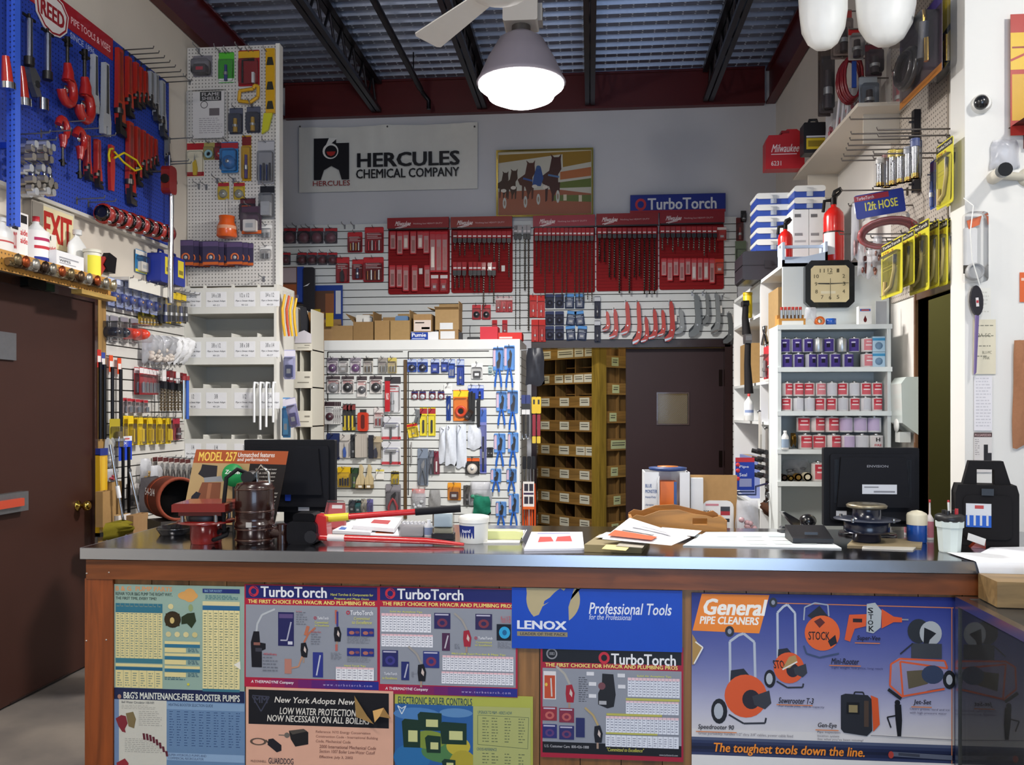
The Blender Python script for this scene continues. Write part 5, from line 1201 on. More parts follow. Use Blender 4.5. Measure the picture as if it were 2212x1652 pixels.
for i in range(10):
	t=i/9; px=272+92*t; pack(LS,(px-6,897+3*t,px+5,962-4*t),'bright yellow carded level in the row of yellow packs','yellow packs in a row',card='ecca1c',head='e0bc1c',kind='slot',ccol='c8a818' if i%3 else 'e2c430',d=.03,n=1,hk=HK2,off=.02+.03*(i%2))
pack(LS,(373,902,388,950),'red carded tool at the end of the yellow row',card='a83040',kind='bar',ccol='4a2430',d=.04)
c,w,h=LS.box(256,942,284,994,.09); e=thing('saw_blade_card','blue and white card holding two long black blades','package',c,PI/2)
MB().box(-w/2,w/2,-.003,0,0,h,'1f42c0','pa').box(-w/2,w/2,-.0036,-.003,h*.8,h,'dcdce4','pa').box(-w*.2,w*.3,-.0042,-.0036,h*.86,h*.92,'c04a4a','pa').text('EX',-w*.3,w*.1,h*.66,h*.76,-.0042,'dfe4f2','pa',.02).build('card',e)
for x in(-.25,.2):MB().box(w*x-.012,w*x+.012,-.012,-.004,-.62,h*.55,'15151a','me').build('blade',e)
for i in range(6):
	px=270+i*9; pack(LS,(px-5,858+i*1,px+4,892),'small clear and red pack filling the gap above the yellow row','small red packs above the yellow row',card='b8a8a8',head='a82a34',kind='bits',ccol='70747c',d=.03,off=.02+.02*(i%2))
for i in range(5):
	px=282+i*13; pack(LS,(px-6,1040+i*2,px+5,1094),'small grey carded part in the lowest slatwall row','grey cards lowest row',card=('8a8488','b0a8a4','6a5a54')[i%3],head='d0cac6',kind='round',ccol='3a3638',d=.04)
# crowded lower corner
for i in range(6):
	px=346+i*12; pack(LS,(px-6,985+i,px+5,1034),'small dark tool on a white card in the low row','small white cards low row',card='d6d0ca',head='5a2a2a',kind='pliers',ccol='3a3432',d=.03,n=2,hk=HK2)
for i,bx in enumerate(((225,945,240,1010),(302,990,322,1040),(324,1005,344,1052),(228,1012,248,1040))):bag(LS,bx,'clear bag of small parts in the crowded slatwall corner','bags in the crowded corner',seed=40+i,d=.05,fill=('b0b4b8','9a7a44','8a8a90','a03848')[i],off=(.03,.03,.12,.04)[i])
c,w,h=LS.box(205,968,222,1156,.02); e=thing('spirit_level','long yellow spirit level standing at the slatwall edge','level',c,PI/2); MB().box(-w*.5,w*.5,-.03,0,.0,h*.93,'d2a21c','gl').box(-w*.2,w*.2,-.031,-.03,.02,h*.9,'e0b42a','gl').build('body',e); MB().box(-w*.5,w*.5,-.034,.002,h*.92,h,'20307c','pl').build('end_cap',e)
MB().box(-w*.5,w*.5,-.034,.002,-.005,.02,'202026','pl').build('end_cap',e)
for i,(a,b)in enumerate((((238,960),(272,1158)),((279,1012),(310,1150)))):
	p=LS.pt(*a,.12); q=LS.pt(*b,.20); e=thing('telescoping_rod',('thin silver telescoping rod leaning, with a white sleeve','thin silver rod leaning across the cardboard')[i],'rod',q); MB().cyl((0,0,0),p-q,.008,n=8,col='c2c4c8',mat='ch').build('rod',e)
	if i==0:MB().cyl((p-q)*.42,(p-q)*.55,.013,n=8,col='e4e4e6',mat='pl').build('sleeve',e)
	else:MB().cyl((p-q)*.95,(p-q),.012,n=8,col='3a3a3c',mat='pl').build('tip',e)
for i,(bx,cc,lb)in enumerate((((222,1060,246,1136),'a87c44','narrow brown carton leaning in the corner by the level'),((242,1040,264,1130),'b0854c','taller brown carton leaning behind the rods'),((288,1110,320,1150),'a2784a','brown carton behind the counter edge'))):
	carton(Wall('L',(-2.86,-2.92,-2.74)[i]),bx,.045,lb,col=cc,open_=[])
bag(Wall('L',-2.8),(222,1126,268,1164),'olive drab canvas bag lying behind the counter',tint='7a6f24',mat='fa',d=.12,seed=60)
bag(Wall('L',-2.84),(300,1030,338,1110),'dark grey bag with red strap behind the rods',tint='4a4648',mat='fa',d=.1,seed=61)
e=carton(Wall('L',-2.855),(256,1112,284,1142),.05,'white box with a dark red oval logo',col='dcd6d2',mat='pa',name='parts_box',open_=None)
# rusty sewer cable drum behind the counter
p=onY(372,1075,4.6); e=thing('cable_drum','rusty red-brown open drum behind the counter','drum',p,(0,0,math.radians(-42)))
MB().lathe([(.118,-.1),(.118,.1)],n=28,col='5c2c20',mat='ru',axis='x',a1=2*PI-1e-4).build('shell',e); MB().lathe([(.106,.1),(.106,-.08),(0,-.08)],n=28,col='171211',mat='ru',axis='x',a1=2*PI-1e-4).build('interior',e); MB().lathe([(.122,.085),(.122,.101),(.105,.101),(.105,.085),(.122,.085)],n=28,col='7a3826',mat='ru',axis='x').build('rim',e)
MB().lathe([(.1185,-.06),(.1185,-.045)],n=28,col='9c4426',mat='pa',axis='x',a1=2*PI-1e-4).build('band',e); MB().text('54-3/4',-.08,.06,.02,.06,-.1195,'d8d4d0','pa',.02).build('stencil',e)
MB().box(-.1,.1,-.1,.1,-p.z,-.118,'3a3634','pl').build('stand',e)

# ================================================================ pegboard column and pipe bins
PY=6.15; PW=Wall('Y',PY); pcx0,pcx1=LX+.005,X(606,PY); pz0,pz1=2.447,PW.pt(500,100).z
e=thing('pegboard','tall white pegboard column hung with tools above the fitting bins','display board',((pcx0+pcx1)/2,PY,pz0)); pw=pcx1-pcx0
MB().box(-pw/2,pw/2-.03,0,.006,0,pz1-pz0,'cfcbc6','pg').build('board',e); MB().box(pw/2-.03,pw/2,-.02,.05,0,pz1-pz0,'e2e0da','wl').build('edge_strip',e); MB().box(-pw/2,pw/2-.03,.006,.05,0,pz1-pz0,'c8c4bc','wl').build('frame',e)
HK3=('wire peg hook on the white pegboard column','peg hooks on the pegboard column')
def pp(bx,label,**k):k.setdefault('hk',HK3); k.setdefault('off',.006); return pack(PW,bx,label,**k)
pp((417,120,459,166),'grey clamshell with a grey camera-like tester',card='7c7880',kind='box',ccol='4a464c',col2='b04050',d=.06)
pp((473,113,506,179),'green carded torch pack',card='3a9a2c',head='58b83a',foot='e0e4e0',kind='bar',ccol='2c3a80',d=.03)
pp((515,108,561,186),'hacksaw packed in red and black with a yellow top',card='9c2028',head='d8a82a',kind='saw',ccol='1c1a1c',col2='d0d0d2',d=.03)
c,w,h=PW.box(517,186,559,222,.03); e=thing('pad_saw','yellow framed saw below the red hacksaw pack','saw',c); fr=[(-w*.5,h*.1),(w*.1,0),(w*.48,h*.3),(w*.5,h*.95),(w*.3,h),(w*.25,h*.8),(-w*.45,h*.7)]
for i in range(len(fr)):a,b=fr[i],fr[(i+1)%len(fr)]; MB().tube([(a[0],-.01,a[1]),(b[0],-.01,b[1])],.013,6,'cf9e22','pl').build('grip_side',e)
c,w,h=PW.box(574,107,598,246,.012); e=thing('torpedo_level','tall yellow level with black vials on the pegboard','level',c); MB().box(-w*.4,w*.4,-.025,0,0,h,'d0a020','gl').build('body',e)
for q in(.12,.42,.8):MB().prism([(-w*.34,h*q-.03),(w*.34,h*q-.03),(w*.2,h*q+.03),(-w*.2,h*q+.03)],-.0256,-.025,'2a2a20','pl').build('vial',e)
c,w,h=PW.box(567,246,590,290,.02); MB().prism([(-w*.5,0),(w*.1,h*.2),(w*.5,h),(-w*.3,h)],-.02,0,'c2c024','pl').build('yellow_knife',loc=c,label='yellow-green snap knife below the tall level',category='knife')
# flame shield bag
P=Print(PW,(404,195,491,301),.035,'pa'); e=thing('flame_shield_bag','clear bag with a white sheet reading flame shield','package',P.o); c,w,h=PW.box(404,195,491,301,.035)
MB().box(-w*.36,w*.42,0,.003,.01,h-.01,'dcd8d6','pa').build('sheet',e); P.rect(432,198,478,218,'2a2a2c'); P.text('FLAME',436,200,474,207,'c8c4c4',.02); P.text('SHIELD',436,209,474,216,'c8c4c4',.02); P.ring(441,226,8,8,.2,'5a5658'); P.rect(452,234,474,250,'6a6264'); P.para(430,255,480,290,8,'a8a2a4',.35); P.mb.build('print',e)
MB().prism(rrect(-w/2,w/2,0,h,.01,1),-.012,.012,'ffffff','cl').build('bag_film',e)
pp((496,233,525,290),'navy clamshell with a brass torch, first of two',card='3a3e50',head='54586a',kind='bar',ccol='a8842c',d=.04)
pp((533,230,563,287),'navy clamshell with a brass torch, beside the tall level',card='3e4254',head='585c6e',kind='bar',ccol='b08a30',d=.04)
pp((404,307,441,382),'cream and red card with a yellow tube cutter',card='e0d8c0',head='a8242c',foot='a02028',kind='knife',ccol='d0b020',d=.02)
pp((440,308,464,345),'small olive card with a chrome ring',card='a89a5c',kind='wheel',ccol='8ab0b8',d=.02)
pp((464,308,485,345),'small red card half behind the blue clamshell',card='7a2430',kind='round',ccol='a03038',d=.02,off=.003)
pp((478,306,515,373),'bright blue clamshell with a red and yellow label',card='2a78b8',head='a83038',kind='round',ccol='2a6aa8',d=.05,off=.03)
pp((523,292,543,391),'narrow yellow card holding a purple brush',card='c09420',head='7a2a2c',kind='bar',ccol='4a3a78',d=.03)
pp((557,303,593,398),'grey clamshell with blue and black pens',card='8f9096',head='b8b8bc',kind='bits',ccol='2a3a68',col2='3a3a40',d=.04)
for i,x in enumerate((483,517)):
	pp((x-12,394,x+12,431),'small yellow card with red header and chrome bit',group='small yellow cards on the pegboard',card='d0b02c',head='a82a38',kind='round',ccol='8a8a7c',d=.02)
e=thing('orange_jar','orange chalk bottle hanging from its clear neck','bottle',PW.box(469,465,511,513,.09)[0]); c,w,h=PW.box(469,465,511,513,.09)
MB().lathe([(w*.42,0),(w*.5,h*.06),(w*.46,h*.5),(w*.36,h*.72),(w*.4,h*.95),(w*.1,h)],n=16,col='d4581c',mat='gl').build('body',e); MB().cyl((0,0,h),(0,0,h+.12),.012,n=8,col='d8d8d8',mat='cl').build('neck',e); MB().lathe([(w*.48,h*.35),(w*.47,h*.5)],n=16,col='d89878',mat='pa').build('label',e)
pp((519,428,552,480),'dark pack with an orange plumb bob',card='3a2a3a',head='5a3038',kind='hammer',ccol='1a1a1c',col2='d8602a',d=.04)
pp((522,445,565,506),'purple and orange boxed laser level',card='4a3648',foot='d8662a',kind='box',ccol='e0dad4',d=.05,off=.05)
pp((562,400,593,473),'grey clamshell with a dark header and steel square',card='7a7c80',head='1e2028',kind='box',ccol='a8aaae',d=.05)
for y in(486,531):pp((562,y,588,y+30),'small clear pack with a white card at the pegboard edge',group='small clear packs on the pegboard',card='dcd8d4',head='e8e6e2',kind='bits',ccol='6a6a6e',d=.02)
for i,(a,nn)in enumerate(((384,4),(438,4),(490,3))):
	pack(PW,(a,518+i*2,a+34,574-i),'purple boxed hose clamp card with orange ring, in the fanned row','fanned purple boxes',card='3a3450',head='5a4a70',foot='c8602a',kind='ring',ccol='c8683c',d=.02,n=nn,step=.030,gap=.008,blister=False,name='hose_clamp_box')
for i,x in enumerate((430,475,496,520,548,580)):hook(PW,x,108+(i%3)*4,.10,*HK3)
for x,y in((410,175),(430,400),(446,402),(470,388),(505,388),(545,225),(570,600)):hook(PW,x,y,.10,*HK3)

# pipe fitting bins below
QY=6.07; QW=Wall('Y',QY); e=thing('bin_shelves','white stepped bin shelves with handwritten size labels','shelves',((pcx0+pcx1)/2,QY,0)); bxc=(pcx0+pcx1)/2
MB().box(pw/2-.02,pw/2,0,.36,0,2.445,'d6d4cc','wl').build('side',e); MB().box(-pw/2,-pw/2+.02,0,.36,0,2.445,'d6d4cc','wl').build('side',e); MB().box(-pw/2,pw/2,.36,.38,0,2.445,'b9b6ac','wl').build('back',e)
zz=lambda y:QW.pt(505,y).z
lab=[(400,434),(445,489),(506,551),(562,604)]
sizes=(('3/4 x 1/2','3/4 x 3/8','1/2 x 1/2','3/4 x 1/2'),('1 x 1/2','3/8 x 1/2','3/8 x 3/8','3/8 x 1/4'),('1/2','3/8','1/2','3/4'),('1/4','1/4','3/8','1'))
for r,(a,b)in enumerate(((621,677),(728,787),(838,898),(948,1010),(1060,1125))):
	f=MB().box(-pw/2+.02,pw/2-.02,0,.014,zz(b),zz(a),'dddcd5','wl').build('bin_front',e)
	MB().box(-pw/2+.02,pw/2-.02,.014,.36,zz(b),zz(b)+.012,'c9c6bc','wl').build('shelf',e)
	for k in(1,2,3):
		x=X(lab[k][0]-8,QY)-bxc; MB().prism([(0,zz(b)+.012),(.012,zz(b)+.012),(.012,zz(a)+.02),(0,zz(a)+.03)],.014,.05 if r==0 else .3,'d8d6ce','wl').build('divider',e,(x,0,0))
	for k,(x0,x1)in enumerate(lab):
		u0,u1=X(x0,QY)-bxc,X(x1,QY)-bxc; h=zz(a)-zz(b); z0=zz(b)+h*.26; m=MB().box(u0,u1,-.001,0,z0,zz(a)-h*.16,'e8e8ea','pa'); wl_=u1-u0
		m.text(sizes[min(r,3)][k],u0+wl_*(.28 if r<2 else .42),u1-wl_*(.28 if r<2 else .42),z0+h*.36,z0+h*.52,-.0016,'4a4a50','pa').text('Pipe x Sweat Adapt',u0+wl_*.06,u1-wl_*.06,z0+h*.18,z0+h*.26,-.0016,'33333a','pa',.012,.3).text('40-'+str(20+r*4+k),u0+wl_*.34,u1-wl_*.34,z0+h*.04,z0+h*.1,-.0016,'4a4a50','pa')
		m.build('bin_label',f)
for i,(x,y1)in enumerate(((549,912),(562,928),(575,922),(590,912))):
	p=QW.pt(x,y1,.034); zt=zz(831); L=zt-p.z; e=thing('plastic_strap','white plastic J-hook strip hung over the bin front','strip',p,0,'white J-hook strips'); MB().tube([(0,0,0),(.002,-.004,L*.4),(0,-.004,L*.9),(0,.006,L+.014),(0,.066,L+.014),(0,.074,L-.03)],.0095,6,'e4e6e8','pl').build('strip',e)
# goods on the unit's side
for i,(x,cc)in enumerate(((615,'d8a81c'),(624,'c24a20'),(631,'e0b020'),(640,'dca81e'))):
	c,w,h=Wall('Y',6.12).box(x-4,628+i*3,x+5,726); e=thing('shim_pack','long curved yellow shim pack on the side of the bins','package',c,0,'yellow shim packs'); MB().tube([(0,0,0),(-.01,-.012,h*.3),(-.014,-.014,h*.6),(0,0,h*.92)],[.009,.011,.011,.009],6,cc,'pl').build('shim',e); MB().box(-.015,.015,-.002,0,h*.92,h,'c8c4bc','cl').build('tab',e)
for i,bx in enumerate(((614,755,638,819),(611,858,628,945),(628,858,650,922))):pack(Wall('Y',6.15-i*.05),bx,('blue and white blister on the side of the bins','light blue slim blister low on the bin side','violet tilted blister low on the bin side')[i],card=('a8a8cc','4a90c8','9a98bc')[i],head='dcd8e4',kind='box',ccol=('3a4478','5aa8d8','54508a')[i],d=.03,tilt=(0,0,-.2)[i],hk=None)
# narrow cubby tower between bins and cabinet
TY=6.6; TW=Wall('Y',TY); tx0,tx1=X(636,TY),X(674,TY); e=thing('cubby_tower','narrow cubby tower with pale fronts and wooden compartments','shelves',((tx0+tx1)/2,TY,0)); tw=tx1-tx0
MB().box(-tw/2,-tw/2+.01,0,.3,0,TW.pt(655,662).z,'dcd8cc','wl').build('side',e); MB().box(tw/2-.01,tw/2,0,.3,0,TW.pt(655,668).z,'d6d2c4','wl').build('side',e); MB().box(-tw/2,tw/2,.3,.31,0,TW.pt(655,665).z,'8c5f2a','wz').build('back',e); MB().box(-.03,-.02,.01,.3,.5,TW.pt(655,740).z,'d6d2c4','wl').build('divider',e)
for a,b in((740,757),(802,838),(887,922),(975,1010)):
	z0,z1=TW.pt(655,b).z,TW.pt(655,a).z; MB().box(-tw/2-.004,tw/2+.004,-.012,0,z0,z1,'dcd6c6','wl').build('front',e); MB().box(-tw/2,tw/2,0,.3,z0,z0+.01,'9a6a30','wx').build('shelf',e)
	MB().box(-tw*.3,tw*.35,-.0126,-.012,z0+(z1-z0)*.3,z0+(z1-z0)*.36,'8a8478','pa').box(tw*.1,tw*.4,-.0126,-.012,z0+(z1-z0)*.6,z0+(z1-z0)*.7,'8a8478','pa').build('pencil_notes',e)
MB().prism([(-tw*.45,0),(tw*.5,0),(tw*.5,.07),(tw*.1,.1),(-tw*.2,.085),(-tw*.4,.05)],-.02,-.013,'d3cdd2','pa').build('torn_card',loc=(((tx0+tx1)/2),TY,TW.pt(655,741).z),label='torn white card scrap on the cubby tower front',category='card')
# boxes and panels in the gap behind
GY=7.77; GW=Wall('Y',GY)
c,w,h=GW.box(608,576,655,652); e=thing('heater_box','tall box with a copper coloured picture and blue edge','box',c); c.z=c.z
MB().box(-w/2,w*.22,0,.2,0,h,'5a4038','pa').box(w*.22,w/2,0,.2,0,h,'2a48a0','pa').build('carton',e); MB().box(-w*.46,w*.18,-.001,0,h*.55,h*.97,'a89aa0','pa').box(-w*.46,w*.18,-.001,0,h*.05,h*.5,'9a5634','pa').build('picture',e)
c,w,h=GW.box(655,577,679,672,.02); e=thing('display_sign','black display panel with a white swoosh beside the coil box','sign',c); MB().rbox(-w/2,w/2,0,.03,0,h,'1c1c26','pl',.02).build('board',e); MB().prism([(-w*.5,h*.56),(w*.1,h*.64),(-w*.1,h*.58)],-.001,0,'e0e0e4','pa').build('swoosh',e)
c,w,h=Wall('Y',7.9).box(678,616,740,735); e=thing('poster','blue poster with a dark photograph leaning on the slatwall','poster',c); MB().box(-w/2,w/2,0,.008,0,h,'1e3c8c','lam').build('board',e); MB().box(-w*.48,w*.2,-.001,0,h*.4,h*.9,'5a4034','lam').box(-w*.1,w*.2,-.0016,-.001,h*.48,h*.85,'8a5638','lam').box(w*.26,w*.44,-.001,0,h*.48,h*.9,'c8ccd4','lam').box(-w*.4,w*.1,-.001,0,h*.1,h*.28,'b89a2a','lam').build('print',e)
for i,(bx,cc)in enumerate((((676,668,692,690),'a89024'),((704,676,720,705),'b89c20'))):c,w,h=Wall('Y',7.24).box(*bx); MB().box(-w/2,w/2,-.004,.004,0,h,cc,'pa').build('yellow_card',loc=c,label=('yellow card stuck in the low carton','taller yellow card standing at the blue poster')[i],category='card')
c,w,h=Wall('Y',6.62).box(646,662,664,735); MB().prism([(-w*.5,h),(w*.1,h),(w*.5,h*.6),(w*.4,h*.1),(-w*.3,0)],.02,.05,'35353a','ru').build('rubber_boot_sole',loc=c,label='dark rubber piece standing in the top cubby',category='part')

# ================================================================ right side: can shelves
AY=4.75; AW=Wall('Y',AY); ax0,ax1=X(1681,AY),X(1926,AY); ac=(ax0+ax1)/2; aw=ax1-ax0
SHY=[701,793,888,971,1041]; shz=[AW.pt(1803,y).z for y in SHY]; SHC='dbe0df'
e=thing('can_shelves','white open shelves stocked with cans of primer and cement','shelves',(ac,AY,0))
for x in(-aw/2,aw/2-.018):MB().box(x,x+.018,.01,.24,0,shz[0],SHC,'wl').build('side',e)
MB().box(-aw/2,aw/2,.235,.245,.6,shz[0],'c3c9c9','wl').build('back',e)
for i,z in enumerate(shz):
	MB().box(-aw/2+.018,aw/2-.018,.02,.235,z-.018,z,SHC,'wl').build('shelf',e); MB().box(-aw/2-.004,aw/2+.004,0,.012,z-.024,z+.001,'e2e7e6','wl').build('shelf_lip',e)
CANM={}
def can(px,row_y,wpx,hpx,kind,label,group,zi,lev=0,dy=.06):
	"""metal can: body, printed wrap, lid and screw cap, standing on a shelf or on the can below"""
	k=(kind,round(wpx),round(hpx)); c,w,h=AW.box(px-wpx/2,row_y-hpx,px+wpx/2,row_y,-dy)
	if k not in CANM:
		r=w/2; body,band,cap,tx={'purple':('c9c9d0','4a3a86','c6c8ca','d8d2e6'),'silver':('c3c6c8',None,'bfc2c4',None),'red':('e4dcda','c23a48','c6c8ca','f0e4e4'),'pink':('e4dcda','d8848c','c6c8ca','f0e4e4'),'white':('e0e0e2','cfcfd6','c6c8ca',None),'violet':('e2e0e6','c6b4d6','c6c8ca',None),'hx':('e4e2e0','d8d2d2','c6c8ca',None)}[kind]
		parts=[('body',MB().lathe([(r*.96,0),(r,h*.02),(r,h*.86),(r*.95,h*.88),(r*.6,h*.9),(r*.3,h*.9)],n=18,col=body,mat='me' if kind=='silver' else 'pl')),
				 ('cap',MB().lathe([(r*.34,h*.9),(r*.36,h*.99),(r*.3,h),(0,h)],n=10,col=cap,mat='ch')),('rim',MB().lathe([(r*.99,h*.86),(r*1.02,h*.875),(r*.96,h*.885)],n=18,col='c2c4c8',mat='ch'))]
		if band:
			l=MB().lathe([(r*1.006,h*.04),(r*1.006,h*.84)]if kind=='purple' else[(r*1.006,h*.1),(r*1.006,h*.82)],n=18,col=band if kind!='red' else 'd2626c',mat='pa',a0=-PI*.8,a1=-PI*.2 if kind!='purple' else-PI*.15)
			if kind in('red','pink'):l.join(MB().lathe([(r*1.012,h*.5),(r*1.012,h*.82)],n=18,col=band,mat='pa',a0=-PI*.8,a1=-PI*.2)); l.join(MB().lathe([(r*1.018,h*.4),(r*1.018,h*.47)],n=12,col='f0e6e6',mat='pa',a0=-PI*.7,a1=-PI*.3)); l.join(MB().lathe([(r*1.018,h*.62),(r*1.018,h*.7)],n=12,col='e8c8ca',mat='pa',a0=-PI*.66,a1=-PI*.34))
			if kind=='purple':l.join(MB().lathe([(r*1.012,h*.3),(r*1.012,h*.55)],n=10,col='1c1830',mat='pa',a0=-PI*.6,a1=-PI*.4)); l.join(MB().lathe([(r*1.014,h*.58),(r*1.014,h*.66)],n=10,col=tx,mat='pa',a0=-PI*.62,a1=-PI*.38))
			if kind=='hx':l.text('H',-r*.3,r*.3,h*.5,h*.74,-r*1.03,'2a2a2c','pa',.05).text('FIRE',-r*.5,r*.5,h*.2,h*.34,-r*1.03,'c0404a','pa',.02)
			parts.append(('label',l))
		CANM[k]=[(n_,m_.mesh(n_))for n_,m_ in parts],h
	ms,hh=CANM[k]; z=shz[zi]+.001+lev*(hh+.001)
	e=thing('can',label,'can',(c.x,AY+dy,z),RND.uniform(-.5,.5)if kind not in('hx',)else 0,group)
	for n_,me_ in ms:o=bpy.data.objects.new(n_,me_); COL.objects.link(o); o.parent=e
	return e
for i,x in enumerate((1699,1724,1751,1776,1803,1831)):can(x,788,24,33,'purple','purple primer can standing in the bottom row of the top shelf','purple cans bottom row',1,0)
for i,(x,kd)in enumerate(((1696,'purple'),(1720,'purple'),(1744,'purple'),(1767,'silver'),(1791,'purple'),(1818,'silver'),(1845,'purple'))):
	can(x,755,23,33,kd,'purple primer can stacked in the upper row of the top shelf' if kd=='purple' else 'bare silver can stacked among purple cans','purple cans upper row' if kd=='purple' else 'silver cans among purple',1,1,dy=.075)
can(1872,788,26,33,'pink','pink labelled can below another beside the light blue boxes',None,1,0); can(1872,755,24,33,'pink','pink labelled can on top of another beside the light blue boxes',None,1,1)
for i,(y0,y1)in enumerate(((761,788),(727,760))):
	c,w,h=AW.box(1885,y0,1912,y1,-.04); zb=shz[1]+.001+(0 if i==0 else .084); e=thing('primer_box',('light blue box with a round emblem on the top shelf','light blue box stacked on another on the top shelf')[i],'box',(c.x,AY+.04,zb))
	MB().box(-w/2,w/2,0,.12,0,.082,'b8d4e6','pa').build('carton',e); MB().box(-w/2,w/2,-.0006,0,.06,.074,'4a9ac8','pa').lathe([(.02,.0006),(.02,.0012),(0,.0012)],(0,0,.032),14,'7a9ab8','pa','y').build('print',e)
R2='red red red pink white red white red red'.split(); R2b='red white white red red white red white red'.split()
for i in range(9):
	x=1700+i*24.2; can(x,884,23,32,R2b[i],('red labelled cement can in the bottom row of the second shelf','pale unlabelled can in the bottom row of the second shelf')[R2b[i]in('silver','white')],('red cans','pale cans')[R2b[i]in('silver','white')]+' second shelf bottom',2,0)
	can(x,851,23,32,R2[i],('red labelled cement can in the upper row of the second shelf','pale unlabelled can in the upper row of the second shelf','pink label can in the upper row of the second shelf')[0 if R2[i]=='red' else(2 if R2[i]=='pink' else 1)],{'red':'red cans second shelf top','white':'pale cans second shelf top','pink':None}[R2[i]],2,1,dy=.07)
for i,(kd,k2)in enumerate((('red','red'),('red','red'),('red','red'),('violet','violet'),('white','violet'),('hx','violet'))):
	x=1739+i*30.6; can(x,969,30,34,kd,{'red':'larger red labelled can at the bottom of the third shelf','violet':'violet banded can at the bottom of the third shelf','white':'plain white can at the bottom of the third shelf','hx':'white can with a black H at the bottom of the third shelf'}[kd],'larger red cans bottom' if kd=='red' else None,3,0)
	can(x-4,935,30,36,k2,{'red':'larger red labelled can stacked on the third shelf','violet':'violet banded can stacked on the third shelf'}[k2],'stacked cans of the third shelf '+k2,3,1,dy=.07)
can(1767,1038,29,44,'red','single tall red can on the lowest shelf',None,4,0)
jug((1688,930,1704,969),'small white squeeze bottle beside the red cans',W=AW,z=shz[3],lab=(.1,.55,'8fa0b4'),neck=.4)
for i,(x,cc)in enumerate(((1712,'8a6a2c'),)):bag(AW,(1707,935,1719,962),'crumpled bronze foil bag beside the squeeze bottle',tint='7a5c26',mat='me',d=.06,seed=70,off=-.06)
for i,(x,r,cc)in enumerate(((1692,7,'4a3a30'),(1706,6,'9a7a3a'),(1722,8,'b08a48'),(1742,9,'d8cfb4'))):
	p=AW.pt(x,1036,-.06); rr=r*4.7/F; e=thing('brass_fitting',('dark steel coupling on the lowest shelf','small brass nipple on the lowest shelf','brass coupling on the lowest shelf','cream plastic ring on the lowest shelf')[i],'fitting',(p.x,AY+.06,shz[4]+rr+.001)); MB().lathe([(rr,-.03),(rr,.03),(rr*.6,.03),(rr*.6,-.03),(rr,-.03)],n=14,col=cc,mat='me' if i<3 else 'pl',axis='y').build('body',e); MB().lathe([(rr*1.0,.02),(rr*1.06,.024),(rr,.03)],n=14,col=cc,mat='me' if i<3 else 'pl',axis='y').build('collar',e)
bag(AW,(1690,992,1750,1030),'clear crumpled bag lying behind the brass fittings',d=.06,seed=71,off=-.18,fill='8a8a8c')
# things on top of the shelves
c,w,h=AW.box(1682,652,1740,694,-.05); e=thing('battery_rack','orange-fronted rack of upright batteries','display',(c.x,AY+.05,shz[0])); MB().box(-w/2,w/2,.04,.09,0,h*.6,'b8854a','cb').box(-w/2,w/2,0,.04,0,h*.38,'c08a48','cb').build('tray',e)
MB().box(-w*.38,w*.42,-.001,0,h*.04,h*.26,'dcdcd8','pa').build('price_strip',e)
for i in range(6):x=-w*.42+w*.84*(i+.5)/6; MB().cyl((x,.025,h*.38),(x,.025,h*.84),w*.055,n=8,col='a8b0b8',mat='me').build('battery',e); MB().cyl((x,.025,h*.84),(x,.025,h),w*.056,n=8,col='b03028',mat='pl').build('battery_top',e)
for i,(x,r,cc,lb)in enumerate(((1772,10,'d8641c','roll of orange tape on the shelf top'),(1797,11,'1f58b4','roll of bright blue tape on the shelf top'))):
	p=AW.pt(x,690,-.04); rr=r*4.7/F; e=thing('tape_roll',lb,'tape',(p.x,AY+.06,shz[0]+(.02 if i else rr)));
	MB().lathe([(rr*.5,-.018),(rr,-.018),(rr,.018),(rr*.5,.018),(rr*.5,-.018)],n=18,col=cc,mat='gl',axis='z' if i else 'y').build('tape',e); MB().lathe([(rr*.5,-.017),(rr*.5,.017),(rr*.44,.017),(rr*.44,-.017),(rr*.5,-.017)],n=16,col='c9b48c',mat='cb',axis='z' if i else 'y').build('core',e)
c,w,h=AW.box(1855,653,1883,694,-.05); e=thing('thermometer_box','white box with a dark red drop emblem','box',(c.x,AY+.05,shz[0])); MB().box(-w/2,w/2,0,.04,0,h,'e4e2de','pa').build('carton',e); MB().prism([(0,h*.52),(w*.13,h*.3),(w*.1,h*.2),(0,h*.15),(-w*.1,h*.2),(-w*.13,h*.3)],-.001,0,'5c1414','pa').box(-w*.4,w*.4,-.001,0,h*.74,h*.86,'3a5aa8','pa').box(-w*.3,w*.3,-.0014,-.001,h*.77,h*.82,'d8602a','pa').build('print',e)
c,w,h=AW.box(1897,640,1921,694,-.06); MB().box(-w/2,w/2,0,.004,0,h,'a8aaae','pa').build('grey_card',loc=(c.x,AY+.1,shz[0]),label='plain grey card standing at the end of the shelf top',category='card')
bag(AW,(1738,664,1764,692),'small crumpled clear bag beside the batteries',d=.03,seed=72,off=-.06)

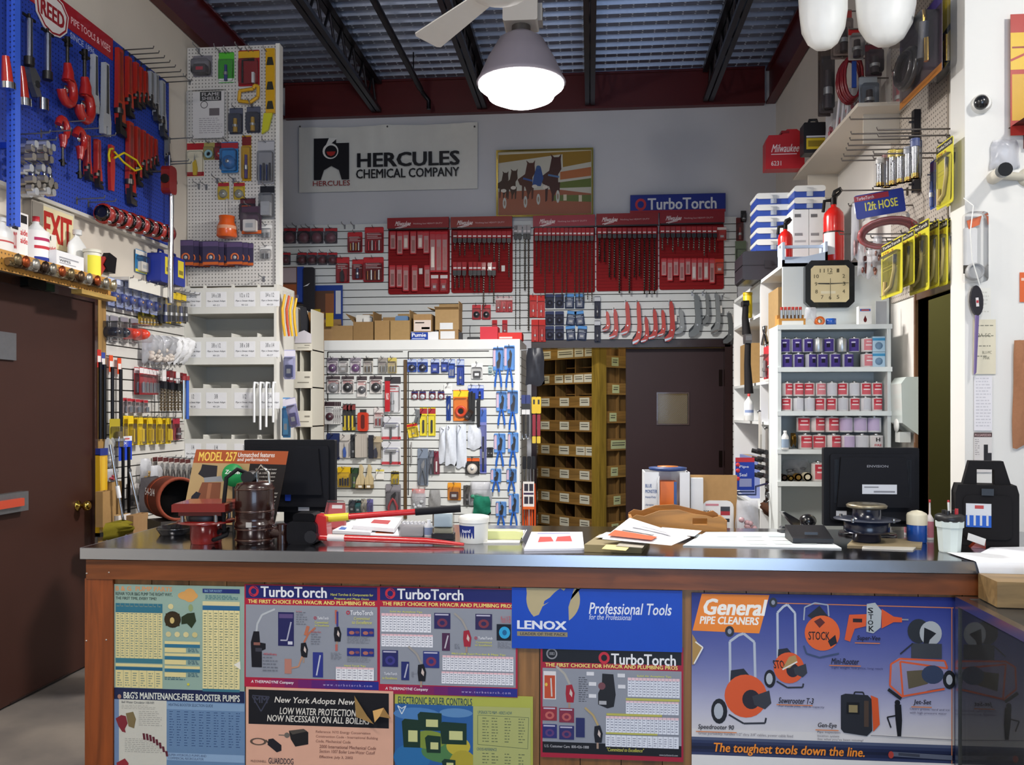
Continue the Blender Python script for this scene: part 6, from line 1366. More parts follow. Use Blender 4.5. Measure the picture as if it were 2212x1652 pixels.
# ---- bookcase behind, with its end panel carrying the clock
KX0,KX1,KY0,KY1,KZ=X(1691,5.0),RX-.01,5.0,6.68,2.36
e=thing('bookcase','white open bookcase along the right wall holding loose stock','bookcase',((KX0+KX1)/2,KY0,0)); kw=(KX1-KX0)/2
for y in(0,.64,1.66):MB().box(-kw,kw,y,y+.02,0,KZ,'d8dddc' if y==0 else 'e4e4e4','wl').build('upright',e)
MB().box(-kw,kw,0,1.68,KZ-.02,KZ,'e2e4e3','wl').build('top',e); MB().box(kw-.012,kw,.02,1.66,0,KZ-.02,'c9cccb','wl').build('back',e)
for z in(.55,.90,1.45,1.705):
	for y in(.02,.66):MB().box(-kw,kw-.012,y,y+(.62 if y<.5 else 1.0),z-.018,z,'e0e2e1','wl').build('shelf',e)
MB().box(-kw,kw-.012,.66,1.66,2.13,2.15,'e0e2e1','wl').build('shelf',e)
KW=Wall('R',KX0+.04)
def kx(bx,z,depth,label,col,**k):return carton(KW,bx,depth,label,col=col,z=z,**k)
kx((1660,628,1681,738),1.706,.3,'tall brown carton in the near bay of the bookcase','b08a54',open_=None)
kx((1599,745,1616,822),1.706,.25,'brown carton with bottles before it in the far bay','b88c50',open_=None)
pack(KW,(1650,745,1666,818),'red carded tool hanging inside the near bay',card='b83038',kind='bar',ccol='8a8c90',d=.03,off=.05)
jug((1605,632,1625,655),'yellow tub on the top shelf of the far bay',col='d8b81c',cap='d0ac18',neck=.9,W=Wall('Y',5.95),z=2.151)
jug((1607,850,1628,912),'white bottle with a red cap in the far bay',cap='c8302c',W=Wall('Y',5.95),z=1.451,lab=(.2,.6,'e6e6ea',(.3,.4,'8a9ac0')))
for i,bx in enumerate(((1662,868,1674,912),(1598,985,1622,1040))):kx(bx,(1.451,.901)[i],.08,('small blue and white carton in the near bay','blue and white cartons low in the far bay')[i],'8c98cc',mat='pa',name='small_carton',open_=None,patch=[(.1,.5,.9,.8,'2c3e96')])
for i,(px,y0,y1,cc)in enumerate(((1613,650,722,'1c1a1c'),(1618,722,850,'201e20'))):
	c,w,h=KW.box(px-7,y0,px+7,y1,.085); e=thing('pipe_tool',('black clamp tool hanging in the far bay','long black handled wrench hanging in the far bay')[i],'tool',c,-PI/2); MB().tube([(0,0,0),(0,-.01,h*.5),(.02,-.01,h*.9)],[.03,.022,.02],8,cc,'ru').build('handle',e); MB().rbox(-.05,.05,-.03,.01,h*.84,h,'7a7c80' if i else '2a2a2c','me',.02).build('head',e)
for i,(px,py)in enumerate(((1652,725),(1656,764))):
	p=KW.pt(px,py,.04); e=thing('tin_snips',('chrome pliers clipped on the bookcase edge','second chrome pliers clipped below the first')[i],'pliers',p,-PI/2)
	for s in(-1,1):MB().tube([(s*.07,0,-.05),(s*.03,0,-.01),(-s*.02,0,.03),(-s*.03,0,.06)],.011,6,'b8babe' if i else '9a9ca0','ch').build('half',e)
# hanging clutter on the bookcase front
for i,(a,b,cc,lb)in enumerate((((1652,905),(1640,1010),'c6c2ba','long pale strap hanging on the bookcase'),((1672,800),(1662,905),'b8b4ac','grey plastic funnel bag hanging on the bookcase'),((1668,945),(1655,1040),'8a8682','grey metal strip hanging on the bookcase'),((1670,985),(1676,1080),'a83038','long red edged card hanging low on the bookcase'))):
	p=KW.pt(*a,.06); q=KW.pt(*b,.06); e=thing('hanging_strip',lb,'strip',q); d=p-q; MB().prism([(-.0,0),(.05,0),(.06,d.length*.6),(.03,d.length),(.01,d.length)],-.006,.006,cc,'pl').build('strip',e,rot=(0,0,-PI/2)); MB().lathe([(.012,-.004),(.012,.004),(.006,.004),(.006,-.004)],(0,0,d.length),8,'8a8a8a','me','y').build('eyelet',e)
for i in range(8):
	r_=i%4; p=KW.pt(1640+(i//4)*12,976+r_*17,.08); e=thing('hose_bib','small chrome valve hanging in the cluster on the bookcase','valve',p,-PI/2,'chrome valve cluster'); MB().cyl((-.035,0,0),(.035,0,0),.016,n=8,col='8c8e92',mat='ch').build('body',e); MB().cyl((0,-.004,0),(0,-.045,.01),.014,n=8,col='2a2a2c',mat='pl').build('stem',e)
for i in range(5):
	p=KW.pt(1662+(i%2)*10,1050+i*9,.05); e=thing('pipe_hanger','grey clamp hanging at the foot of the bookcase','clamp',p,-PI/2,'grey clamps at the bookcase foot'); MB().tube([(.05*math.cos(a),-.01,.03*math.sin(a))for a in[k*PI/4 for k in range(8)]],.008,6,'7c7e82','ch',True).build('band',e); MB().cyl((0,-.01,.03),(0,-.01,.06),.008,n=6,col='8a8c8e',mat='me').build('bolt',e)
bag(KW,(1648,1086,1680,1116),'brown leather pouch hanging low on the bookcase',tint='4a3226',mat='fa',d=.05,seed=75,off=.04)
# blue pen display
c,w,h=Wall('Y',4.93).box(1588,988,1630,1058); e=thing('pen_display','blue and red blister display card in a wire tray','display',c,.12); c.x-=0
MB().box(-w/2,w/2,-.003,0,0,h,'1f3a9c','lam').box(-w/2,w/2,-.0036,-.003,h*.86,h,'b83038','lam').box(-w*.3,w*.35,-.0036,-.003,h*.1,h*.35,'8a90b8','lam').text('Pipe',-w*.3,w*.2,h*.66,h*.76,-.0042,'d8dcec','lam',.01).text('Seal',-w*.3,w*.1,h*.42,h*.52,-.0042,'d8dcec','lam',.01).build('card',e); MB().tube([(-w*.8,-.02,.02),(-w*.5,-.06,-.02),(w*.4,-.06,-.02),(w*.55,-.01,.02),(.15,.07,.03)],.006,6,'3a4468','me').tube([(-w*.5,-.06,-.02),(-w*.5,.0,-.01),(w*.5,.0,-.01)],.005,6,'3a4468','me').build('wire_tray',e)
for q in(.35,.6,.78):MB().lathe([(.012,0),(.012,.002),(0,.002)],(-w*.38,-.003,h*q),10,'c23038','lam','y').build('red_dot',e)
# wall clock on the end panel
c,w,h=Wall('Y',KY0).box(1738,563,1844,665,.03); e=thing('wall_clock','square black wall clock with a cream dial','clock',(c.x,KY0-.002,c.z)); k=w*.12
oct_=lambda a,b,r:[(-a+r,0+b),(a-r,0+b),(a,r+b),(a,h-r-b),(a-r,h-b),(-a+r,h-b),(-a,h-r-b),(-a,r+b)]
m=MB().prism(oct_(w/2,0,k),-.045,0,'101418','gl'); m.build('case',e)
m=MB().prism(oct_(w/2-.03,.03,k*.55),-.047,-.045,'d9c89c','lam'); m.build('dial',e)
m=MB(); cz=h/2; R_=w*.285
for n_ in range(1,13):
	a=PI/2-n_*PI/6; f=1/max(abs(math.cos(a)),abs(math.sin(a)))if n_%3 else 1.0; f=min(f,1.12); x,z=R_*f*math.cos(a),cz+R_*f*math.sin(a); s=.0105; ww=s*(1.5 if n_>9 else .8); m.text(str(n_),x-ww/1.2,x+ww/1.2,z-s,z+s,-.048,'5c5238','lam',.01)
m.text('MJM',-.012,.012,cz+.052,cz+.062,-.048,'5c5238','lam',.02).box(-.05,.03,-.0475,-.047,cz-.055,cz-.04,'e2d8b8','lam'); m.build('numerals',e)
MB().prism([(-.002,cz-.003),(-.066,cz-.0005),(-.066,cz+.005),(-.002,cz+.004)],-.050,-.049,'1c1a18').build('hour_hand',e); MB().prism([(.0,cz-.002),(.1,cz+.003),(.1,cz+.005),(.0,cz+.003)],-.052,-.051,'1c1a18').build('minute_hand',e); MB().box(-.001,.001,-.054,-.053,cz-.09,cz+.03,'3a3428').build('second_hand',e)
# ---- on top of the bookcase
TW2=Wall('Y',5.62); c,w,h=TW2.box(1604,545,1683,607); e=thing('tool_case','flat black plastic tool case under the stacked containers','case',(c.x,5.62,KZ+.001)); MB().rbox(-w/2,w/2,0,.3,0,h,'26252c','pl',.02).build('shell',e); MB().box(-w/2,w/2,-.003,.303,h*.5,h*.53,'15151a','pl').build('seam',e); MB().box(w*.1,w*.3,-.01,0,h*.4,h*.66,'1a1a20','pl').build('latch',e); CH=h
def tubrow(x0,x1,ytop,n,zb,Y,label,group):
	for i in range(n):
		w_=TW2.size(x0,400,x1,420)[0]*Y/5.62; hh=.073; c=onY((x0+x1)/2,500,Y); e=thing('storage_tub',label,'container',(c.x,Y,zb+i*(hh+.001)),0,group)
		MB().rbox(-w_/2,w_/2,0,.2,0,hh*.62,'2c4aa0','pl',.006).build('base',e); MB().rbox(-w_/2-.004,w_/2+.004,-.006,.206,hh*.5,hh,'dcdcd8','pl',.02).build('lid',e); MB().box(-.02,.02,-.012,-.0,hh*.12,hh*.8,'c6cad2','cl').box(-.018,.018,-.004,0,hh*.1,hh*.6,'b8c0cc','pl').build('latch',e)
tubrow(1634,1708,0,5,KZ+CH+.002,5.62,'white lidded container with blue band in the tall stack','containers in the tall stack')
tubrow(1716,1782,0,2,onY(1747,452,5.45).z,5.45,'white lidded container with blue band on the white cartons','containers on the white cartons')
for i,(a,b)in enumerate(((1713,1747),(1748,1783))):carton(Wall('Y',5.45),(a,452,b,560),.2,'tall white printed carton beneath the blue banded containers',col='dfe0df',mat='pa',name='white_carton',group='tall white cartons',z=KZ+.001,patch=[(.1,.6,.6,.64,'8a8a8c'),(.1,.88,.5,.93,'6a6a6c'),(.1,.5,.8,.53,'b0b0b2')])
# caddy in front
c,w,h=Wall('Y',5.04).box(1690,516,1788,564); e=thing('plastic_caddy','pale blue plastic caddy at the front edge of the bookcase top','caddy',(c.x,5.04,KZ+.001)); CC='c3cfe0'
MB().box(-w/2,w/2,.12,.13,0,h*.5,CC,'pl').build('back',e); MB().prism([(-w/2,0),(w/2,0),(w/2,h*.55),(-w*.3,h*.2),(-w/2,h*.2)],0,.008,CC,'pl').build('front',e)
for x in(-w/2,w/2-.014):MB().box(x,x+.014,0,.13,0,h,CC,'pl').build('post',e)
MB().box(-w/2,w/2,.05,.07,h*.8,h*.92,CC,'pl').build('rail',e)
def extinguisher(px,y0,y1,Y,wpx,label,z):
	c,w,h=Wall('Y',Y).box(px-wpx/2,y0,px+wpx/2,y1); r=w/2; h=c.z+h-z; e=thing('fire_extinguisher',label,'fire extinguisher',(c.x,Y+r,z))
	MB().lathe([(r*.9,0),(r,.012),(r,h*.62),(r*.92,h*.68),(r*.55,h*.74),(r*.28,h*.76),(r*.28,h*.8)],n=22,col='cc1f18',mat='gl').build('cylinder',e); MB().lathe([(r*1.008,h*.42),(r*1.008,h*.44)],n=22,col='3a1412',mat='pl').build('strap',e)
	MB().lathe([(r*1.008,h*.14),(r*1.008,h*.42)],n=14,col='e0dcda',mat='pa',a0=-PI*.95,a1=-PI*.55).build('label',e)
	MB().cyl((0,0,h*.79),(0,0,h*.88),r*.3,n=10,col='1c1a1a',mat='me').build('valve',e); MB().tube([(-r*.1,0,h*.87),(r*.5,0,h*.93),(r*.8,0,h*.98)],[.012,.01,.008],6,'161414','pl').tube([(0,0,h*.9),(r*.1,0,h*.96),(r*.7,0,h*1.0)],[.012,.01,.009],6,'161414','pl').build('lever',e); MB().tube([(-r*.2,0,h*.85),(-r*.9,0,h*.84),(-r*1.02,0,h*.7)],.01,6,'1c1a1a','ru').build('hose',e)
extinguisher(1807,401,563,5.10,45,'large red fire extinguisher standing above the clock',KZ+.001)
extinguisher(1700,468,563,5.24,32,'small dark red fire extinguisher behind the caddy',KZ+.001)

# ================================================================ right wall shelf and hanging goods
RW=Wall('R',RX)
hz=3.14; e=thing('wall_shelf','long white shelf high on the right wall','shelf',(RX,5.45,hz),-PI/2); MB().box(-.72,.74,-.27,0,0,.02,'d2c8ba','wl').build('board',e)
for x in(-.6,.6):MB().prism([(0,0),(0,-.16),(.01,-.16),(.01,0)],-.2,0,'c9c0b2','wl').build('bracket',e,(x,0,0))
c,w,h=Wall('Y',5.95).box(1654,318,1738,403); e=thing('tool_case','red plastic tool case with white lettering on the high shelf','case',(c.x,5.95,hz+.021),.0); c2=w
MB().prism([(-w/2,0),(w/2,0),(w/2,h*.85),(w*.3,h),(w*.05,h),(-w*.1,h*.86),(-w*.42,h*.86),(-w/2,h*.7)],0,.1,'b81f28','pl').build('shell',e); MB().text('Milwaukee',-w*.36,w*.34,h*.42,h*.62,-.001,'ead8d8','pa',.02,.25).box(-w*.36,w*.3,-.0008,0,h*.36,h*.38,'ead8d8','pa').text('6231',-w*.36,-w*.1,h*.08,h*.2,-.001,'d8c8c8','pa',.02).build('lettering',e); MB().box(-w*.1,w*.1,-.006,.106,h*.9,h*.96,'8f1820','pl').build('handle',e)
c,w,h=Wall('Y',5.6).box(1736,284,1785,350); e=thing('saw_case','black case with a yellow label on the high shelf','case',(c.x,5.6,hz+.021)); MB().rbox(-w/2,w/2,0,.1,0,h,'1a161a','pl',.01).build('shell',e); MB().box(-w*.38,w*.46,-.001,0,h*.12,h*.48,'cdb02a','pa').box(-w*.3,w*.4,-.0014,-.001,h*.2,h*.4,'8a7420','pa').box(-w*.38,w*.46,-.001,0,h*.5,h*.56,'c8c4c8','pa').build('label',e); MB().tube([(-w*.2,.05,h),(-w*.15,.05,h+.03),(w*.15,.05,h+.03),(w*.2,.05,h)],.01,6,'1a161a','pl').build('handle',e)
for i in range(4):bag(Wall('Y',5.5-i*.07),(1783+i*16,236-i*16,1812+i*17,306-i*16),'clear bag with red and blue print on the high shelf','printed bags on the high shelf',seed=80+i,d=.05,fill='b86a74')
for i in range(3):p=Wall('Y',5.2).pt(1806+i*11,292-i*10); MB().cyl((0,0,0),(.02,0,.22),.008,n=8,col='dcd8dc',mat='pl').build('white_tube',loc=p,label='thin white tube standing among the printed bags',category='tube',group='white tubes on the high shelf')
# red coil of hose
p=Wall('Y',5.15).pt(1833,178); e=thing('hose_coil','coil of dark red hose hanging from the wall','hose',p)
for k in range(5):
	rr=.085+.005*(k%2); MB().tube([(rr*math.cos(a)*(.78-.05*k),-.025*k,.125*math.sin(a))for a in[i*PI/9 for i in range(18)]],.0085,6,'7c1620','gl',True).build('turn',e)
MB().box(-.012,.012,-.11,-.1,-.07,.08,'2a4a9c','pa').build('wrap_label',e)
# dark packages around it
for i,(bx,cc,hd,Yp,lb)in enumerate((((1772,85,1800,245),'4a403e','5a4e48',5.4,'long dark blister strip hanging beside the hose coil'),((1800,20,1840,120),'8a7a74','b04a44',5.3,'tall clear pack with red stripes behind the white bags'),((1832,60,1865,130),'b0a8a4','c03030',5.0,'white and red striped card above the hose coil'),((1868,95,1905,165),'4a3a40','6a3038',4.95,'dark purple pack right of the hose coil'),((1855,165,1895,240),'8c94a0','a8b0b8',5.05,'grey clear bag beside the hose coil'),((1928,150,1952,240),'b08488','c04a50',4.9,'small pink blister below the dark torch kit'))):
	pack(Wall('Y',Yp),bx,lb,card=cc,head=hd,kind='bar',ccol='3a3034' if i!=5 else 'a83a48',d=.05,n=2 if i in(0,1)else 1)
c,w,h=RW.box(1945,35,2036,195,.13); e=thing('torch_kit','large dark blister torch kit with brass fittings and black hose','package',c,-PI/2)
MB().rbox(-w/2,w/2,-.003,0,0,h,'3a2a3a','lam',.01).box(-w/2,w/2,-.0036,-.003,0,h*.1,'a86a2a','lam').box(-w/2,w/2,-.0036,-.003,h*.86,h,'3a2a6a','lam').build('card',e); MB().tube([(w*.24*math.cos(a)-w*.15,-.03,h*.4+h*.24*math.sin(a))for a in[i*PI/8 for i in range(16)]],.016,6,'16141a','gl',True).tube([(w*.2*math.cos(a)-w*.15,-.05,h*.4+h*.2*math.sin(a))for a in[i*PI/8 for i in range(16)]],.014,6,'1c181e','gl',True).build('hose',e); MB().cyl((w*.25,-.04,h*.3),(w*.3,-.04,h*.75),.022,n=8,col='4a4a52',mat='pl').cyl((w*.3,-.04,h*.75),(w*.31,-.04,h*.85),.012,n=8,col='b8944a',mat='ch').cyl((w*.36,-.04,h*.2),(w*.36,-.04,h*.5),.014,n=8,col='b8944a',mat='ch').build('torch_handle',e); MB().prism(rrect(-w*.46,w*.46,h*.06,h*.84,.03,2),-.075,-.003,'ffffff','cl').build('blister',e)
c,w,h=RW.box(2024,-30,2072,160,.05); e=thing('torch_pack','tall dark and yellow blister with a clear lower corner','package',c,-PI/2); MB().rbox(-w/2,w/2,-.003,0,0,h,'33302c','lam',.01).prism([(-w*.4,h*.5),(w*.2,h*.55),(w*.35,h*.9),(-w*.3,h)],-.0036,-.003,'c8b024','lam').prism([(-w*.1,h*.1),(w*.3,h*.15),(w*.2,h*.48),(-w*.2,h*.42)],-.0036,-.003,'b8a428','lam').build('card',e); MB().prism(rrect(-w*.48,w*.48,0,h*.9,.02,2),-.05,-.003,'ffffff','cl').build('blister',e); MB().cyl((w*.2,-.025,h*.1),(w*.2,-.025,h*.4),.012,n=8,col='c8a858',mat='ch').build('nozzle',e)
def rhook(P):
	L_=RX-P.x; o=MB().tube([(0,0,0),(0,-L_-.03,.004),(0,-L_-.034,.018)],.004,5,'6a625c','me').build('peg_hook',loc=(RX,P.y,P.z),rot=-PI/2); tag(o,'long wire hook carrying stock out from the right wall','hook','loaded hooks on the right wall')
for px,py,Yp in((1786,90,5.38),(1820,26,5.28),(1848,64,4.98),(1886,100,4.94),(1875,170,5.04),(1940,155,4.88),(1833,128,5.13),(1864,524,4.83),(1884,540,4.77),(1895,515,4.71),(1847,446,4.65),(1900,412,4.54)):rhook(Wall('Y',Yp).pt(px,py))
for px,py,of in((1930,522,.225),(1962,505,.18),(1990,486,.135),(2018,481,.095),(2037,479,.07),(2052,476,.05),(2065,473,.03),(2042,310,.07),(2060,297,.045),(1901,344,.26)):rhook(RW.pt(px,py,of))
# pegboard on the right wall and its hooks
struct('wall_right_pegboard',MB().box(-.46,.30,-.008,0,2.12,ZD-.33,'b5aba0','pg'),loc=(RX,4.52,0),rot=-PI/2)
e=thing('hook_rail','dark vertical hook rail on the right wall','rail',RW.pt(1985,415,.01),-PI/2); MB().box(-.02,.02,-.03,0,0,.42,'3a3a40','me').build('rail',e)
for i in range(5):MB().tube([(0,-.02,.04+i*.08),(0,-.05,.04+i*.08)],.006,5,'5a5a60','me').build('stub',e)
HKR=('long bare wire hook on the right wall','long hooks on the right wall')
for px,py in((1985,255),(1988,287),(1985,300),(1980,312),(1975,322),(1968,335),(1962,345),(2060,278),(2062,292),(2050,330),(1960,410),(1955,505)):hook(RW,px,py,.34,*HKR,off=.01,th=.004,col='6a625c')
def rpack(bx,label,off,**k):
	k.setdefault('hk',None); return pack(RW,bx,label,off=off,**k)
# torch cylinders
for i,(x,y0,y1,cc)in enumerate(((1901,342,402,'b8b4b0'),(1928,325,400,'c8b048'),(1945,325,395,'d0b850'),(1962,318,392,'8a8c94'),(1977,300,385,'3a4a80'),(1915,335,405,'8a5a58'))):
	c,w,h=RW.box(x-8,y0,x+8,y1,.26-.02*i); e=thing('torch_tip','brass and steel torch tip in a clear tube on the hooks','torch tip',c,-PI/2,'torch tips on hooks'); MB().cyl((0,0,h*.1),(0,0,h*.8),.018,n=8,col='8e9096',mat='ch').build('tube',e); MB().cyl((0,0,h*.8),(0,0,h),.022,n=8,col=cc,mat='pl').build('cap',e); MB().cyl((0,0,0),(0,0,h*.12),.02,n=8,col='b8944a',mat='ch').build('tip',e); MB().rbox(-.023,.023,-.023,.023,.0,h*.96,'ffffff','cl',.008,1).build('clear_tube',e)
# 12 ft hose card
c,w,h=Wall('Y',4.55).box(1852,408,1955,466); e=thing('hose_pack','blue card reading 12 ft hose above coiled red hose','package',c,(0,-.12,-.2)); cc='x'
MB().rbox(-w/2,w/2,-.004,0,0,h*.9,'283a94','lam',.012).box(-w/2,w*.2,-.0046,-.004,h*.66,h*.86,'9c2c3c','lam').text('12ft HOSE',-w*.3,w*.36,h*.26,h*.58,-.0052,'e2da5a','lam',.03).text('TurboTorch',-w*.45,-w*.1,h*.7,h*.82,-.0052,'e0dce4','lam',.01).build('header_card',e)
for k in range(4):MB().tube([(w*.1+(.14-.008*k)*math.cos(a),.01+.012*k,-.09+(.075-.006*k)*math.sin(a))for a in[i*PI/9 for i in range(18)]],.010,6,'8a3c40' if k%2 else 'a04c4c','gl',True).build('hose_turn',e)
MB().prism(rrect(-w*.4,w*.55,-.19,.0,.02,2),-.015,.06,'ffffff','cl').build('bag_film',e)
for i,bx in enumerate(((1852,520,1876,596),(1872,535,1896,600),(1884,510,1906,580),(1838,440,1856,560))):bag(Wall('Y',4.84-.06*i),bx,'clear bag of brown fittings hanging beneath the hose pack','bags under the hose pack',seed=90+i,d=.05,fill=('6a3a34','8a5a4a','7a4a3a','9a7a7a')[i],tint='b89a94')
# yellow torch cards
YC='d2c832'
def ycard(bx,off,n=1,label='yellow carded torch tip in the long row over the doorway',group='yellow torch cards'):
	c,w,h=RW.box(*bx,off); e=thing('torch_card',label,'package',c,-PI/2,group)
	MB().rbox(-w/2,w/2,-.003,0,0,h,YC,'lam',.012,2).box(-w/2+.003,w/2-.003,-.0036,-.003,h*.88,h*.98,'35322a','lam').text('TurboTorch',-w*.42,w*.42,h*.905,h*.955,-.0042,'e8e4d8','lam',.015).text('STK-9',-w*.42,w*.1,h*.80,h*.85,-.0042,'a8502a','lam',.01).box(-w*.42,w*.3,-.0036,-.003,h*.5,h*.51,'a89c28','lam').box(-w*.42,w*.2,-.0036,-.003,h*.56,h*.57,'a89c28','lam').build('card',e)
	MB().tube([(w*.22,-.011,h*.72),(w*.2,-.011,h*.45),(w*.05,-.011,h*.18),(-w*.2,-.011,h*.12)],.008,6,'c9b878','pl').cyl((-w*.28,-.011,h*.06),(-w*.24,-.011,h*.3),.008,n=8,col='dcc27a',mat='pl').build('torch_tip',e); MB().cyl((w*.2,-.011,h*.5),(w*.24,-.011,h*.72),.007,n=8,col='26262c',mat='pl').build('grip',e)
	MB().prism(rrect(-w*.45,w*.45,h*.04,h*.78,.02,2),-.019,-.003,'ffffff','cl').build('blister',e)
	return e
for i,(a,b,y0,y1)in enumerate(((1905,1950,520,640),(1944,1976,503,618),(1966,2008,482,632))):ycard((a,y0,b,y1),(.225,.18,.135)[i])
for i,(x,y0)in enumerate(((2016,478),(2036,476),(2051,473),(2064,470))):ycard((x-9+i,y0,x+13-i,622-i*5),(.095,.07,.05,.03)[i])
for i,(a,b,y0,y1)in enumerate(((2024,2060,305,445),(2045,2074,292,440),(2062,2082,288,435))):
	ycard((a,y0,b,y1),(.1,.05,.003)[i],label='yellow carded torch hanging in the upper row beside the column',group='upper yellow torch cards')
pack(RW,(2010,345,2024,450),'blue edged card behind the upper yellow torches',card='2c4a98',head='5a3a70',kind='bar',ccol='3a5aa8',off=.085,d=.02)

# ================================================================ column beside the doorway
VY=CY-.13; VW=Wall('Y',VY); VF=Wall('Y',VY-.002)
p=VW.pt(2118,226); e=thing('dome_camera','white and black dome security camera on the column','camera',(p.x,VY,p.z)); MB().lathe([(.042,0),(.04,.02),(.03,.035)],n=20,col='dcdbd6',mat='pl',axis='y').build('base',e); MB().ell((-.012,-.035,-.002),.03,.03,.032,'15171c','gl',16,10).build('dome',e)
p=VW.pt(2150,385); e=thing('bullet_camera','beige bullet security camera on a wall arm','camera',(p.x,VY,p.z)); MB().cyl((-.02,-.06,.0),(.13,-.005,0),.017,n=12,col='c8c2b2',mat='pl').build('arm',e); MB().cyl((-.03,-.13,-.004),(-.01,.0,.0),.027,n=16,col='d6d0c2',mat='pl').build('housing',e); MB().cyl((-.034,-.165,-.006),(-.03,-.13,-.004),.029,n=16,col='16181c',mat='gl').build('lens_hood',e); MB().lathe([(.04,0),(.04,.012),(.02,.016)],(.13,-.0,0),16,'c8c2b2','pl','y').build('wall_plate',e)
bag(VF,(2138,303,2202,368),'thin white plastic bag hanging on the wall above the camera arm',d=.04,seed=100,off=.004,tint='eeeeee',mat='bg')
e=thing('mask_pack','respirator in a clear pack with orange labels on the column','package',VF.box(2078,462,2124,612,.01)[0]); c,w,h=VF.box(2078,462,2124,612,.01)
MB().rbox(-w*.46,w*.2,-.004,0,h*.2,h*.8,'d8d8d8','pa',.01).box(-w*.46,w*.3,-.006,-.004,h*.14,h*.26,'2a2420','pa').box(-w*.25,w*.22,-.0066,-.006,h*.17,h*.23,'d8642a','pa').prism([(-w*.2,h*.78),(w*.3,h*.84),(w*.4,h*.97),(-w*.3,h*.9)],-.006,-.004,'d8683a','pa').build('card',e); MB().lathe([(w*.42,0),(w*.42,.02),(w*.36,.035),(w*.3,.02)],(w*.02,-.004,h*.16),16,'a8a8a8','pl','y').build('mask_ring',e); MB().prism(rrect(-w/2,w/2,0,h,.015,2),-.05,.0,'ffffff','cl').build('bag_film',e)
MB().tube([VF.pt(2082,428,.02)-VF.pt(2100,600,.02),VF.pt(2103,444,.1)-VF.pt(2100,600,.02),VF.pt(2096,500,.1)-VF.pt(2100,600,.02),VF.pt(2100,560,.1)-VF.pt(2100,600,.02),VF.pt(2118,620,.08)-VF.pt(2100,600,.02)],.0025,6,'e6e6e2','pl').build('cord_loop',loc=VF.pt(2100,600,.02),label='thin white cord looped over the respirator pack',category='cord')
P=Print(VF,(2102,690,2151,808),.004,'pa'); P.para(2108,702,2146,790,4,'8a8878',.1,5); P.text('2A 5C',2112,720,2140,728,'6a6858'); P.text('BLU-MC',2122,758,2142,764,'6a6858'); P.text('PINK',2124,770,2138,776,'6a6858'); P.sheet('paper_note','yellowed handwritten paper note taped on the column','paper','ddd6bf')
P=Print(VF,(2104,812,2143,930),.004,'pa'); P.para(2108,816,2140,925,16,'c8c6cc',.35,7); P.sheet('price_sheet','long white price sheet on the column','paper','e4e2e6')
P=Print(VF,(2104,934,2143,1020),.004,'pa'); P.rect(2104,934,2143,944,'5a4a4a'); P.text('PULSAFEEDER',2106,937,2141,942,'c8a8a8',.01); P.para(2106,948,2118,985,8,'a8a4a4',.4,8); P.rect(2125,960,2134,1000,'2a2a2e'); P.rect(2132,978,2142,1004,'2e2e32'); P.sheet('catalog_page','catalogue page with black cylinders on the column','paper','d8d4d2')
P=Print(VF,(2102,622,2140,690),.003,'pa'); P.para(2106,630,2136,680,6,'cfccc2',.3,9); P.sheet('blank_notice','plain white notice behind the hanging spoon','paper','e6e4dc')
c,w,h=VF.box(2100,617,2127,808,.02); e=thing('drain_spoon','purple handled black paddle tool hanging on the column','tool',c,(0,-.07,0)); k=0; MB().prism([(w*.2+w*.5*math.cos(a),h*.83+h*.17*math.sin(a))for a in[i*PI/10 for i in range(20)]],-.016,0,'1c1820','pl').build('paddle',e); MB().prism([(w*.1,h*.74),(w*.36,h*.74),(-w*.26,h*.02),(-w*.4,0),(-w*.38,h*.04)],-.014,-.002,'6a5a8c','pl').build('handle',e); MB().box(w*.08,w*.3,-.019,-.016,h*.76,h*.86,'d8d4d4','pa').box(w*.1,w*.28,-.0196,-.019,h*.80,h*.83,'b03844','pa').build('label',e)
# soap dispenser on the right wall next to the doorway
c,w,h=RW.box(1952,815,1990,955,.0); e=thing('soap_dispenser','white wall soap dispenser beside the dark doorway','dispenser',(RX,c.y,c.z),-PI/2); w=min(w,.17)
MB().prism([(0,h*.12),(-.08,h*.3),(-.085,h*.9),(-.06,h),(0,h)],-w/2,w/2,'c6cfca','gl').xf(Matrix.Rotation(PI/2,4,'Z')).build('cover',e); MB().box(-w*.2,w*.2,-.075,-.02,0,h*.16,'d8dcd8','pl').build('nozzle',e); MB().lathe([(.035,.0),(.035,.004),(0,.004)],(0,-.078,h*.26),16,'e6e8e4','pl','y').build('window',e)
# right edge: red-framed catalogue, shelf tip, gloves
P=Print(VF,(2183,30,2230,292),.03,'lam'); P.rect(2183,70,2230,150,'d8b024'); P.rect(2186,160,2230,260,'c89a20'); P.rect(2186,100,2230,104,'8a2a20'); P.line([(2183,130),(2230,110)],5,'a8322a'); P.sheet('pin_board','red framed yellow poster at the edge of the column','poster','a82c24')
c,w,h=VF.box(2178,262,2260,296,.0); e=thing('corner_shelf','small dark red wooden corner shelf on the column wall','shelf',(c.x,VY,c.z)); MB().prism([(-w/2,h*.6),(w/2,h*.6),(w/2,h),(-w*.1,h)],-.16,0,'5c2018','wx').build('board',e); MB().box(-w*.1,w*.4,-.03,0,-.05,h*.6,'6a261c','wx').build('bracket',e)
bag(VF,(2187,735,2240,965),'tan leather work glove in a clear pack at the wall edge',d=.05,seed=104,tint='a8785a',mat='fa',off=.01)
P=Print(VF,(2203,588,2240,652),.004,'pa'); P.rect(2206,600,2236,606,'e8c8b8'); P.sheet('orange_sticker','orange sticker on the white column wall','sticker','d8683c')
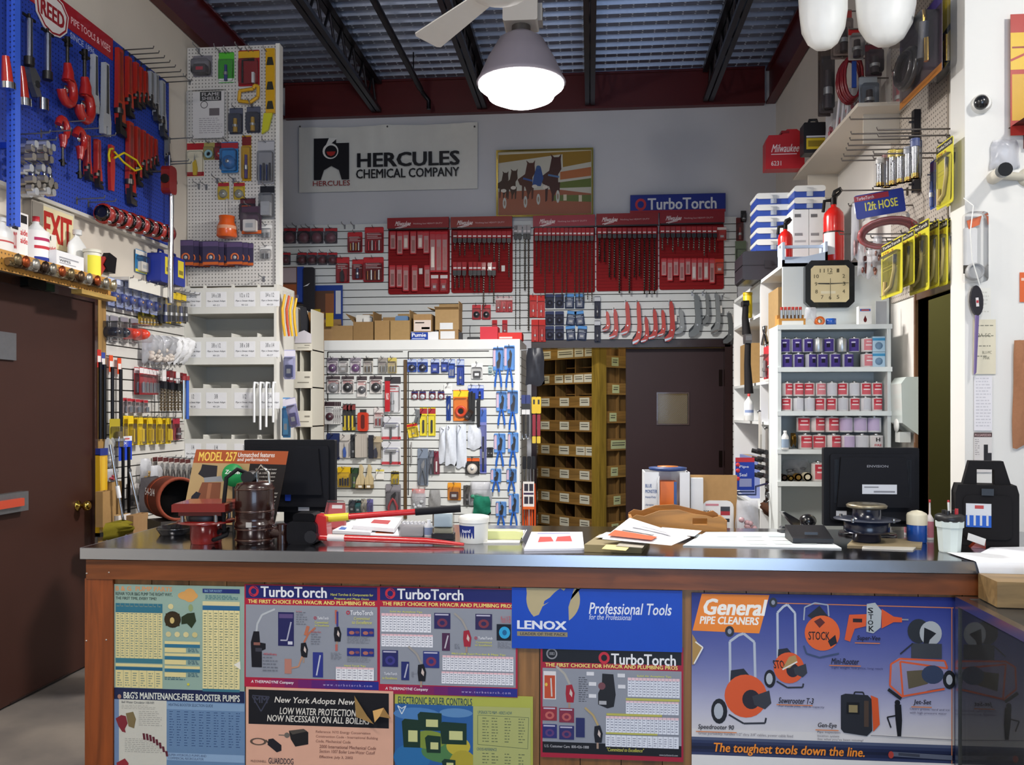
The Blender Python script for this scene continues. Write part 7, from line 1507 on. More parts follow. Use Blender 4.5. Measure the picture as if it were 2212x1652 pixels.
# two white wrapped bags hanging high
def hangbag(px,y1,wpx,label,Y):
	c,w,h=Wall('Y',Y).box(px-wpx/2,0,px+wpx/2,y1); r=w/2; e=thing('wrapped_bag',label,'bag',c); n=28; prof=[(.0,.0),(.35,.003),(.62,.03),(.86,.09),(.97,.17),(1.0,.3),(1.0,.55),(.98,.8),(.6,.9),(.1,.95)]; v=[]; rr=random.Random(px)
	for a,z in prof:
		for i in range(n):t=2*PI*i/n; k=1+.03*math.sin(t*7+z*20)+.02*math.sin(t*13-z*31); v.append((r*a*k*math.cos(t),r*a*k*.8*math.sin(t),z))
	MB().add(v,[(j*n+i,j*n+(i+1)%n,(j+1)*n+(i+1)%n,(j+1)*n+i)for j in range(len(prof)-1)for i in range(n)],'f6f6f2','pl',True).build('bag',e); MB().cyl((0,0,.94),(0,0,4.325-c.z),.005,n=6,col='d8d8d4',mat='pl').build('cord',e)
hangbag(1778,106,106,'white plastic wrapped bundle hanging from the ceiling, slimmer one',4.15)
hangbag(1913,97,130,'white plastic wrapped bundle hanging from the ceiling, wider crumpled one',4.1)

# ================================================================ things on the counter
def ct(px,py):return onZ(px,py,CZ)
def CWall(px,py):return Wall('Y',ct(px,py).y)
def ctbox(x0,y0,x1,y1):
	"""base centre on the counter, width, height for a thing whose front foot is at y1"""
	W=CWall((x0+x1)/2,y1); c,w,h=W.box(x0,y0,x1,y1); c.z=CZ+.0005; return c,w,h
# black oval tray
c,w,h=ctbox(318,1140,396,1160); e=thing('ash_tray','black oval dish at the left end of the counter','dish',c+Vector((0,.09,0))); MB().lathe([(.8,0),(1,.2),(.98,.25),(.7,.1),(0,.08)],n=24,col='141416',mat='gl').xf(Matrix.Diagonal((w/2,.08,.12,1))).build('dish',e); MB().lathe([(.70,.13),(.66,.14),(0,.14)],n=20,col='3a3a3c',mat='ch').xf(Matrix.Diagonal((w/2,.08,.12,1))).build('glass',e)
# red cast floor drain standing upside down
c,w,h=ctbox(362,1088,482,1180); e=thing('floor_drain','red cast iron floor drain with a square top flange','floor drain',c+Vector((.0,.09,0)),.12); w*=.92
MB().lathe([(.055,0),(.058,.02),(.058,h*.42),(.075,h*.5),(.088,h*.54)],n=20,col='7c1a16',mat='gl').build('outlet',e); MB().lathe([(.105,h*.5),(.105,h*.545),(.06,h*.56)],n=20,col='6a1613',mat='gl').build('flange',e); MB().lathe([(.07,h*.56),(.074,h*.64),(.07,h*.7)],n=20,col='14141c',mat='pl').build('gasket',e)
MB().prism([(-w/2,h*.80),(w/2,h*.80),(w/2,h*.97),(w*.46,h),(-w*.46,h),(-w/2,h*.97)],-w*.46,w*.46,'74211c','gl').box(-w*.4,w*.4,-w*.38,w*.38,h*.70,h*.80,'641813','gl').build('top_plate',e)
for a in(0,1,2,3):MB().cyl((.09*math.cos(a*PI/2+.7),.09*math.sin(a*PI/2+.7),h*.545),(.09*math.cos(a*PI/2+.7),.09*math.sin(a*PI/2+.7),h*.72),.008,n=6,col='8a8684',mat='me').build('bolt',e)
# sump pump
c,w,h=ctbox(488,1040,580,1178); r=w*.44; e=thing('sump_pump','dark brown cast iron sump pump with a wire handle and coiled cord','pump',c+Vector((0,r,0))); PC='2a1410'
MB().lathe([(r*.9,0),(r*.95,.01),(r*.95,h*.24),(r*1.04,h*.26),(r*1.04,h*.32),(r*.96,h*.34),(r*.96,h*.42),(r*1.0,h*.44),(r*1.0,h*.88),(r*.9,h*.95),(r*.5,h*.98),(0,h*.98)],n=28,col=PC,mat='gl').build('housing',e)
for q in(.05,.22,.5,.85):MB().lathe([(r*1.01,h*q),(r*1.05,h*(q+.015)),(r*1.01,h*(q+.03))],n=28,col='3a2018',mat='gl').build('rib',e)
MB().rbox(-r*.6,r*.1,-r*.4,r*.4,h*.96,h*1.14,'17171a','pl',.02).build('switch_cap',e)
MB().tube([(r*.15,0,h*.95),(r*.1,0,h*1.12),(r*.35,0,h*1.24),(r*.75,0,h*1.12),(r*.8,0,h*.95)],.006,8,'b8b6b2','ch').build('handle',e)
MB().tube([(-r*.4,-r*.2,h*1.12),(-r*.7,-r*.6,h*1.18),(-r*1.2,-r*.8,h*1.05),(-r*1.35,-r*.9,h*.5),(-r*1.3,-r*.8,h*.22),(-r*1.6,-r*.6,.05),(-r*2.0,-r*.4,.03),(-r*1.9,.0,.03),(-r*1.4,-r*.1,.05),(-r*1.2,-r*.8,.035),(-r*1.7,-r*1.0,.02),(-r*2.1,-r*.6,.014)],.008,8,'141416','ru').build('cord',e)
MB().cyl((r*.8,0,h*.17),(r*1.75,-r*.1,h*.17),r*.3,n=14,col=PC,mat='gl').cyl((r*1.55,-r*.1,.0),(r*1.55,-r*.1,h*.3),r*.28,n=14,col=PC,mat='gl').build('discharge',e)
MB().box(-r*.05,r*.25,-r*1.06,-r*1.02,h*.28,h*.36,'a8a4a0','pa').build('plate',e)
# model 257 sign
cs=ct(505,1150); SY=3.42; Wm=Wall('Y',SY)
pts=[(424,971),(623,974),(592,1135),(392,1130)]
P=Print(Wm,(392,971,623,1135),0.0,'lam'); e=thing('display_sign','tilted cardboard sign reading MODEL 257 behind the pump','sign',P.o); q=[P.xz(*p)for p in pts]
MB().prism(q,0.0,.005,'3a2c24','cb').build('board',e)
P.poly([(424,971),(623,974),(618,1003),(417,1000)],'a4502c'); P.poly([(417,1000),(540,1001),(520,1134),(392,1130)],'b09468'); P.poly([(540,1001),(618,1003),(592,1135),(520,1134)],'201c1c')
P.text('MODEL 257',428,976,510,996,'e8c458',.03,.15); P.text('Unmatched features',514,977,593,987,'e6e2dc',.02,.15); P.text('and performance',512,988,579,998,'e6e2dc',.02,.15)
P.poly([(437,1003),(470,1006),(468,1030),(440,1032),(428,1024),(434,1014)],'26242a'); P.poly([(440,1032),(478,1028),(482,1040),(442,1042)],'8a8c90'); P.poly([(437,1042),(478,1042),(474,1086),(424,1086),(428,1064)],'7c4a34'); P.poly([(424,1062),(434,1066),(424,1086),(410,1086),(414,1072)],'1c1e2a'); P.poly([(450,1044),(458,1044),(452,1084),(444,1084)],'9a6448')
for i in range(6):P.text(('Cast iron, dual seal motor','Switch 115V or 230V','Durable wide-range switch','Large dual sided motor','Suitable floats available','Passes 1/2 in solids')[i],552-i*1.5,1011+i*8.2,598-i*2,1015+i*8.2,'d8d4cc',.01,.15)
for i in range(8):P.text(('in motor','out motor','floor','seal','pump','cover','cap','UL')[i],583-i*1.3,1062+i*8,600-i*2.4,1066+i*8,'c8c4bc',.01,.15)
P.mb.build('print',e); MB().prism([(-.05,-.03),(.05,-.03),(.0,.25)],.006,.012,'4a382c','cb').build('easel',e)
MB().box(-.22,.2,.0,.05,CZ+.001-P.o.z,0,'35302c','pl').build('stand',e)
c,w,h=Wall('Y',SY-.02).box(480,1000,528,1052); e=thing('green_tag','round green brand disc standing behind the pump','sign',c,0); MB().lathe([(w*.5,0),(w*.5,.004),(0,.004)],(0,0,h*.5),24,'1f8a4a','lam','y').build('disc',e); MB().text('Zoeller',-w*.36,w*.36,h*.55,h*.72,-.0048,'e6ece6','lam',.03,.2).build('lettering',e)
MB().cyl((0,.004,CZ-c.z),(0,.004,h*.1),.006,n=6,col='3a3a3a',mat='me').build('stem',e)
# monitors seen from behind
def monitor(bx,Y,label,foot,lab=None):
	c,w,h=Wall('Y',Y).box(*bx); e=thing('monitor',label,'monitor',(c.x,Y,CZ+.0005),.0); z0=c.z-CZ; K='14151a'
	MB().rbox(-w/2,w/2,0,.03,z0,z0+h,K,'ru',.006).build('bezel',e); MB().rbox(-w*.44,w*.44,-.014,0,z0+h*.08,z0+h*.92,'15161c','ru',.01).build('back_shell',e); MB().prism([(-w*.38,z0+h*.25),(w*.38,z0+h*.25),(w*.34,z0+h*.88),(-w*.34,z0+h*.88)],-.03,-.014,'121319','ru').build('hump',e)
	MB().prism([(-.035,0),(.035,0),(.035,z0+h*.3),(-.035,z0+h*.3)],.03,.055,K,'pl').build('neck',e); MB().lathe([(.11,0),(.11,.008),(.04,.016),(0,.016)],(0,.05,0),24,K,'gl').build('foot',e)
	if lab:
		MB().box(-w*.12,w*.24,-.0306,-.03,z0+h*.42,z0+h*.54,'c6c9d0','pa').box(-w*.1,w*.05,-.031,-.0306,z0+h*.5,z0+h*.515,'7a7c84','pa').box(w*.0,w*.22,-.031,-.0306,z0+h*.44,z0+h*.46,'7a7c84','pa').build('rating_label',e); MB().box(-w*.38,-w*.27,-.0146,-.014,z0+h*.12,z0+h*.2,'c2c4ca','pa').build('asset_tag',e); MB().text('ENVISION',-w*.07,w*.15,z0+h*.755,z0+h*.785,-.0308,'8a8c94','pa',.01).build('lettering',e)
		for s in(-1,1):
			for i in range(4):MB().box(s*w*(.36+.012*i),s*w*(.36+.012*i)+.002,-.016,-.014,z0+h*.3,z0+h*.85,'0c0d12','pl').build('vent_rib',e)
	else:MB().box(w*.1,w*.22,-.002,0,z0+h*.02,z0+h*.07,'c6c8cc','pa').build('asset_tag',e); MB().rbox(-.012,.012,-.02,-.012,z0+h*.16,z0+h*.26,'1c3a9a','pl',.004).build('blue_plug',e)
	return e
monitor((527,950,723,1106),3.6,'dark flat monitor behind the tilted pump sign',0)
monitor((1779,967,1985,1137),3.52,'black flat monitor with a white rating label on its back',0,True)
# big red-handled cutter lying on the counter
A=onZ(661,1176,CZ); e=thing('chain_cutter','large black headed pipe cutter with long red handles','cutter',A+Vector((0,.05,.0)))
MB().rbox(-.075,.04,-.05,.05,0,.085,'26262a','me',.02).rbox(-.055,.03,-.04,.045,.08,.115,'1c1c20','me',.015).build('head',e); MB().cyl((.02,-.06,.03),(.02,.06,.03),.024,n=10,col='3a3a3e',mat='me').build('pivot',e); MB().prism([(.03,.02),(.075,.03),(.07,.1),(.035,.11),(.02,.06)],-.03,.03,'b01f24','gl').build('upper_bracket',e)
d0=onY(668,1122,A.y+.05)-(A+Vector((0,.05,0))); d1=onY(995,1098,A.y+.12)-(A+Vector((0,.05,0)))
MB().tube([d0,d0.lerp(d1,.72)],.0115,10,'bc1f22','gl').build('upper_handle',e); MB().tube([d0.lerp(d1,.07),d0.lerp(d1,.26)],.015,10,'d8c52c','pl').build('yellow_wrap',e); MB().tube([d0.lerp(d1,.7),d1],.0145,10,'17171b','ru').build('grip',e)
d2=onZ(690,1160,CZ+.024)-(A+Vector((0,.05,0))); d3=onZ(920,1168,CZ+.016)-(A+Vector((0,.05,0))); d4=onZ(1002,1176,CZ+.008)-(A+Vector((0,.05,0)))
MB().tube([d2,d2.lerp(d3,.5),d3,d4],[.0125,.0125,.012,.006],10,'c01e22','gl').build('lower_handle',e); MB().tube([d2.lerp(d3,.08),d2.lerp(d3,.24)],.0131,10,'dcd6d4','pa').build('label_band',e)
# papers behind it
def flat(pts_px,label,col,name='paper',cat='paper',th=.0015,z=CZ,lines=None,group=None,curl=0.0,extra=()):
	q=[onZ(x,y,z)for x,y in pts_px]; o=sum(q,Vector())/len(q); o.z=z+.0006; e=thing(name,label,cat,o,0,group); v=[(p.x-o.x,p.y-o.y)for p in q]; n=len(v)
	a=sum(v[i][0]*v[(i+1)%n][1]-v[(i+1)%n][0]*v[i][1]for i in range(n)); v=v if a>0 else v[::-1]
	vv=[(x,y,0)for x,y in v]+[(x,y,th)for x,y in v]; MB().add(vv,[list(range(n-1,-1,-1)),list(range(n,2*n))]+[(i,(i+1)%n,(i+1)%n+n,i+n)for i in range(n)],col,'pa').build('sheet',e)
	m=MB(); k=0
	for ex in extra:
		k+=1; w_=[onZ(x,y,z)-Vector((o.x,o.y,z))for x,y in ex[1]]; w_=[(p.x,p.y,th+.0001*k)for p in w_]; nn=len(w_); a=sum(w_[i][0]*w_[(i+1)%nn][1]-w_[(i+1)%nn][0]*w_[i][1]for i in range(nn)); m.add(w_ if a>0 else w_[::-1],[list(range(nn))],ex[0],'pa')
	if extra:m.build('print',e)
	return e
def pq(x0,y0,x1,y1,s=0):return[(x0,y1),(x1,y1),(x1+s,y0),(x0+s,y0)]
flat([(718,1152),(800,1156),(822,1136),(760,1130)],'white printed flyers piled behind the red handles','dcdce0',th=.012,extra=[('b8a8a8',[(770,1148),(800,1150),(806,1142),(780,1140)]),('3a5a98',[(730,1150),(745,1151),(750,1146),(738,1144)])])
flat([(800,1158),(862,1160),(858,1138),(815,1136)],'white leaflet with orange print under the flyers','d6d6dc',th=.006,extra=[('c8683a',[(810,1155),(850,1156),(848,1150),(815,1149)])])
flat([(762,1143),(852,1150),(868,1126),(775,1120)],'open white booklet with dark red photograph','e0e0e4',th=.016,extra=[('9a3a3e',[(800,1138),(838,1141),(845,1132),(808,1130)])],z=CZ+.012)
# red and clear blister lying upright by the head
c,w,h=ctbox(690,1090,765,1150); c.y+=.12; c2=Wall('Y',c.y).box(695,1088,752,1122)[0]; e=thing('blister_pack','red card in a clear shell leaning behind the yellow wrapped handle','package',(c2.x,c.y,CZ),(-.3,0,0)); MB().prism([(-.05,0),(.05,0),(.035,.11),(-.035,.11)],-.003,0,'b8343c','lam').box(-.02,.025,-.004,-.003,.085,.1,'e0dcdc','lam').build('card',e); MB().prism([(-.05,0),(.05,0),(.035,.115),(-.035,.115)],-.03,-.005,'ffffff','cl').build('shell',e)
# clear trays of small goods and the boxed clamps
c,w,h=ctbox(862,1127,912,1160); e=thing('acrylic_tray','clear plastic tray with bumpy lid','tray',c+Vector((0,.02,0))); MB().rbox(-w/2,w/2,0,.07,0,h*.8,'ffffff','bg',.006).build('tray',e); MB().box(-w*.46,w*.46,.006,.064,.002,h*.6,'a8a49c','pa').build('contents',e)
for i in range(6):MB().ell((-w*.42+i*w*.168,.035,h*.82),w*.08,.03,.008,'b8b8b8','bg',8,4).build('bump',e)
c,w,h=ctbox(912,1125,934,1160); e=thing('small_bottle','small white labelled bottle beside the clear tray','bottle',c+Vector((0,.03,0))); MB().lathe([(w*.45,0),(w*.45,h*.7),(w*.2,h*.82),(w*.2,h)],n=12,col='d8dade',mat='pl').build('body',e); MB().lathe([(w*.46,h*.1),(w*.46,h*.55)],n=12,col='8a98b8',mat='pa').build('label',e)
c,w,h=ctbox(930,1098,978,1166); e=thing('clamshell_stack','stacked clear clamshells on a dark tray','package',c+Vector((0,.02,0)),.05); MB().box(-w/2,w/2,0,.06,0,.02,'2a2a2c','pl').build('tray',e); MB().rbox(-w*.46,w*.46,.004,.056,.02,h*.36,'ffffff','cl',.006).box(-w*.4,w*.4,.01,.05,.021,h*.33,'cfc8a8','pa').build('lower_pack',e); MB().rbox(-w*.46,w*.46,.004,.056,h*.37,h*.85,'ffffff','cl',.006).box(-w*.4,w*.4,.01,.05,h*.38,h*.8,'c6d4d8','pa').build('upper_pack',e)
# white tub
c,w,h=ctbox(985,1117,1053,1176); r=w/2; e=thing('white_tub','white plastic tub with a blue label','tub',c+Vector((0,r,0))); MB().lathe([(r*.86,0),(r*.9,.006),(r*.94,h*.78)],n=28,col='dcdcd6',mat='pl').build('body',e); MB().lathe([(r,h*.76),(r*1.0,h*.86),(r*.98,h*.97),(r*.8,h),(0,h)],n=28,col='e4e4de',mat='pl').build('lid',e); MB().lathe([(r*.895,h*.1),(r*.94,h*.66)],n=16,col='1f2f78',mat='pa',a0=-PI*.93,a1=-PI*.45).join(MB().text('hand',-r*.6,-r*.1,h*.42,h*.54,-r*.96,'dcdcea','pa',.02)).build('label',e)
# yellow pad on white sheets
flat(pq(1042,1148,1122,1174,12),'white pad under the yellow note block','e6e4de',th=.006);
c,w,h=ctbox(1046,1149,1128,1169); e=thing('yellow_pad','pale yellow note pad with a slumped top','note pad',c+Vector((0,.0,.0072))); MB().prism([(-w/2,0),(w/2,0),(w*.48,.028),(w*.3,.032),(-w*.5,.03)],0,.06,'d9dc9c','pa').build('block',e); MB().prism([(w*.5,0),(w*.6,.03),(w*.58,.032),(w*.46,.002)],.0,.05,'e4e2d8','pa').build('loose_sheet',e)
# magazine
e=flat([(1132,1191),(1262,1189),(1258,1153),(1148,1153)],'white brochure with a red machine picture','dadbe4',name='brochure',cat='brochure',th=.008,extra=[('b4b6c4',[(1158,1178),(1238,1177),(1236,1160),(1160,1161)]),('c23a34',[(1162,1176),(1196,1174),(1190,1164),(1166,1164)]),('b83c38',[(1200,1174),(1236,1174),(1232,1162),(1204,1164)]),('8a8cb0',[(1160,1158),(1232,1157),(1231,1155),(1162,1155)])])
# book with notes
e=flat([(1262,1192),(1386,1196),(1404,1172),(1296,1168)],'old thick paperback catalogue with yellow note','8a7c58',name='catalogue_book',cat='book',th=.026)
p=[onZ(x,y,CZ)for x,y in((1262,1192),(1386,1196),(1404,1172),(1296,1168))]
flat([(1300,1186),(1352,1190),(1362,1180),(1310,1177)],'yellow sticky note on the thick catalogue','dccb88',z=CZ+.028,name='sticky_note',cat='note'); flat([(1330,1180),(1388,1184),(1396,1174),(1344,1170)],'torn grey paper strip on the thick catalogue','a8a294',z=CZ+.0305)
# loose papers, fanned
def leaf(corners,label,col,extra=(),name='paper',group=None):
	"""loose sheet lifted off the counter: corners are (px, py, height above counter)"""
	q=[onZ(x,y,CZ+h)for x,y,h in corners]; o=sum(q,Vector())/4; e=thing(name,label,'paper',o,0,group); v=[]; n=6
	for j in range(n+1):
		for i in range(n+1):
			u,t=i/n,j/n; p=q[0]*(1-u)*(1-t)+q[1]*u*(1-t)+q[2]*u*t+q[3]*(1-u)*t; v.append(p-o+Vector((0,0,.006*math.sin(PI*u)*math.sin(PI*t))))
	fs=[(j*(n+1)+i,j*(n+1)+i+1,(j+1)*(n+1)+i+1,(j+1)*(n+1)+i)for j in range(n)for i in range(n)]; MB().add(v,fs,col,'pa',True).build('sheet',e)
	m=MB()
	for k,(cc,u0,t0,u1,t1)in enumerate(extra):
		w_=[]
		for u,t in((u0,t0),(u1,t0),(u1,t1),(u0,t1)):w_.append(q[0]*(1-u)*(1-t)+q[1]*u*(1-t)+q[2]*u*t+q[3]*(1-u)*t-o+Vector((0,0,.0075+.0004*k)))
		m.add(w_,[(0,1,2,3)],cc,'pa')
	if extra:m.build('print',e)
	return e
leaf([(1286,1160,.034),(1420,1170,.034),(1440,1157,.034),(1310,1149,.036)],'plain white sheet under the fan of papers','dcdce0')
leaf([(1300,1164,.042),(1450,1178,.042),(1492,1160,.042),(1360,1118,.1)],'lifted white form curling up in the paper fan','dedee2',[('b8b8be',.2,.6,.8,.66),('b8b8be',.25,.75,.7,.79),('c25a30',.05,.08,.7,.34),('d8d0c8',.1,.4,.6,.5)])
leaf([(1420,1152,.02),(1500,1158,.015),(1516,1146,.01),(1430,1138,.02)],'small white slip at the edge of the paper fan','e0e0e4')
# desk blotter
flat([(1475,1180),(1818,1186),(1756,1151),(1525,1151)],'wide pale desk blotter printed with faint grids','ccd2d4',name='desk_blotter',cat='desk pad',th=.004,extra=[(('c2cccc','d4d8d6','bcc8cc')[(i*3+j)%3],[(1500+i*56-j*7+7,1178-j*8),(1550+i*54-j*6,1178.5-j*8),(1549+i*52-j*5,1172.5-j*8),(1506+i*54-j*6,1172-j*8)])for i in range(5)for j in range(3)])
# card terminal, stapler, black dome
c,w,h=ctbox(1710,1148,1806,1178); e=thing('card_terminal','black card terminal with a grey display strip','terminal',c+Vector((0,.01,.0075))); MB().prism([(0,0),(.13,0),(.13,.05),(.02,.02),(0,.016)],-w*.46,w*.46,'1a1a1e','pl').xf(Matrix.Rotation(PI/2,4,'Z')@Matrix.Diagonal((1,1,1,1))).build('body',e); MB().prism([(0,.0),(w*.3,0),(w*.3,.01),(0,.01)],-.002,.0,'3a4048','gl').build('screen',e,(-w*.15,.03,.026))
c,w,h=ctbox(1690,1112,1742,1158); e=thing('stapler','silver stapler standing open beside the terminal','stapler',c+Vector((0,.08,.0045)),.25); MB().prism([(-w*.5,0),(w*.5,0),(w*.5,.014),(-w*.5,.01)],-.016,.016,'6c6e72','me').build('base',e); MB().prism([(w*.46,.02),(w*.38,.05),(-w*.3,h*1.0),(-w*.42,h*.98),(-w*.1,h*.62),(w*.26,.014)],-.014,.014,'9ea0a4','ch').build('arm',e); MB().prism([(w*.4,.014),(-w*.38,h*.3),(-w*.46,h*.22),(w*.26,.01)],-.012,.012,'4a4c50','me').build('magazine',e)
c,w,h=ctbox(1738,1128,1776,1152); MB().ell((0,0,w*.5),w*.5,w*.5,w*.42,'0e0e12','gl',20,10).lathe([(w*.4,.0),(w*.44,w*.16)],n=20,col='16161a',mat='pl').build('black_dome',loc=c+Vector((0,.09,.0045)),label='glossy black dome shaped gadget behind the terminal',category='gadget')
# closet flange test piece on cardboard
flat([(1830,1180),(1990,1184),(1994,1168),(1846,1164)],'brown cardboard sheet under the dark blue drain body','9a8a6c',name='cardboard_sheet',cat='cardboard',th=.006)
flat([(1862,1186),(1972,1190),(1985,1178),(1866,1174)],'white leaflet under the dark blue drain body','c6c2ba',th=.003,z=CZ+.0)
c,w,h=ctbox(1834,1098,1948,1181); r=w/2; e=thing('roof_drain','dark blue plastic drain body with a metal strainer top','floor drain',c+Vector((-.005,r*.9,.008))); BC='161c30'
MB().lathe([(r*.52,0),(r*.54,.004),(r*.54,h*.22),(r*.86,h*.24),(r*.88,h*.3),(r*.88,h*.56),(r*.8,h*.58),(r*.56,h*.60),(r*.54,h*.88)],n=32,col=BC,mat='gl').build('body',e); MB().lathe([(r*.8,h*.57),(r*1.25,h*.585),(r*1.26,h*.60),(r*.8,h*.61)],n=32,col='2c3140',mat='pl').build('flange',e); MB().lathe([(r*.54,h*.86),(r*.76,h*.9),(r*.78,h*.96),(r*.7,h),(0,h)],n=32,col='8f8672',mat='me').build('strainer',e)
for i in range(8):a=i*PI/4+.2; MB().lathe([(r*.07,h*1.001),(0,h*1.004)],(r*.45*math.cos(a),r*.45*math.sin(a),0),8,'2a2820','me').build('strainer_hole',e)
for a in(0,1,2,3):MB().cyl((r*1.1*math.cos(a*PI/2+.8),r*1.1*math.sin(a*PI/2+.8),h*.56),(r*1.1*math.cos(a*PI/2+.8),r*1.1*math.sin(a*PI/2+.8),h*.66),.006,n=6,col='b8b6b0',mat='ch').build('bolt',e)
# jars and sticks
c,w,h=ctbox(1967,1104,2010,1174); r=w/2; e=thing('blue_jar','blue jar with a cream screw lid','jar',c+Vector((0,r,0))); MB().lathe([(r*.94,0),(r,.004),(r,h*.52),(r*.98,h*.56)],n=26,col='15499c',mat='gl').build('body',e); MB().lathe([(r*1.03,h*.55),(r*1.03,h*.84),(r*.95,h*.9),(r*.5,h*.97),(0,h)],n=26,col='d8d2bc',mat='pl').build('lid',e)
for i,(x,y0,y1)in enumerate(((2015,1072,1165),(1984,1040,1120))):
	c,w,h=ctbox(x-6,y0+(0 if i==0 else 45),x+6,1168 if i==0 else 1164); r=.0145; hh=.155 if i==0 else .16; e=thing('glue_bottle',('small pink labelled bottle with a thin spout','thin spouted bottle behind the blue jar')[i],'bottle',c+Vector((0,.03+.08*i,0))); MB().lathe([(r,0),(r,hh*.52),(r*.5,hh*.6),(.004,hh*.64),(.0025,hh*.95)],n=12,col='dcd4d4',mat='pl').build('body',e); MB().lathe([(r*1.02,hh*.06),(r*1.02,hh*.46)],n=12,col='c87a88',mat='pa').build('label',e); MB().lathe([(.004,hh*.93),(.004,hh),(0,hh)],n=8,col='b03038',mat='pl').build('tip',e)
c,w,h=ctbox(2032,1110,2093,1196); r=w*.46; e=thing('white_cup','pale ribbed plastic cup with a black lid and red tipped swabs','cup',c+Vector((0,r,0)));
MB().lathe([(r*.8,0),(r*.84,.004),(r*.98,h*.62),(r*1.08,h*.64),(r*1.1,h*.8)],n=10,col='ccd6d2',mat='pl',smooth=False).build('cup',e); MB().lathe([(r*1.06,h*.78),(r*1.12,h*.82),(r*1.1,h*.92),(r*.9,h*.96),(0,h*.96)],n=22,col='18181c',mat='pl').build('lid',e)
for a in(.4,2.2,4.0):MB().cyl((r*.45*math.cos(a),r*.45*math.sin(a),h*.95),(r*.45*math.cos(a),r*.45*math.sin(a),h*1.05),.009,n=10,col='1c1c20',mat='pl').build('post',e)
MB().cyl((-.002,0,h*.95),(-.004,0,h*1.26),.004,n=8,col='dcdcd8',mat='pl').cyl((-.004,0,h*1.26),(-.004,0,h*1.31),.004,n=8,col='b02c34',mat='pl').build('swab',e); MB().cyl((r*.5,-.005,h*.95),(r*.5,-.005,h*1.1),.006,n=8,col='b02c34',mat='pl').build('red_plug',e)
# black tool case
c,w,h=ctbox(2076,1045,2205,1182); W2=CWall(2140,1182); hh=W2.size(2076,998,2205,1182)[1]; w,_=W2.size(2076,1045,2205,1182); e=thing('black_case','black moulded carrying case with a handle and a blue picture label','case',c+Vector((0,.03,0)),-.25); K='161416'
MB().prism([(-w/2,.0),(w/2,.0),(w/2,hh*.62),(w*.46,hh*.72),(-w*.46,hh*.72),(-w/2,hh*.62)],0,.11,K,'ru').build('shell',e); MB().rbox(-w*.38,w*.38,-.006,0,hh*.08,hh*.6,'141214','ru',.02).build('raised_panel',e)
MB().prism([(-w*.36,hh*.72),(-w*.14,hh*.72),(-w*.14,hh*.9),(w*.14,hh*.9),(w*.14,hh*.72),(w*.40,hh*.72),(w*.28,hh),(-w*.26,hh)],.03,.08,K,'ru').build('handle',e); m=MB().box(-w*.34,w*.06,-.008,-.006,hh*.22,hh*.5,'c8ccd2','pa').box(-w*.34,w*.06,-.0086,-.008,hh*.22,hh*.36,'2a5cb8','pa')
for i in range(4):m.box(-w*.32+i*w*.1,-w*.32+i*w*.1+w*.035,-.0092,-.0086,hh*.24,hh*.37,'c2c6cc','pa')
m.box(-w*.2,-w*.06,-.0086,-.008,hh*.44,hh*.48,'b04a4a','pa'); m.build('picture_label',e); MB().box(-.02,.02,-.012,-.004,hh*.6,hh*.68,'0e0d0e','pl').build('latch',e)
c,w,h=ctbox(2090,1140,2128,1184); e=thing('card_holder','orange-red card holder with tilted white business card','holder',c+Vector((0,.0,0)),-.2); MB().prism([(-w*.3,0),(w*.5,0),(w*.5,.03),(-.0,.02)],0,.04,'8a3018','gl').build('base',e); MB().prism([(-w*.5,.03),(w*.42,.01),(w*.5,.035),(-w*.44,.055)],-.004,-.002,'e0deda','pa').build('card',e)
# papers at the right end: one hangs over the counter edge
flat([(2110,1200),(2260,1206),(2260,1182),(2140,1184)],'white papers under the black case','d8dae0',th=.003)
P0=onY(2092,1200,FY-.012); e=thing('paper_sheet','large white paper hanging over the counter edge beside the showcase','paper',(P0.x,FY,CZ)); v=[]; n=8
for i,(y,z)in enumerate(((.16,.004),(.08,.004),(.02,.004),(-.006,.004),(-.012,.001),(-.014,-.02),(-.017,-.05),(-.015,-.075),(-.014,-.09))):v+=[(.006*i,y,z),(.34,y,z)]
MB().add(v,[(2*i,2*i+1,2*i+3,2*i+2)for i in range(n)],'e2e4e8','pa',True).build('sheet',e)
# wooden tray, blue monster boxes
WY=CB-.12; Wt=Wall('Y',WY); c,w,h=Wt.box(1362,1100,1570,1145); c.z=CZ+.0005; h=Wt.pt(1466,1100).z-CZ; e=thing('wooden_tray','curved wooden tray with oval hand holes','tray',c)
prof=[(-w/2,0),(w/2,0),(w*.48,h*.55),(w*.43,h*.7),(w*.36,h*.62),(0,h*.98),(-w*.2,h*.92),(-w*.36,h*.66),(-w*.44,h*.72),(-w*.5,h*.55)]
hx=w*.22; MB().prism([(-w/2,0),(hx-.03,0),(hx-.03,h*.80),(0,h*.98),(-w*.2,h*.92),(-w*.36,h*.66),(-w*.44,h*.72),(-w*.5,h*.55)],0,.012,'b07a34','wx').prism([(hx-.03,0),(hx+.03,0),(hx+.03,h*.3),(hx-.03,h*.3)],0,.012,'b07a34','wx').prism([(hx-.03,h*.6),(hx+.03,h*.6),(hx+.03,h*.72),(hx-.03,h*.80)],0,.012,'b07a34','wx').prism([(hx+.03,0),(w/2,0),(w*.48,h*.55),(w*.43,h*.7),(w*.36,h*.62),(hx+.03,h*.72)],0,.012,'b07a34','wx').build('front',e); MB().prism(prof,.2,.212,'a06c2c','wx').build('rear',e); MB().box(-w/2,w/2,.012,.2,0,.01,'9a6628','wx').build('floor_board',e)
for s in(-1,1):MB().box(s*w*.49-.006,s*w*.49+.006,.012,.2,.01,h*.5,'a8722f','wy').build('side',e)
BWt=Wall('Y',CB+.0)
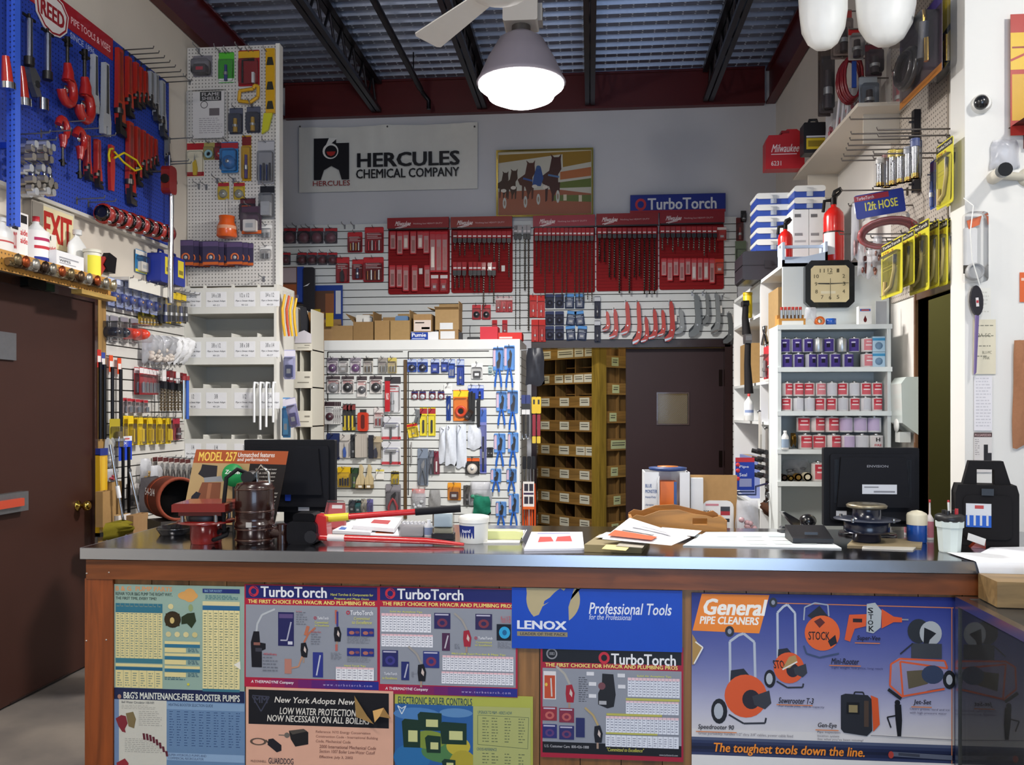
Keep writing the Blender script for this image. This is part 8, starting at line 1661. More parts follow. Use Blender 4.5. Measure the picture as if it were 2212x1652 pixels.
# side table behind the counter carries the boxes
tz=.92; e=thing('back_table','low white table behind the counter under the boxes','table',(onY(1490,1100,4.05).x,4.05,0)); MB().box(-.45,.55,-.2,.3,tz-.03,tz,'d8d8d4','wl').build('table_top',e)
for x,y in((-.42,-.17),(.52,-.17),(-.42,.27),(.52,.27)):MB().box(x-.02,x+.02,y-.02,y+.02,0,tz-.03,'c8c8c4','wl').build('leg',e)
Wq=Wall('Y',3.95); c,w,h=Wq.box(1392,1020,1490,1110); h=Wq.pt(1440,1020).z-tz; e=thing('dispenser_box','white open display box with an orange tin inside and a blue ring on top','box',(c.x,3.95,tz+.0005)); t=.004; D=.18
MB().box(-w/2,-w*.18,0,t,0,h,'dde0e4','pa').box(w*.28,w/2,0,t,0,h,'dde0e4','pa').box(-w*.18,w*.28,0,t,0,h*.36,'dde0e4','pa').box(-w/2,-w/2+t,t,D,0,h,'d6dade','pa').box(w/2-t,w/2,t,D,0,h,'d6dade','pa').box(-w/2,w/2,D-t,D,0,h,'c6cace','pa').build('carton',e)
MB().text('BLUE',-w*.48,-w*.34,h*.78,h*.83,-.001,'3a5a90','pa',.02).text('MONSTER',-w*.48,-w*.22,h*.70,h*.75,-.001,'3a5a90','pa',.02).text('Heavy-Duty',-w*.48,-w*.25,h*.62,h*.66,-.001,'3a5a90','pa',.01).text('Abrasive',-w*.48,-w*.30,h*.52,h*.55,-.001,'3a5a90','pa').text('Cloth',-w*.48,-w*.34,h*.45,h*.48,-.001,'3a5a90','pa').build('lettering',e)
MB().box(-w*.14,w*.22,.02,.12,h*.38,h*.86,'e0701a','pl').box(-w*.14,w*.22,.018,.02,h*.38,h*.42,'28407c','pa').box(w*.16,w*.22,.018,.02,h*.42,h*.86,'4a68a0','pa').build('orange_roll',e); MB().prism([(-w*.22,h*.86),(-w*.18,h*.5),(-w*.18,h*.95)],-.03,0,'d8dce0','pa').build('flap',e); MB().lathe([(.05,0),(.085,.004),(.088,.016),(.05,.02),(.05,0)],(w*.05,.08,h+.001),24,'2c4478','pl').build('blue_roll',e); MB().lathe([(.048,.004),(.048,.022),(0,.022)],(w*.05,.08,h+.001),20,'c0702c','pl').build('roll_core',e)
MB().box(-w*.14,w*.2,.01,.1,.01,h*.3,'c8602a','pa').build('lower_stock',e)
Wq=Wall('Y',4.0); c,w,h=Wq.box(1491,1026,1592,1110); h=Wq.pt(1540,1026).z-tz; e=thing('display_carton','brown backed carton with a white tub advertisement','box',(c.x,4.0,tz+.0005)); MB().box(-w/2,w/2,.0,.006,0,h,'b08a5c','cb').box(-w/2,-w*.24,-.03,.0,0,h*.96,'dcdee0','pa').build('back_board',e)
MB().prism(rrect(-w*.24,w*.42,.01,h*.62,.03),-.012,-.006,'e2e0de','lam').text('YOU',-w*.22,-w*.02,h*.38,h*.47,-.013,'1c1c1e','lam',.04).text('CAL',-w*.22,-w*.02,h*.27,h*.36,-.013,'1c1c1e','lam',.04).prism([(w*.03,h*.08),(w*.3,h*.08),(w*.33,h*.3),(w*.0,h*.3)],-.0128,-.012,'d4d6da','lam').box(w*.0,w*.33,-.0134,-.0128,h*.3,h*.35,'2c2c30','lam').text('BLUE',w*.08,w*.26,h*.2,h*.26,-.0145,'2c4a9c','lam',.03).text('MONSTER',w*.04,w*.29,h*.12,h*.17,-.0145,'2c4a9c','lam',.03).box(w*.14,w*.34,-.0128,-.012,h*.4,h*.46,'a82c34','lam').box(w*.14,w*.34,-.0128,-.012,h*.46,h*.53,'3a3a3e','lam').box(-w*.18,w*.1,-.0128,-.012,h*.54,h*.57,'c8808a','lam').build('advert',e)
bag(Wall('Y',3.93),(1588,1080,1640,1152),'crumpled clear bag of pink powder standing behind the counter',d=.06,seed=110,fill='c8a0a4',tint='d8d0c8')
# ---- glass showcase at the right, wooden block on it
GX0,GX1,GY0,GY1,GZ=1.205,1.85,0.9,FY-.012,.905; e=thing('glass_showcase','glass display case with metal edges standing against the counter','showcase',(GX0,GY0,0)); gw,gl=GX1-GX0,GY1-GY0
for(x,y)in((0,0),(0,gl-.022),(gw-.022,0),(gw-.022,gl-.022)):MB().box(x,x+.022,y,y+.022,0,GZ-.03,'a4aaae','st').build('post',e)
for a in((0,.03,0,gl),(gw-.03,gw,0,gl),(.03,gw-.03,0,.03),(.03,gw-.03,gl-.03,gl)):MB().box(a[0],a[1],a[2],a[3],GZ-.03,GZ,'b8b4b6','st').build('top_rail',e)
MB().box(.006,.012,.022,gl-.022,.1,GZ-.03,'ffffff','gs').build('side_glass',e); MB().box(.03,gw-.03,.03,gl-.03,GZ-.008,GZ-.002,'ffffff','gs').build('top_glass',e); MB().box(.022,gw-.022,.006,.012,.1,GZ-.03,'ffffff','gs').build('front_glass',e)
MB().box(0,gw,0,gl,0,.1,'4a4038','wx').build('plinth',e); MB().box(.03,gw-.03,.03,gl-.03,.5,.506,'ffffff','gs').build('shelf',e); MB().box(gw-.02,gw-.012,.022,gl-.022,.1,GZ-.03,'3a322c','wz').build('back_panel',e)
p=onZ(2165,1322,GZ); e=thing('wood_block','block of raw wood with chrome fittings on the showcase','block',(1.44,2.87,GZ+.0006),-.04); MB().box(-.17,.22,-.075,.07,0,.08,'8a7048','wx').build('block',e)
for i,(x,y)in enumerate(((-.04,.02),(.04,.05),(.1,.0))):MB().lathe([(.014,0),(.01,.008),(.01,.016),(.016,.02),(.012,.03),(0,.034)],(x,y-.02,.08),12,'c8cace','ch').build('chrome_knob',e)
MB().tube([(.02,.03,.09),(.1,.04,.105),(.19,.02,.095)],.008,8,'c8cace','ch').build('chrome_lever',e)

# ================================================================ posters on the counter front
CF=Wall('Y',2.999)
NAVY,GRAY,WINE='1c2264','8b8f99','a8203a'
def photo(P,x0,y0,x1,y1,bg,fg):P.rect(x0,y0,x1,y1,bg); P.ell((x0+x1)/2,y0+(y1-y0)*.62,(x1-x0)*.32,(y1-y0)*.28,fg,14); P.ell((x0+x1)/2,y0+(y1-y0)*.62,(x1-x0)*.16,(y1-y0)*.14,bg,12); P.rect(x0+2,y0+2,x1-4,y0+5,'b8b4c8')
def swirl(P,x,y,r):P.ring(x,y,r,r*1.08,.45,'c02c3c',22); P.line([(x-r*.7,y+r*.5),(x,y+r*.9)],r*.16,NAVY); P.line([(x+r*.1,y-r*.95),(x+r*.8,y-r*.4)],r*.16,NAVY)
def torch(P,x,y,s,body,tip='b8b0a8',flip=1):
	P.line([(x-26*s*flip,y-44*s),(x-10*s*flip,y-30*s),(x,y-10*s)],4.2*s,tip); P.poly([(x-7*s,y-8*s),(x+4*s,y-10*s),(x+9*s,y+6*s),(x+7*s,y+24*s),(x-6*s,y+24*s),(x-8*s,y+8*s)],body); P.poly([(x+1*s,y-2*s),(x+5*s,y+6*s),(x+4*s,y+14*s),(x-1*s,y+8*s)],'c8b8b0'); P.rect(x-3*s,y+24*s,x+1*s,y+36*s,'a08878')
# 1 parts chart
P=Print(CF,(246,1264,527,1491),.004,'lam')
P.text('B & G  PUMP PARTS',250,1268,372,1278,'d2905a',.03); P.text('REPAIR YOUR B&G PUMP THE RIGHT WAY,',250,1281,372,1289,'2c3a34',.02); P.text('THE FIRST TIME, EVERY TIME!',250,1291,338,1298,'2c3a34',.02)
for a in((384,1276,428,1296),(396,1270,424,1300)):P.ell((a[0]+a[2])/2,(a[1]+a[3])/2,(a[2]-a[0])/2,(a[3]-a[1])/2,'cf9a58',14)
P.table(250,1305,351,1424,22,10,'d6c990','7d8a78','2f6c80'); P.rect(250,1312,351,1325,'2f6c80'); P.rect(250,1424,351,1434,'3a7280'); P.rect(250,1436,351,1442,'d6c990'); P.rect(250,1443,351,1450,'275f7c'); P.table(250,1450,351,1488,7,6,'d6c990','7d8a78')
P.ell(373,1338,18,18,'2e2414'); P.rect(358,1325,388,1352,'332814'); P.ell(372,1340,5,7,'c8b070',10); P.poly([(392,1332),(405,1324),(420,1322),(424,1340),(414,1356),(404,1346),(392,1348)],'26321e'); P.ell(369,1310,6,6,'d0c490',10); P.ell(412,1312,5,8,'8a9a6a',10)
for i in range(4):P.ell(364+i*19,1370,6,6,('c8bc8a','d0c490','d0c490','c4b880')[i],10)
for y in(1385,1411,1438):P.rect(356,y,432,y+6,'d6c990'); P.rect(356,y+6,432,y+13,'2f6c88'); P.rect(356,y+14,402,y+24,'d6c990'); P.para(406,y+15,430,y+24,3,'3a6070')
P.para(356,1462,400,1470,2,'3a6070'); P.ell(407,1477,3,3,'c8c040',8)
P.rect(438,1270,518,1279,'1f2f70'); P.text('B&G TAPE ROCKET',442,1272,480,1277,'8ab0c8',.02); P.para(444,1284,514,1294,3,'4a7a80'); P.rect(438,1297,518,1306,'d0c698'); P.rect(438,1306,518,1316,'275f88'); P.table(438,1316,518,1485,30,7,'dccf98','7d866c'); P.rect(438,1485,518,1491,'3a7080')
P.poly([(505,1432),(519,1424),(520,1442)],'e4e0d4')
P.sheet('poster','sage green pump repair parts chart poster with yellow tables','poster','8ea79a')
# 2, 3 TurboTorch posters
def turbo(P,x0,y0,x1,y1,top,lx):
	P.rect(x0,y0,x1,y1,WINE); P.rect(x0+3,y0+2,x1-3,y0+30,top); P.rect(x0+3,y0+44,x1-3,y1-21,GRAY); P.text('THE FIRST CHOICE FOR HVAC/R AND PLUMBING PROS',x0+8,y0+33,x1-8,y0+41,'e8dc7a',.03)
	swirl(P,lx,y0+15,11); P.text('TurboTorch',lx+15,y0+4,lx+158,y0+27,'e8e8ea',.03)
	for i in range(10):P.rect(x0+(x1-x0)*i/10,y1-19,x0+(x1-x0)*(i+1)/10+.5,y1-1,('a8203c','9c2044','8c2050','7a2058','6a2064','58206c','482474','38287c','2c2a80','242c84')[i])
	P.text('A THERMADYNE Company',x0+14,y1-15,x0+106,y1-7,'e6e0e4',.02,.15); P.text('w w w . t u r b o t o r c h . c o m',x1-120,y1-12,x1-14,y1-7,'b8a8d0',.01)
P=Print(CF,(528,1264,818,1487),.004,'lam'); turbo(P,528,1264,818,1487,NAVY,548); P.text('Hand Torches & Components for',714,1280,806,1287,'d2d25a',.01,.1); P.text('Propane and Mapp Gases',722,1289,797,1295,'d2d25a',.01,.1)
P.line([(594,1317),(566,1330),(556,1350),(554,1368)],4,'b4b8bc'); P.poly([(548,1366),(560,1366),(562,1390),(574,1392),(574,1404),(566,1408),(566,1444),(544,1444),(542,1390)],'16161e'); P.rect(548,1390,562,1396,'8a5a50'); P.rect(552,1402,566,1410,'3c3c46')
P.rect(601,1323,635,1396,'232456'); P.rect(603,1327,633,1336,'5a4a78'); P.line([(629,1344),(620,1384),(606,1384)],3,'a8a8b8'); P.rect(622,1386,632,1393,'c8c8d4')
torch(P,657,1397,.95,'15161e','b06a50',-1); P.line([(653,1418),(645,1440),(628,1444)],3.5,'b88468'); P.rect(615,1424,630,1456,'b0786a'); P.line([(666,1352),(660,1372)],7,'b46a50'); P.line([(726,1316),(727,1346)],5,'b4604c'); torch(P,729,1361,.95,'15161e','3a3a80',0); P.line([(727,1390),(727,1404)],5,'b0605a')
P.rect(676,1408,698,1462,'2c3480'); P.line([(692,1414),(684,1458)],3,'b8bcc8'); swirl(P,681,1334,3); P.text('TurboTorch',686,1331,710,1337,'e0e0e4',.02); P.text('Committed',680,1341,709,1346,'d0cc50',.01); P.text('to Excellence',680,1348,711,1352,'d0cc50',.01); swirl(P,752,1321,4); P.text('TurboTorch',757,1316,806,1326,'e6e6ea',.02); P.text('Committed',764,1330,798,1336,'d0cc60',.01,.2); P.text('to Excellence',760,1338,803,1345,'d0cc60',.01,.2)
for x in(750,780):
	for y in(1354,1397):P.rect(x,y,x+28,y+17,'26307c'); P.ell(x+10,y+10,6,4,'a8685a',10); P.ell(x+22,y+9,5,3,'7a4a58',8)
for a in((640,1322,664,1352),(672,1364,694,1394),(568,1414,600,1456),(750,1372,800,1388),(715,1408,738,1424),(750,1416,800,1428)):P.para(*a,6,'6c6e78',.3,int(a[0]))
P.text('Model #',640,1319,652,1322,'c05058'); P.text('TX500 Swirl Torch',672,1362,694,1366,'c05058'); P.text('WSF-4 Brazing',570,1412,598,1418,'c04a54',.01); P.text('Hand Torch Tips',744,1433,790,1438,'d8d850',.01); P.table(726,1438,808,1466,5,7,'e2e2e6','9a9aa4','e0b8bc')
P.sheet('poster','grey TurboTorch poster of hand torches with a navy header','poster',WINE)
P=Print(CF,(818,1269,1117,1502),.005,'lam'); turbo(P,818,1269,1117,1502,NAVY,843); P.text('Solid Air Acetylene Tips',842,1321,912,1326,'d8d850',.01)
P.table(824,1327,931,1367,7,13,'e2e2e8','8c909c','e2b8be'); P.table(824,1372,935,1399,5,13,'e2e2e8','8c909c','e2b8be'); P.text('PRO-LINE Swirl Pro-line & Mapp Tips',976,1409,1092,1414,'d8d850',.01); P.table(956,1415,1109,1447,6,18,'e2e2e8','8c909c','e2b8be'); P.table(954,1450,1109,1476,5,18,'e2e2e8','8c909c','e2b8be')
photo(P,938,1324,973,1358,'2a2658','70324a'); photo(P,1027,1324,1063,1358,'2c2650','7a3440'); photo(P,826,1407,860,1443,'24265e','3a3880'); photo(P,914,1407,949,1443,'2a3478','7a3450'); P.rect(955,1367,972,1405,'4a2848'); P.line([(968,1372),(961,1400)],3,'b8b4bc'); P.rect(867,1431,884,1471,'242c68'); P.line([(881,1436),(874,1466)],3,'b0b0c0'); P.rect(1073,1345,1104,1380,'0e1420'); P.ell(1090,1363,12,13,'2ea0d0',16); P.ell(1090,1363,5,6,'186090',10)
torch(P,1009,1370,1.05,'9c2234','9a948e'); torch(P,911,1446,1.1,'15161e','9a948e'); swirl(P,1028,1376,3); P.text('TurboTorch',1033,1373,1064,1379,'e0e0e4',.02); P.text('Committed',1028,1383,1062,1387,'d0cc50',.01); P.text('to Excellence',1026,1389,1063,1393,'d0cc50',.01); P.text('TurboTorch',830,1455,858,1461,'dcdce2',.02); P.text('to Excellence',826,1465,858,1470,'d0cc50',.01); P.para(982,1390,994,1402,4,'6c6e78',.3); P.para(1075,1384,1104,1398,5,'6c6e78',.3); P.para(889,1453,900,1466,4,'6c6e78',.3); P.text('Model X-3B',1082,1327,1103,1342,'c05a60')
P.sheet('poster','grey TurboTorch poster with four price tables and a blue flame photo','poster',WINE)
# 4 Lenox
P=Print(CF,(1104,1272,1472,1404),.009,'lam')
P.poly([(1137+0,1272),(1254,1272)]+[(1195+58*math.cos(a),1296+56*math.sin(a))for a in[i*PI/20 for i in range(-3,21)]]+[(1138,1284)],'b3a47e')
P.poly([(1210,1272),(1218,1277),(1222,1272),(1240,1272),(1234,1292),(1228,1312),(1229,1342),(1216,1346),(1150,1342),(1154,1334),(1164,1330),(1172,1312),(1186,1302),(1174,1308),(1176,1300),(1188,1292),(1198,1281)],'1247b4'); P.rect(1112,1340,1229,1365,'1247b4')
P.text('LENOX',1117,1343,1224,1362,'dce0ea',.05); P.rect(1117,1367,1226,1377,'8f8468'); P.text('LEADER OF THE PACK',1124,1369,1222,1375,'2a2a3a',.02); P.text('Professional Tools',1272,1301,1449,1326,'dfe3ee',.02,.15); P.text('for the Professional',1272,1326,1363,1338,'ccd4ea',.01,.15)
P.sheet('poster','bright blue LENOX sign with a tan moon and wolf emblem','poster','1247b4')
# 5 black header TurboTorch
P=Print(CF,(1168,1395,1475,1640),.005,'lam'); P.rect(1168,1395,1475,1640,'a02038'); P.rect(1172,1398,1472,1433,'14161c'); P.rect(1172,1446,1472,1606,GRAY); P.rect(1172,1606,1472,1630,'14161c'); P.text('THE FIRST CHOICE FOR HVAC/R AND PLUMBING PROS',1178,1435,1464,1443,'e8dc7a',.03); P.ring(1305,1421,12,13,.45,'c02c3c'); P.text('TurboTorch',1320,1411,1460,1439-4,'e8e8ea',.03); P.ring(1192,1415,12,12,.25,'8a8a8e'); P.text('1883',1186,1411,1198,1418,'8a8a8e',.02)
P.rect(1174,1453,1201,1514,'d8d4d4'); P.rect(1176,1462,1199,1512,'b84a2c'); P.line([(1190,1468),(1192,1508)],3,'c8c4c0'); P.ell(1180,1482,3,4,'d8b84a',8); torch(P,1231,1492,1.15,'9c2030','a8a49c'); P.poly([(1301,1455),(1325,1456),(1330,1500),(1326,1526),(1312,1530),(1292,1522),(1292,1498),(1300,1480)],'1c1c20'); P.ell(1300,1482,8,8,'70444a',12); P.rect(1294,1514,1310,1522,'a8a8ac')
for x,y in((1267,1452),(1334,1454),(1272,1474),(1335,1478),(1272,1500)):P.rect(x,y,x+16,y+8,'d6d6da')
P.para(1250,1464,1270,1520,12,'4a4a52',.3); P.text('Solid Air Acetylene Tips',1376,1456,1450,1461,'d8d850',.01); P.table(1356,1462,1468,1503,7,14,'dcdfe8','8c90a0','e2c0c6'); P.rect(1352,1506,1468,1511,'b8b45a'); P.table(1352,1512,1466,1540,5,14,'dcdfe8','8c90a0','e2c0c6'); P.rect(1310,1540,1430,1545,'b4b056'); P.table(1309,1546,1466,1582,6,18,'dcdfe8','8c90a0','e2c0c6'); P.rect(1309,1581,1420,1585,'b4b056'); P.table(1308,1587,1466,1612,5,14,'dcdfe8','8c90a0')
photo(P,1172,1530,1203,1560,'8c2c3a','b8605a'); photo(P,1208,1532,1240,1563,'7c2a40','b05a58'); photo(P,1172,1568,1203,1598,'2a2c6c','5a3a70'); photo(P,1208,1570,1240,1600,'2a2c64','6a3a60'); P.rect(1244,1552,1263,1594,'262c5e'); torch(P,1292,1578,1.1,'15161e','b09a6c'); P.text('U.S. Customer Care  800-426-1888',1176,1612,1272,1618,'b8b8bc',.01); P.text('"Committed to Excellence"',1310,1614,1390,1622,'c8c45a',.01,.15); P.text('www.turbotorch.com',1424,1624,1464,1628,'b8b8bc',.01)
P.sheet('poster','TurboTorch poster with a black header and red border','poster','a02038')
# 6 General pipe cleaners
P=Print(CF,(1494,1285,2062,1720),.004,'lam')
bands=['1f2c7c','28357f','333f88','3c4890','454f94','4d5698','565e9c','6067a0','6b71a6','777cac','8488b2','9395b8','a2a3c0','b0b0c6','bcbbca','c6c4cc','cecbce']
for i in range(96):
	t_=i/96*16; a_,b_=bands[int(t_)],bands[int(t_)+1]; q_=t_-int(t_); k=P.k
	P.rect(1494,1285+i*3.12,2062,1288.2+i*3.12,[(int(a_[j:j+2],16)*(1-q_)+int(b_[j:j+2],16)*q_)/255 for j in(0,2,4)]); P.k=k
P.k+=1
P.rect(1494,1582,2062,1600,'d2cfcf');
for i,b in enumerate(('4a5470','2c3658','1c2444','141a34','1c2444','303a5e')):P.rect(1494,1600+i*6.6,2062,1607+i*6.6,b)
P.rect(1494,1639,2062,1720,'dcdad8'); P.line([(1662,1304),(2060,1307)],2,'c87a4a'); P.line([(2056,1307),(2056,1640)],2,'c87a4a')
P.poly([(1516,1287),(1662,1287),(1640,1371),(1496,1368)],'e8842c'); P.text('General',1516,1297,1651,1333,'f0ece4',.05,.2); P.text('PIPE CLEANERS',1511,1336,1638,1353,'f0ece4',.045,.15)
def machine(P,cx,cy,r,hx,hy,tall,s=1.0):
	"""drain cleaner: upright handle with wheel, motor, drum, road wheel, skid"""
	P.line([(cx-r*.72,cy+r*.3),(cx-r*.75,hy+22),(cx-r*.35,hy+8),(cx-r*.1,hy+4),(cx+r*.4,hy+22),(cx+r*.45,cy-r*.6)],5.5*s,'b0b8c6'); P.ell(hx,hy,10*s,12*s,'2a2c34',14); P.ell(hx,hy,4.5*s,6*s,'8a90a0',10)
	P.poly([(cx-r*.7,cy-r*1.2),(cx-r*.1,cy-r*1.3),(cx+r*.5,cy-r*.6),(cx-r*.4,cy-r*.2),(cx-r*.75,cy-r*.4)],'22242e'); P.line([(cx-r*.8,cy+r*.9),(cx-r*.1,cy+r*1.3),(cx+r*.9,cy+r*1.25),(cx+r*.95,cy+r*1.0)],4*s,'2c2e38'); P.ell(cx,cy,r,r*1.02,'d4562a',24); P.ell(cx+r*.25,cy+r*.15,r*.42,r*.46,'26202a',18); P.poly([(cx+r*.3,cy),(cx+r*1.1,cy-r*.3),(cx+r*1.2,cy+r*.3),(cx+r*.9,cy+r*.6),(cx+r*.4,cy+r*.4)],'34363e')
	P.ell(cx-r*1.25,cy+r*.75,r*.38,r*.6,'1a1a20',16); P.ell(cx-r*1.28,cy+r*.75,r*.22,r*.38,'aab0ba',14)
machine(P,1611,1508,46,1576,1368,1); machine(P,1704,1444,33,1670,1303,1,.9)
P.line([(1736,1340),(1738,1312),(1760,1302),(1788,1306),(1790,1330)],3,'9aa2b0'); P.poly([(1744,1330),(1770,1308),(1790,1332),(1764,1344)],'20222a'); P.ell(1776,1367,38,38,'d8602c',26); P.poly([(1758,1342),(1772,1334),(1782,1344),(1770,1356)],'5a2420'); P.poly([(1788,1384),(1804,1370),(1808,1388),(1794,1396)],'201c24'); P.line([(1736,1395),(1742,1412),(1770,1420),(1812,1410)],3.5,'3a4a6c')
P.text('STOCK',1746,1364,1792,1382,'1a1416',.02); P.text('STO',1672,1428,1696,1446,'1a1416',.02,-.2); P.poly([(1690,1446),(1704,1420),(1718,1416),(1722,1428),(1706,1444)],'a88a58'); P.line([(1690,1448),(1722,1430)],3,'e0dcd4')
P.poly([(1834,1326),(1872,1324),(1870,1350),(1846,1356),(1836,1384),(1824,1380)],'d0562c'); P.poly([(1872,1302),(1890,1299),(1904,1316),(1902,1352),(1886,1365),(1871,1362)],'a9b0b4'); P.poly([(1904,1312),(1930,1328),(1948,1330),(1948,1340),(1930,1340),(1904,1354)],'d0562c'); P.line([(1948,1334),(1962,1334)],3,'8a8e94'); P.rect(1842,1334,1862,1342,'2a1c20'); P.text('S',1874,1310,1886,1322,'1c1c1e',.03); P.text('T',1876,1324,1886,1335,'1c1c1e',.03); P.text('O',1874,1337,1886,1347,'1c1c1e',.03); P.text('K',1876,1349,1888,1361,'1c1c1e',.03)
P.ell(1984,1358,24,26,'2a2e34',20); P.ell(2010,1362,24,26,'a8aeb4',22); P.poly([(1996,1350),(2010,1356),(2022,1362),(2008,1376),(2002,1398),(1994,1392)],'1c1e24'); P.rect(1968,1384,2034,1416,'3c4048'); P.line([(1944,1408),(1972,1384)],3,'2a2c34'); P.poly([(1926,1428),(1940,1416),(2040,1418),(2046,1432),(2046,1476),(2012,1482),(1950,1502),(1922,1476)],'8a86a8')
for pl in([(1922,1476),(1924,1430),(1944,1418),(2040,1420),(2046,1436)],[(1944,1424),(1950,1498),(2040,1480)],[(1922,1476),(1950,1500)],[(1944,1424),(2046,1436)]):P.line(pl,4,'d05a34')
P.poly([(1958,1444),(2000,1440),(2004,1470),(1962,1482)],'5c5442'); P.ell(2014,1450,24,20,'33405c',18); P.ell(2050,1460,14,20,'1e2026',16); P.ell(2050,1460,7,11,'aab0ba',12); P.line([(1918,1484),(1946,1504)],7,'1e2026')
P.poly([(1816,1500),(1826,1496),(1874,1498),(1882,1506),(1884,1574),(1872,1586),(1822,1580),(1816,1572)],'23252c'); P.poly([(1880,1498),(1896,1504),(1900,1560),(1886,1576),(1882,1506)],'cc5428'); P.rect(1828,1514,1856,1540,'101014'); P.rect(1833,1520,1852,1536,'8a7c58'); P.line([(1844,1498),(1846,1492),(1864,1492),(1866,1498)],3,'23252c'); P.rect(1866,1510,1876,1566,'4a3a30')
P.ell(1938,1512,6,6,'14141a',12); P.poly([(1932,1516),(1946,1516),(1948,1550),(1946,1584),(1938,1584),(1934,1550)],'14141a'); P.line([(1934,1540),(1916,1544),(1924,1566)],3,'14141a'); P.line([(1880,1584),(2056,1588)],1.5,'7a7a84')
for tx,a,b,y,w_ in(('Speedrooter 90',1507,1584,1572,90),('Sewerooter T-3',1681,1756,1508,80),('Mini-Rooter',1795,1854,1420,70),('Super-Vee',1850,1900,1370,56),('Gen-Eye',1765,1806,1560,52),('Jet-Set',1972,2010,1504,46)):
	P.text(tx,a,y,b,y+13,'1c1a26',.02,.15); P.line([(a-4,y+16),(a+w_-6,y+16)],2,'d07a40')
P.text('Great portability, handles 1/2" thru 3/4" cables, power cable feed',1508,1588,1712,1596,'7a7884',.0,.1); P.text('For inside jobs, 100 ft. capacity',1682,1524,1780,1530,'5a5a78',.0,.1); P.text('Light weight, low price, long reach',1796,1438,1906,1444,'3a3c6c',.0,.1); P.text('Pipe inspection',1765,1578,1814,1584,'6a6874',.0,.1); P.text('location system',1765,1586,1812,1592,'6a6874',.0,.1); P.text("See what you've been missing!",1765,1593,1864,1599,'6a6874',.0,.1); P.text('Clears grease, sand and ice',1964,1522,2050,1528,'5a5a78',.0,.1); P.text('with high pressure water',1964,1530,2044,1536,'5a5a78',.0,.1)
P.text('The toughest tools down the line.',1538,1611,1866,1637,'e88a2c',.03,.15); P.line([(1922,1622),(2056,1626)],10,'5a6072'); P.ell(1924,1624,6,8,'a83c34',10); P.line([(1940,1622),(1986,1624)],6,'3a3e4c')
P.poly([(1495,1375),(1507,1394),(1518,1402),(1510,1420),(1498,1442),(1495,1442)],'a8854a'); P.line([(1502,1392),(1518,1404),(1499,1440)],3,'e2dfd8')
P.sheet('poster','large blue General pipe cleaners poster with orange machines','poster','2a3680')
# 7 booster pumps
P=Print(CF,(247,1489,528,1720),.005,'lam'); P.rect(247,1489,528,1514,'1a2447'); P.text("B&G'S MAINTENANCE-FREE BOOSTER PUMPS",267,1497,518,1512,'d6d8cc',.03); P.ell(258,1508,4,5,'a8806c',10); P.rect(257,1514,360,1720,'c6c4b8'); P.rect(247,1514,257,1720,'6f86a8'); P.rect(360,1516,528,1720,'6482a4'); P.rect(360,1516,528,1532,'7d9ab8'); P.text('HEATING BOOSTER SELECTION GUIDE',364,1519,460,1525,'2c3c5c',.01)
for i in range(10):P.para(366+i*16,1536,376+i*16,1614,14,'3e5880',.3,i)
P.rect(360,1626,528,1642,'88a4c2'); P.text('SUPER HYDROFLO PUMPS AND',364,1628,446,1633,'3c4c6c',.01); P.text('COMMERCIAL RECIRCULATOR',364,1635,440,1640,'3c4c6c',.01); P.text('Bell Water Circulator 100-NFI',263,1517,333,1522,'5a5a58',.01); P.para(263,1526,336,1536,3,'a8a69c',.3); P.para(300,1538,350,1572,8,'a8a69c',.3); P.para(270,1598,350,1630,8,'a8a69c',.3)
P.poly([(250,1556),(262,1548),(272,1550),(276,1566),(270,1578),(272,1586),(264,1584),(256,1572)],'7c2a34'); P.poly([(272,1544),(288,1540),(294,1556),(290,1576),(278,1572)],'7a6a48')
for i in range(8):P.poly([(308+i*7,1586+i*i*.75),(313+i*7,1586+i*i*.75),(315+i*7,1600+i*i*.7),(310+i*7,1600+i*i*.7)],'5c2430')
P.poly([(252,1652),(270,1642),(278,1652),(276,1668),(254,1668)],'8c2c34')
P.sheet('poster','blue booster pump selection poster with red pump drawings','poster','5a78a0')
# 8 New York
P=Print(CF,(530,1488,848,1720),.006,'pa'); P.rect(537,1493,840,1568,'14141a'); P.text('New York Adopts New',592,1507,764,1524,'d8d2c8',.02,.2); P.text('LOW WATER PROTECTION',604,1530,768,1545,'d8d2c8',.02,.1); P.text('NOW NECESSARY ON ALL BOILERS',577,1547,797,1561,'d8d2c8',.02,.1); P.line([(545,1506),(582,1508),(564,1540),(545,1508)],2.5,'3a3c4c'); P.text('MM',549,1508,578,1522,'3a3c4c',.03)
P.ring(558,1606,18,8,.3,'5a4a40'); P.line([(574,1602),(582,1610)],3,'5a4a40'); P.poly([(580,1600),(590,1598),(608,1612),(608,1624),(598,1628),(578,1612)],'1e1c24'); P.poly([(624,1580),(656,1576),(666,1582),(666,1608),(638,1614),(628,1598)],'1c1a1c'); P.poly([(624,1580),(656,1575),(664,1580),(632,1588)],'4a443e'); P.ell(620,1590,6,6,'6a625a',10); P.line([(602,1590),(616,1590)],2,'6a625a')
for i,tx in enumerate(('Reference: NYS Energy Conservation','Construction Code - International Building','Code, Mechanical Code')):P.text(tx,682,1577+i*10,(800,816,757)[i],1584+i*10,'8a5c4c',.005,.1)
P.text('2000 International Mechanical Code',690,1608,812,1615,'7a4c40',.01,.1); P.text('Section 1007 Boiler Low-Water Cutoff',690,1618,810,1625,'7a4c40',.0,.1); P.text('Effective: July 3, 2002',690,1631,762,1638,'7a4c40',.01,.1); P.text('McDONNELL',542,1646,576,1651,'7a5a4c',.01); P.text('GUARDDOG',580,1640,634,1653,'3a3238',.02)
e=P.sheet('poster','salmon pink low water protection poster with a torn corner','poster','d8a68e')
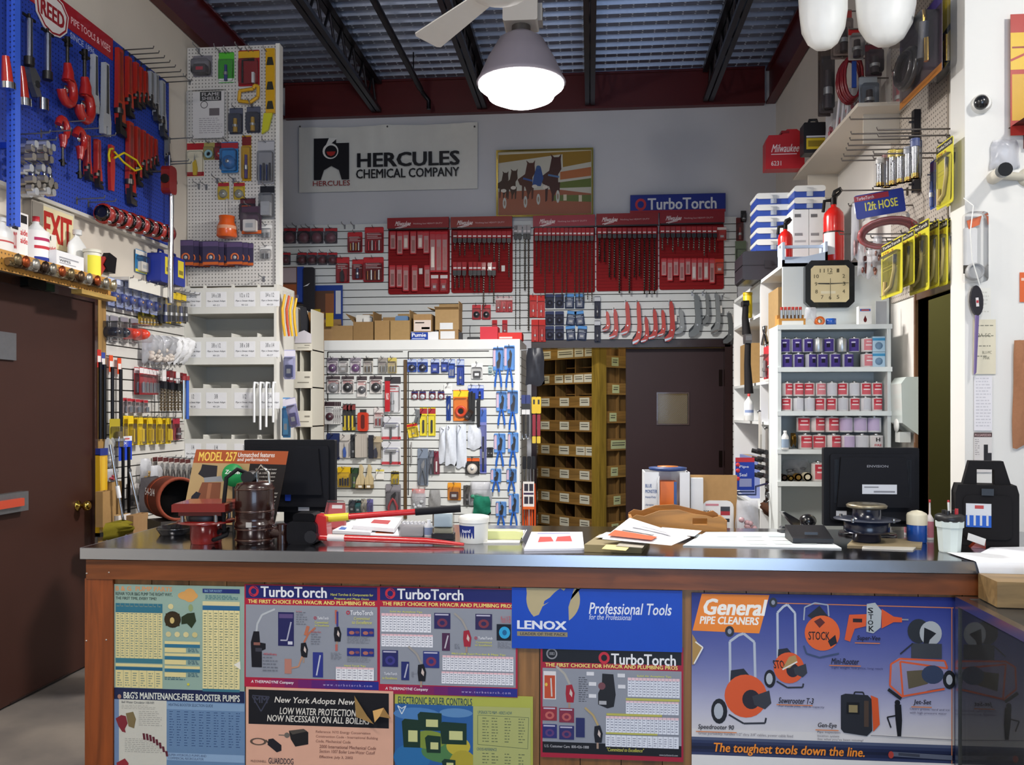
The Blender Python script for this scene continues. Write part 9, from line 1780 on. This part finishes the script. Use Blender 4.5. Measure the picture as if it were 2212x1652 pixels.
m=MB(); a=[P.xz(*p)for p in((766,1499),(796,1538),(812,1553),(770,1544))]; m.add([(a[0][0],-.004,a[0][1]),(a[1][0],-.02,a[1][1]),(a[2][0],-.03,a[2][1]),(a[3][0],-.006,a[3][1])],[(0,1,2,3),(3,2,1,0)],'c9a468','pa'); a=[P.xz(*p)for p in((806,1530),(830,1522),(846,1544),(822,1540),(812,1552))]; m.add([(p[0],-.006-.003*i,p[1])for i,p in enumerate(a)],[(0,1,2,3,4),(4,3,2,1,0)],'c2985c','pa'); m.build('torn_flap',e)
# 9 boiler controls
P=Print(CF,(852,1500,1150,1720),.004,'lam'); P.text('ELECTRONIC BOILER CONTROLS',860,1508,1020,1524,'2c4a50',.025); P.rect(853,1524,1022,1720,'2a5c98')
for i,(x,y,rx,ry,c_)in enumerate(((900,1545,50,14,'4a7ab0'),(985,1540,36,10,'5a86b4'),(890,1640,40,30,'2a6aa0'),(960,1625,50,24,'4c7a4a'),(990,1612,26,20,'b8a83a'),(925,1600,40,20,'7a8c3a'),(1000,1650,30,30,'a89a34'),(880,1690,50,30,'2f6a50'))):P.ell(x,y,rx,ry,c_,18)
for x0,y0,x1,y1 in((902,1540,954,1580),(868,1556,908,1618),(950,1560,1008,1608),(918,1590,952,1628),(954,1640,984,1660)):P.poly([(x0,y0+6),(x0+6,y0),(x1,y0+2),(x1,y1),(x0+4,y1)],'173328'); P.rect(x0+(x1-x0)*.35,y0+(y1-y0)*.4,x0+(x1-x0)*.85,y0+(y1-y0)*.8,'c4c688')
P.line([(859,1528),(868,1546),(877,1528),(868,1534),(859,1528)],2,'c8d4dc'); P.rect(1022,1524,1146,1720,'a8ac6c'); P.text('UPGRADE TO M&M - HERE\'S HOW',1032,1533,1106,1540,'2f5a60',.015); P.line([(1032,1543),(1142,1545),(1140,1612),(1032,1606),(1032,1543)],1,'5a6a4a'); P.text('CROSS-REFERENCE',1030,1613,1073,1619,'2f5a60',.015)
for x in(1042,1062,1090,1120):P.para(x,1548,x+14,1604,9,'6a7250',.3,x); P.para(x,1624,x+14,1690,10,'6a7250',.3,x+1)
P.sheet('poster','lime green electronic boiler controls poster with blue picture','poster','a9ad4c')
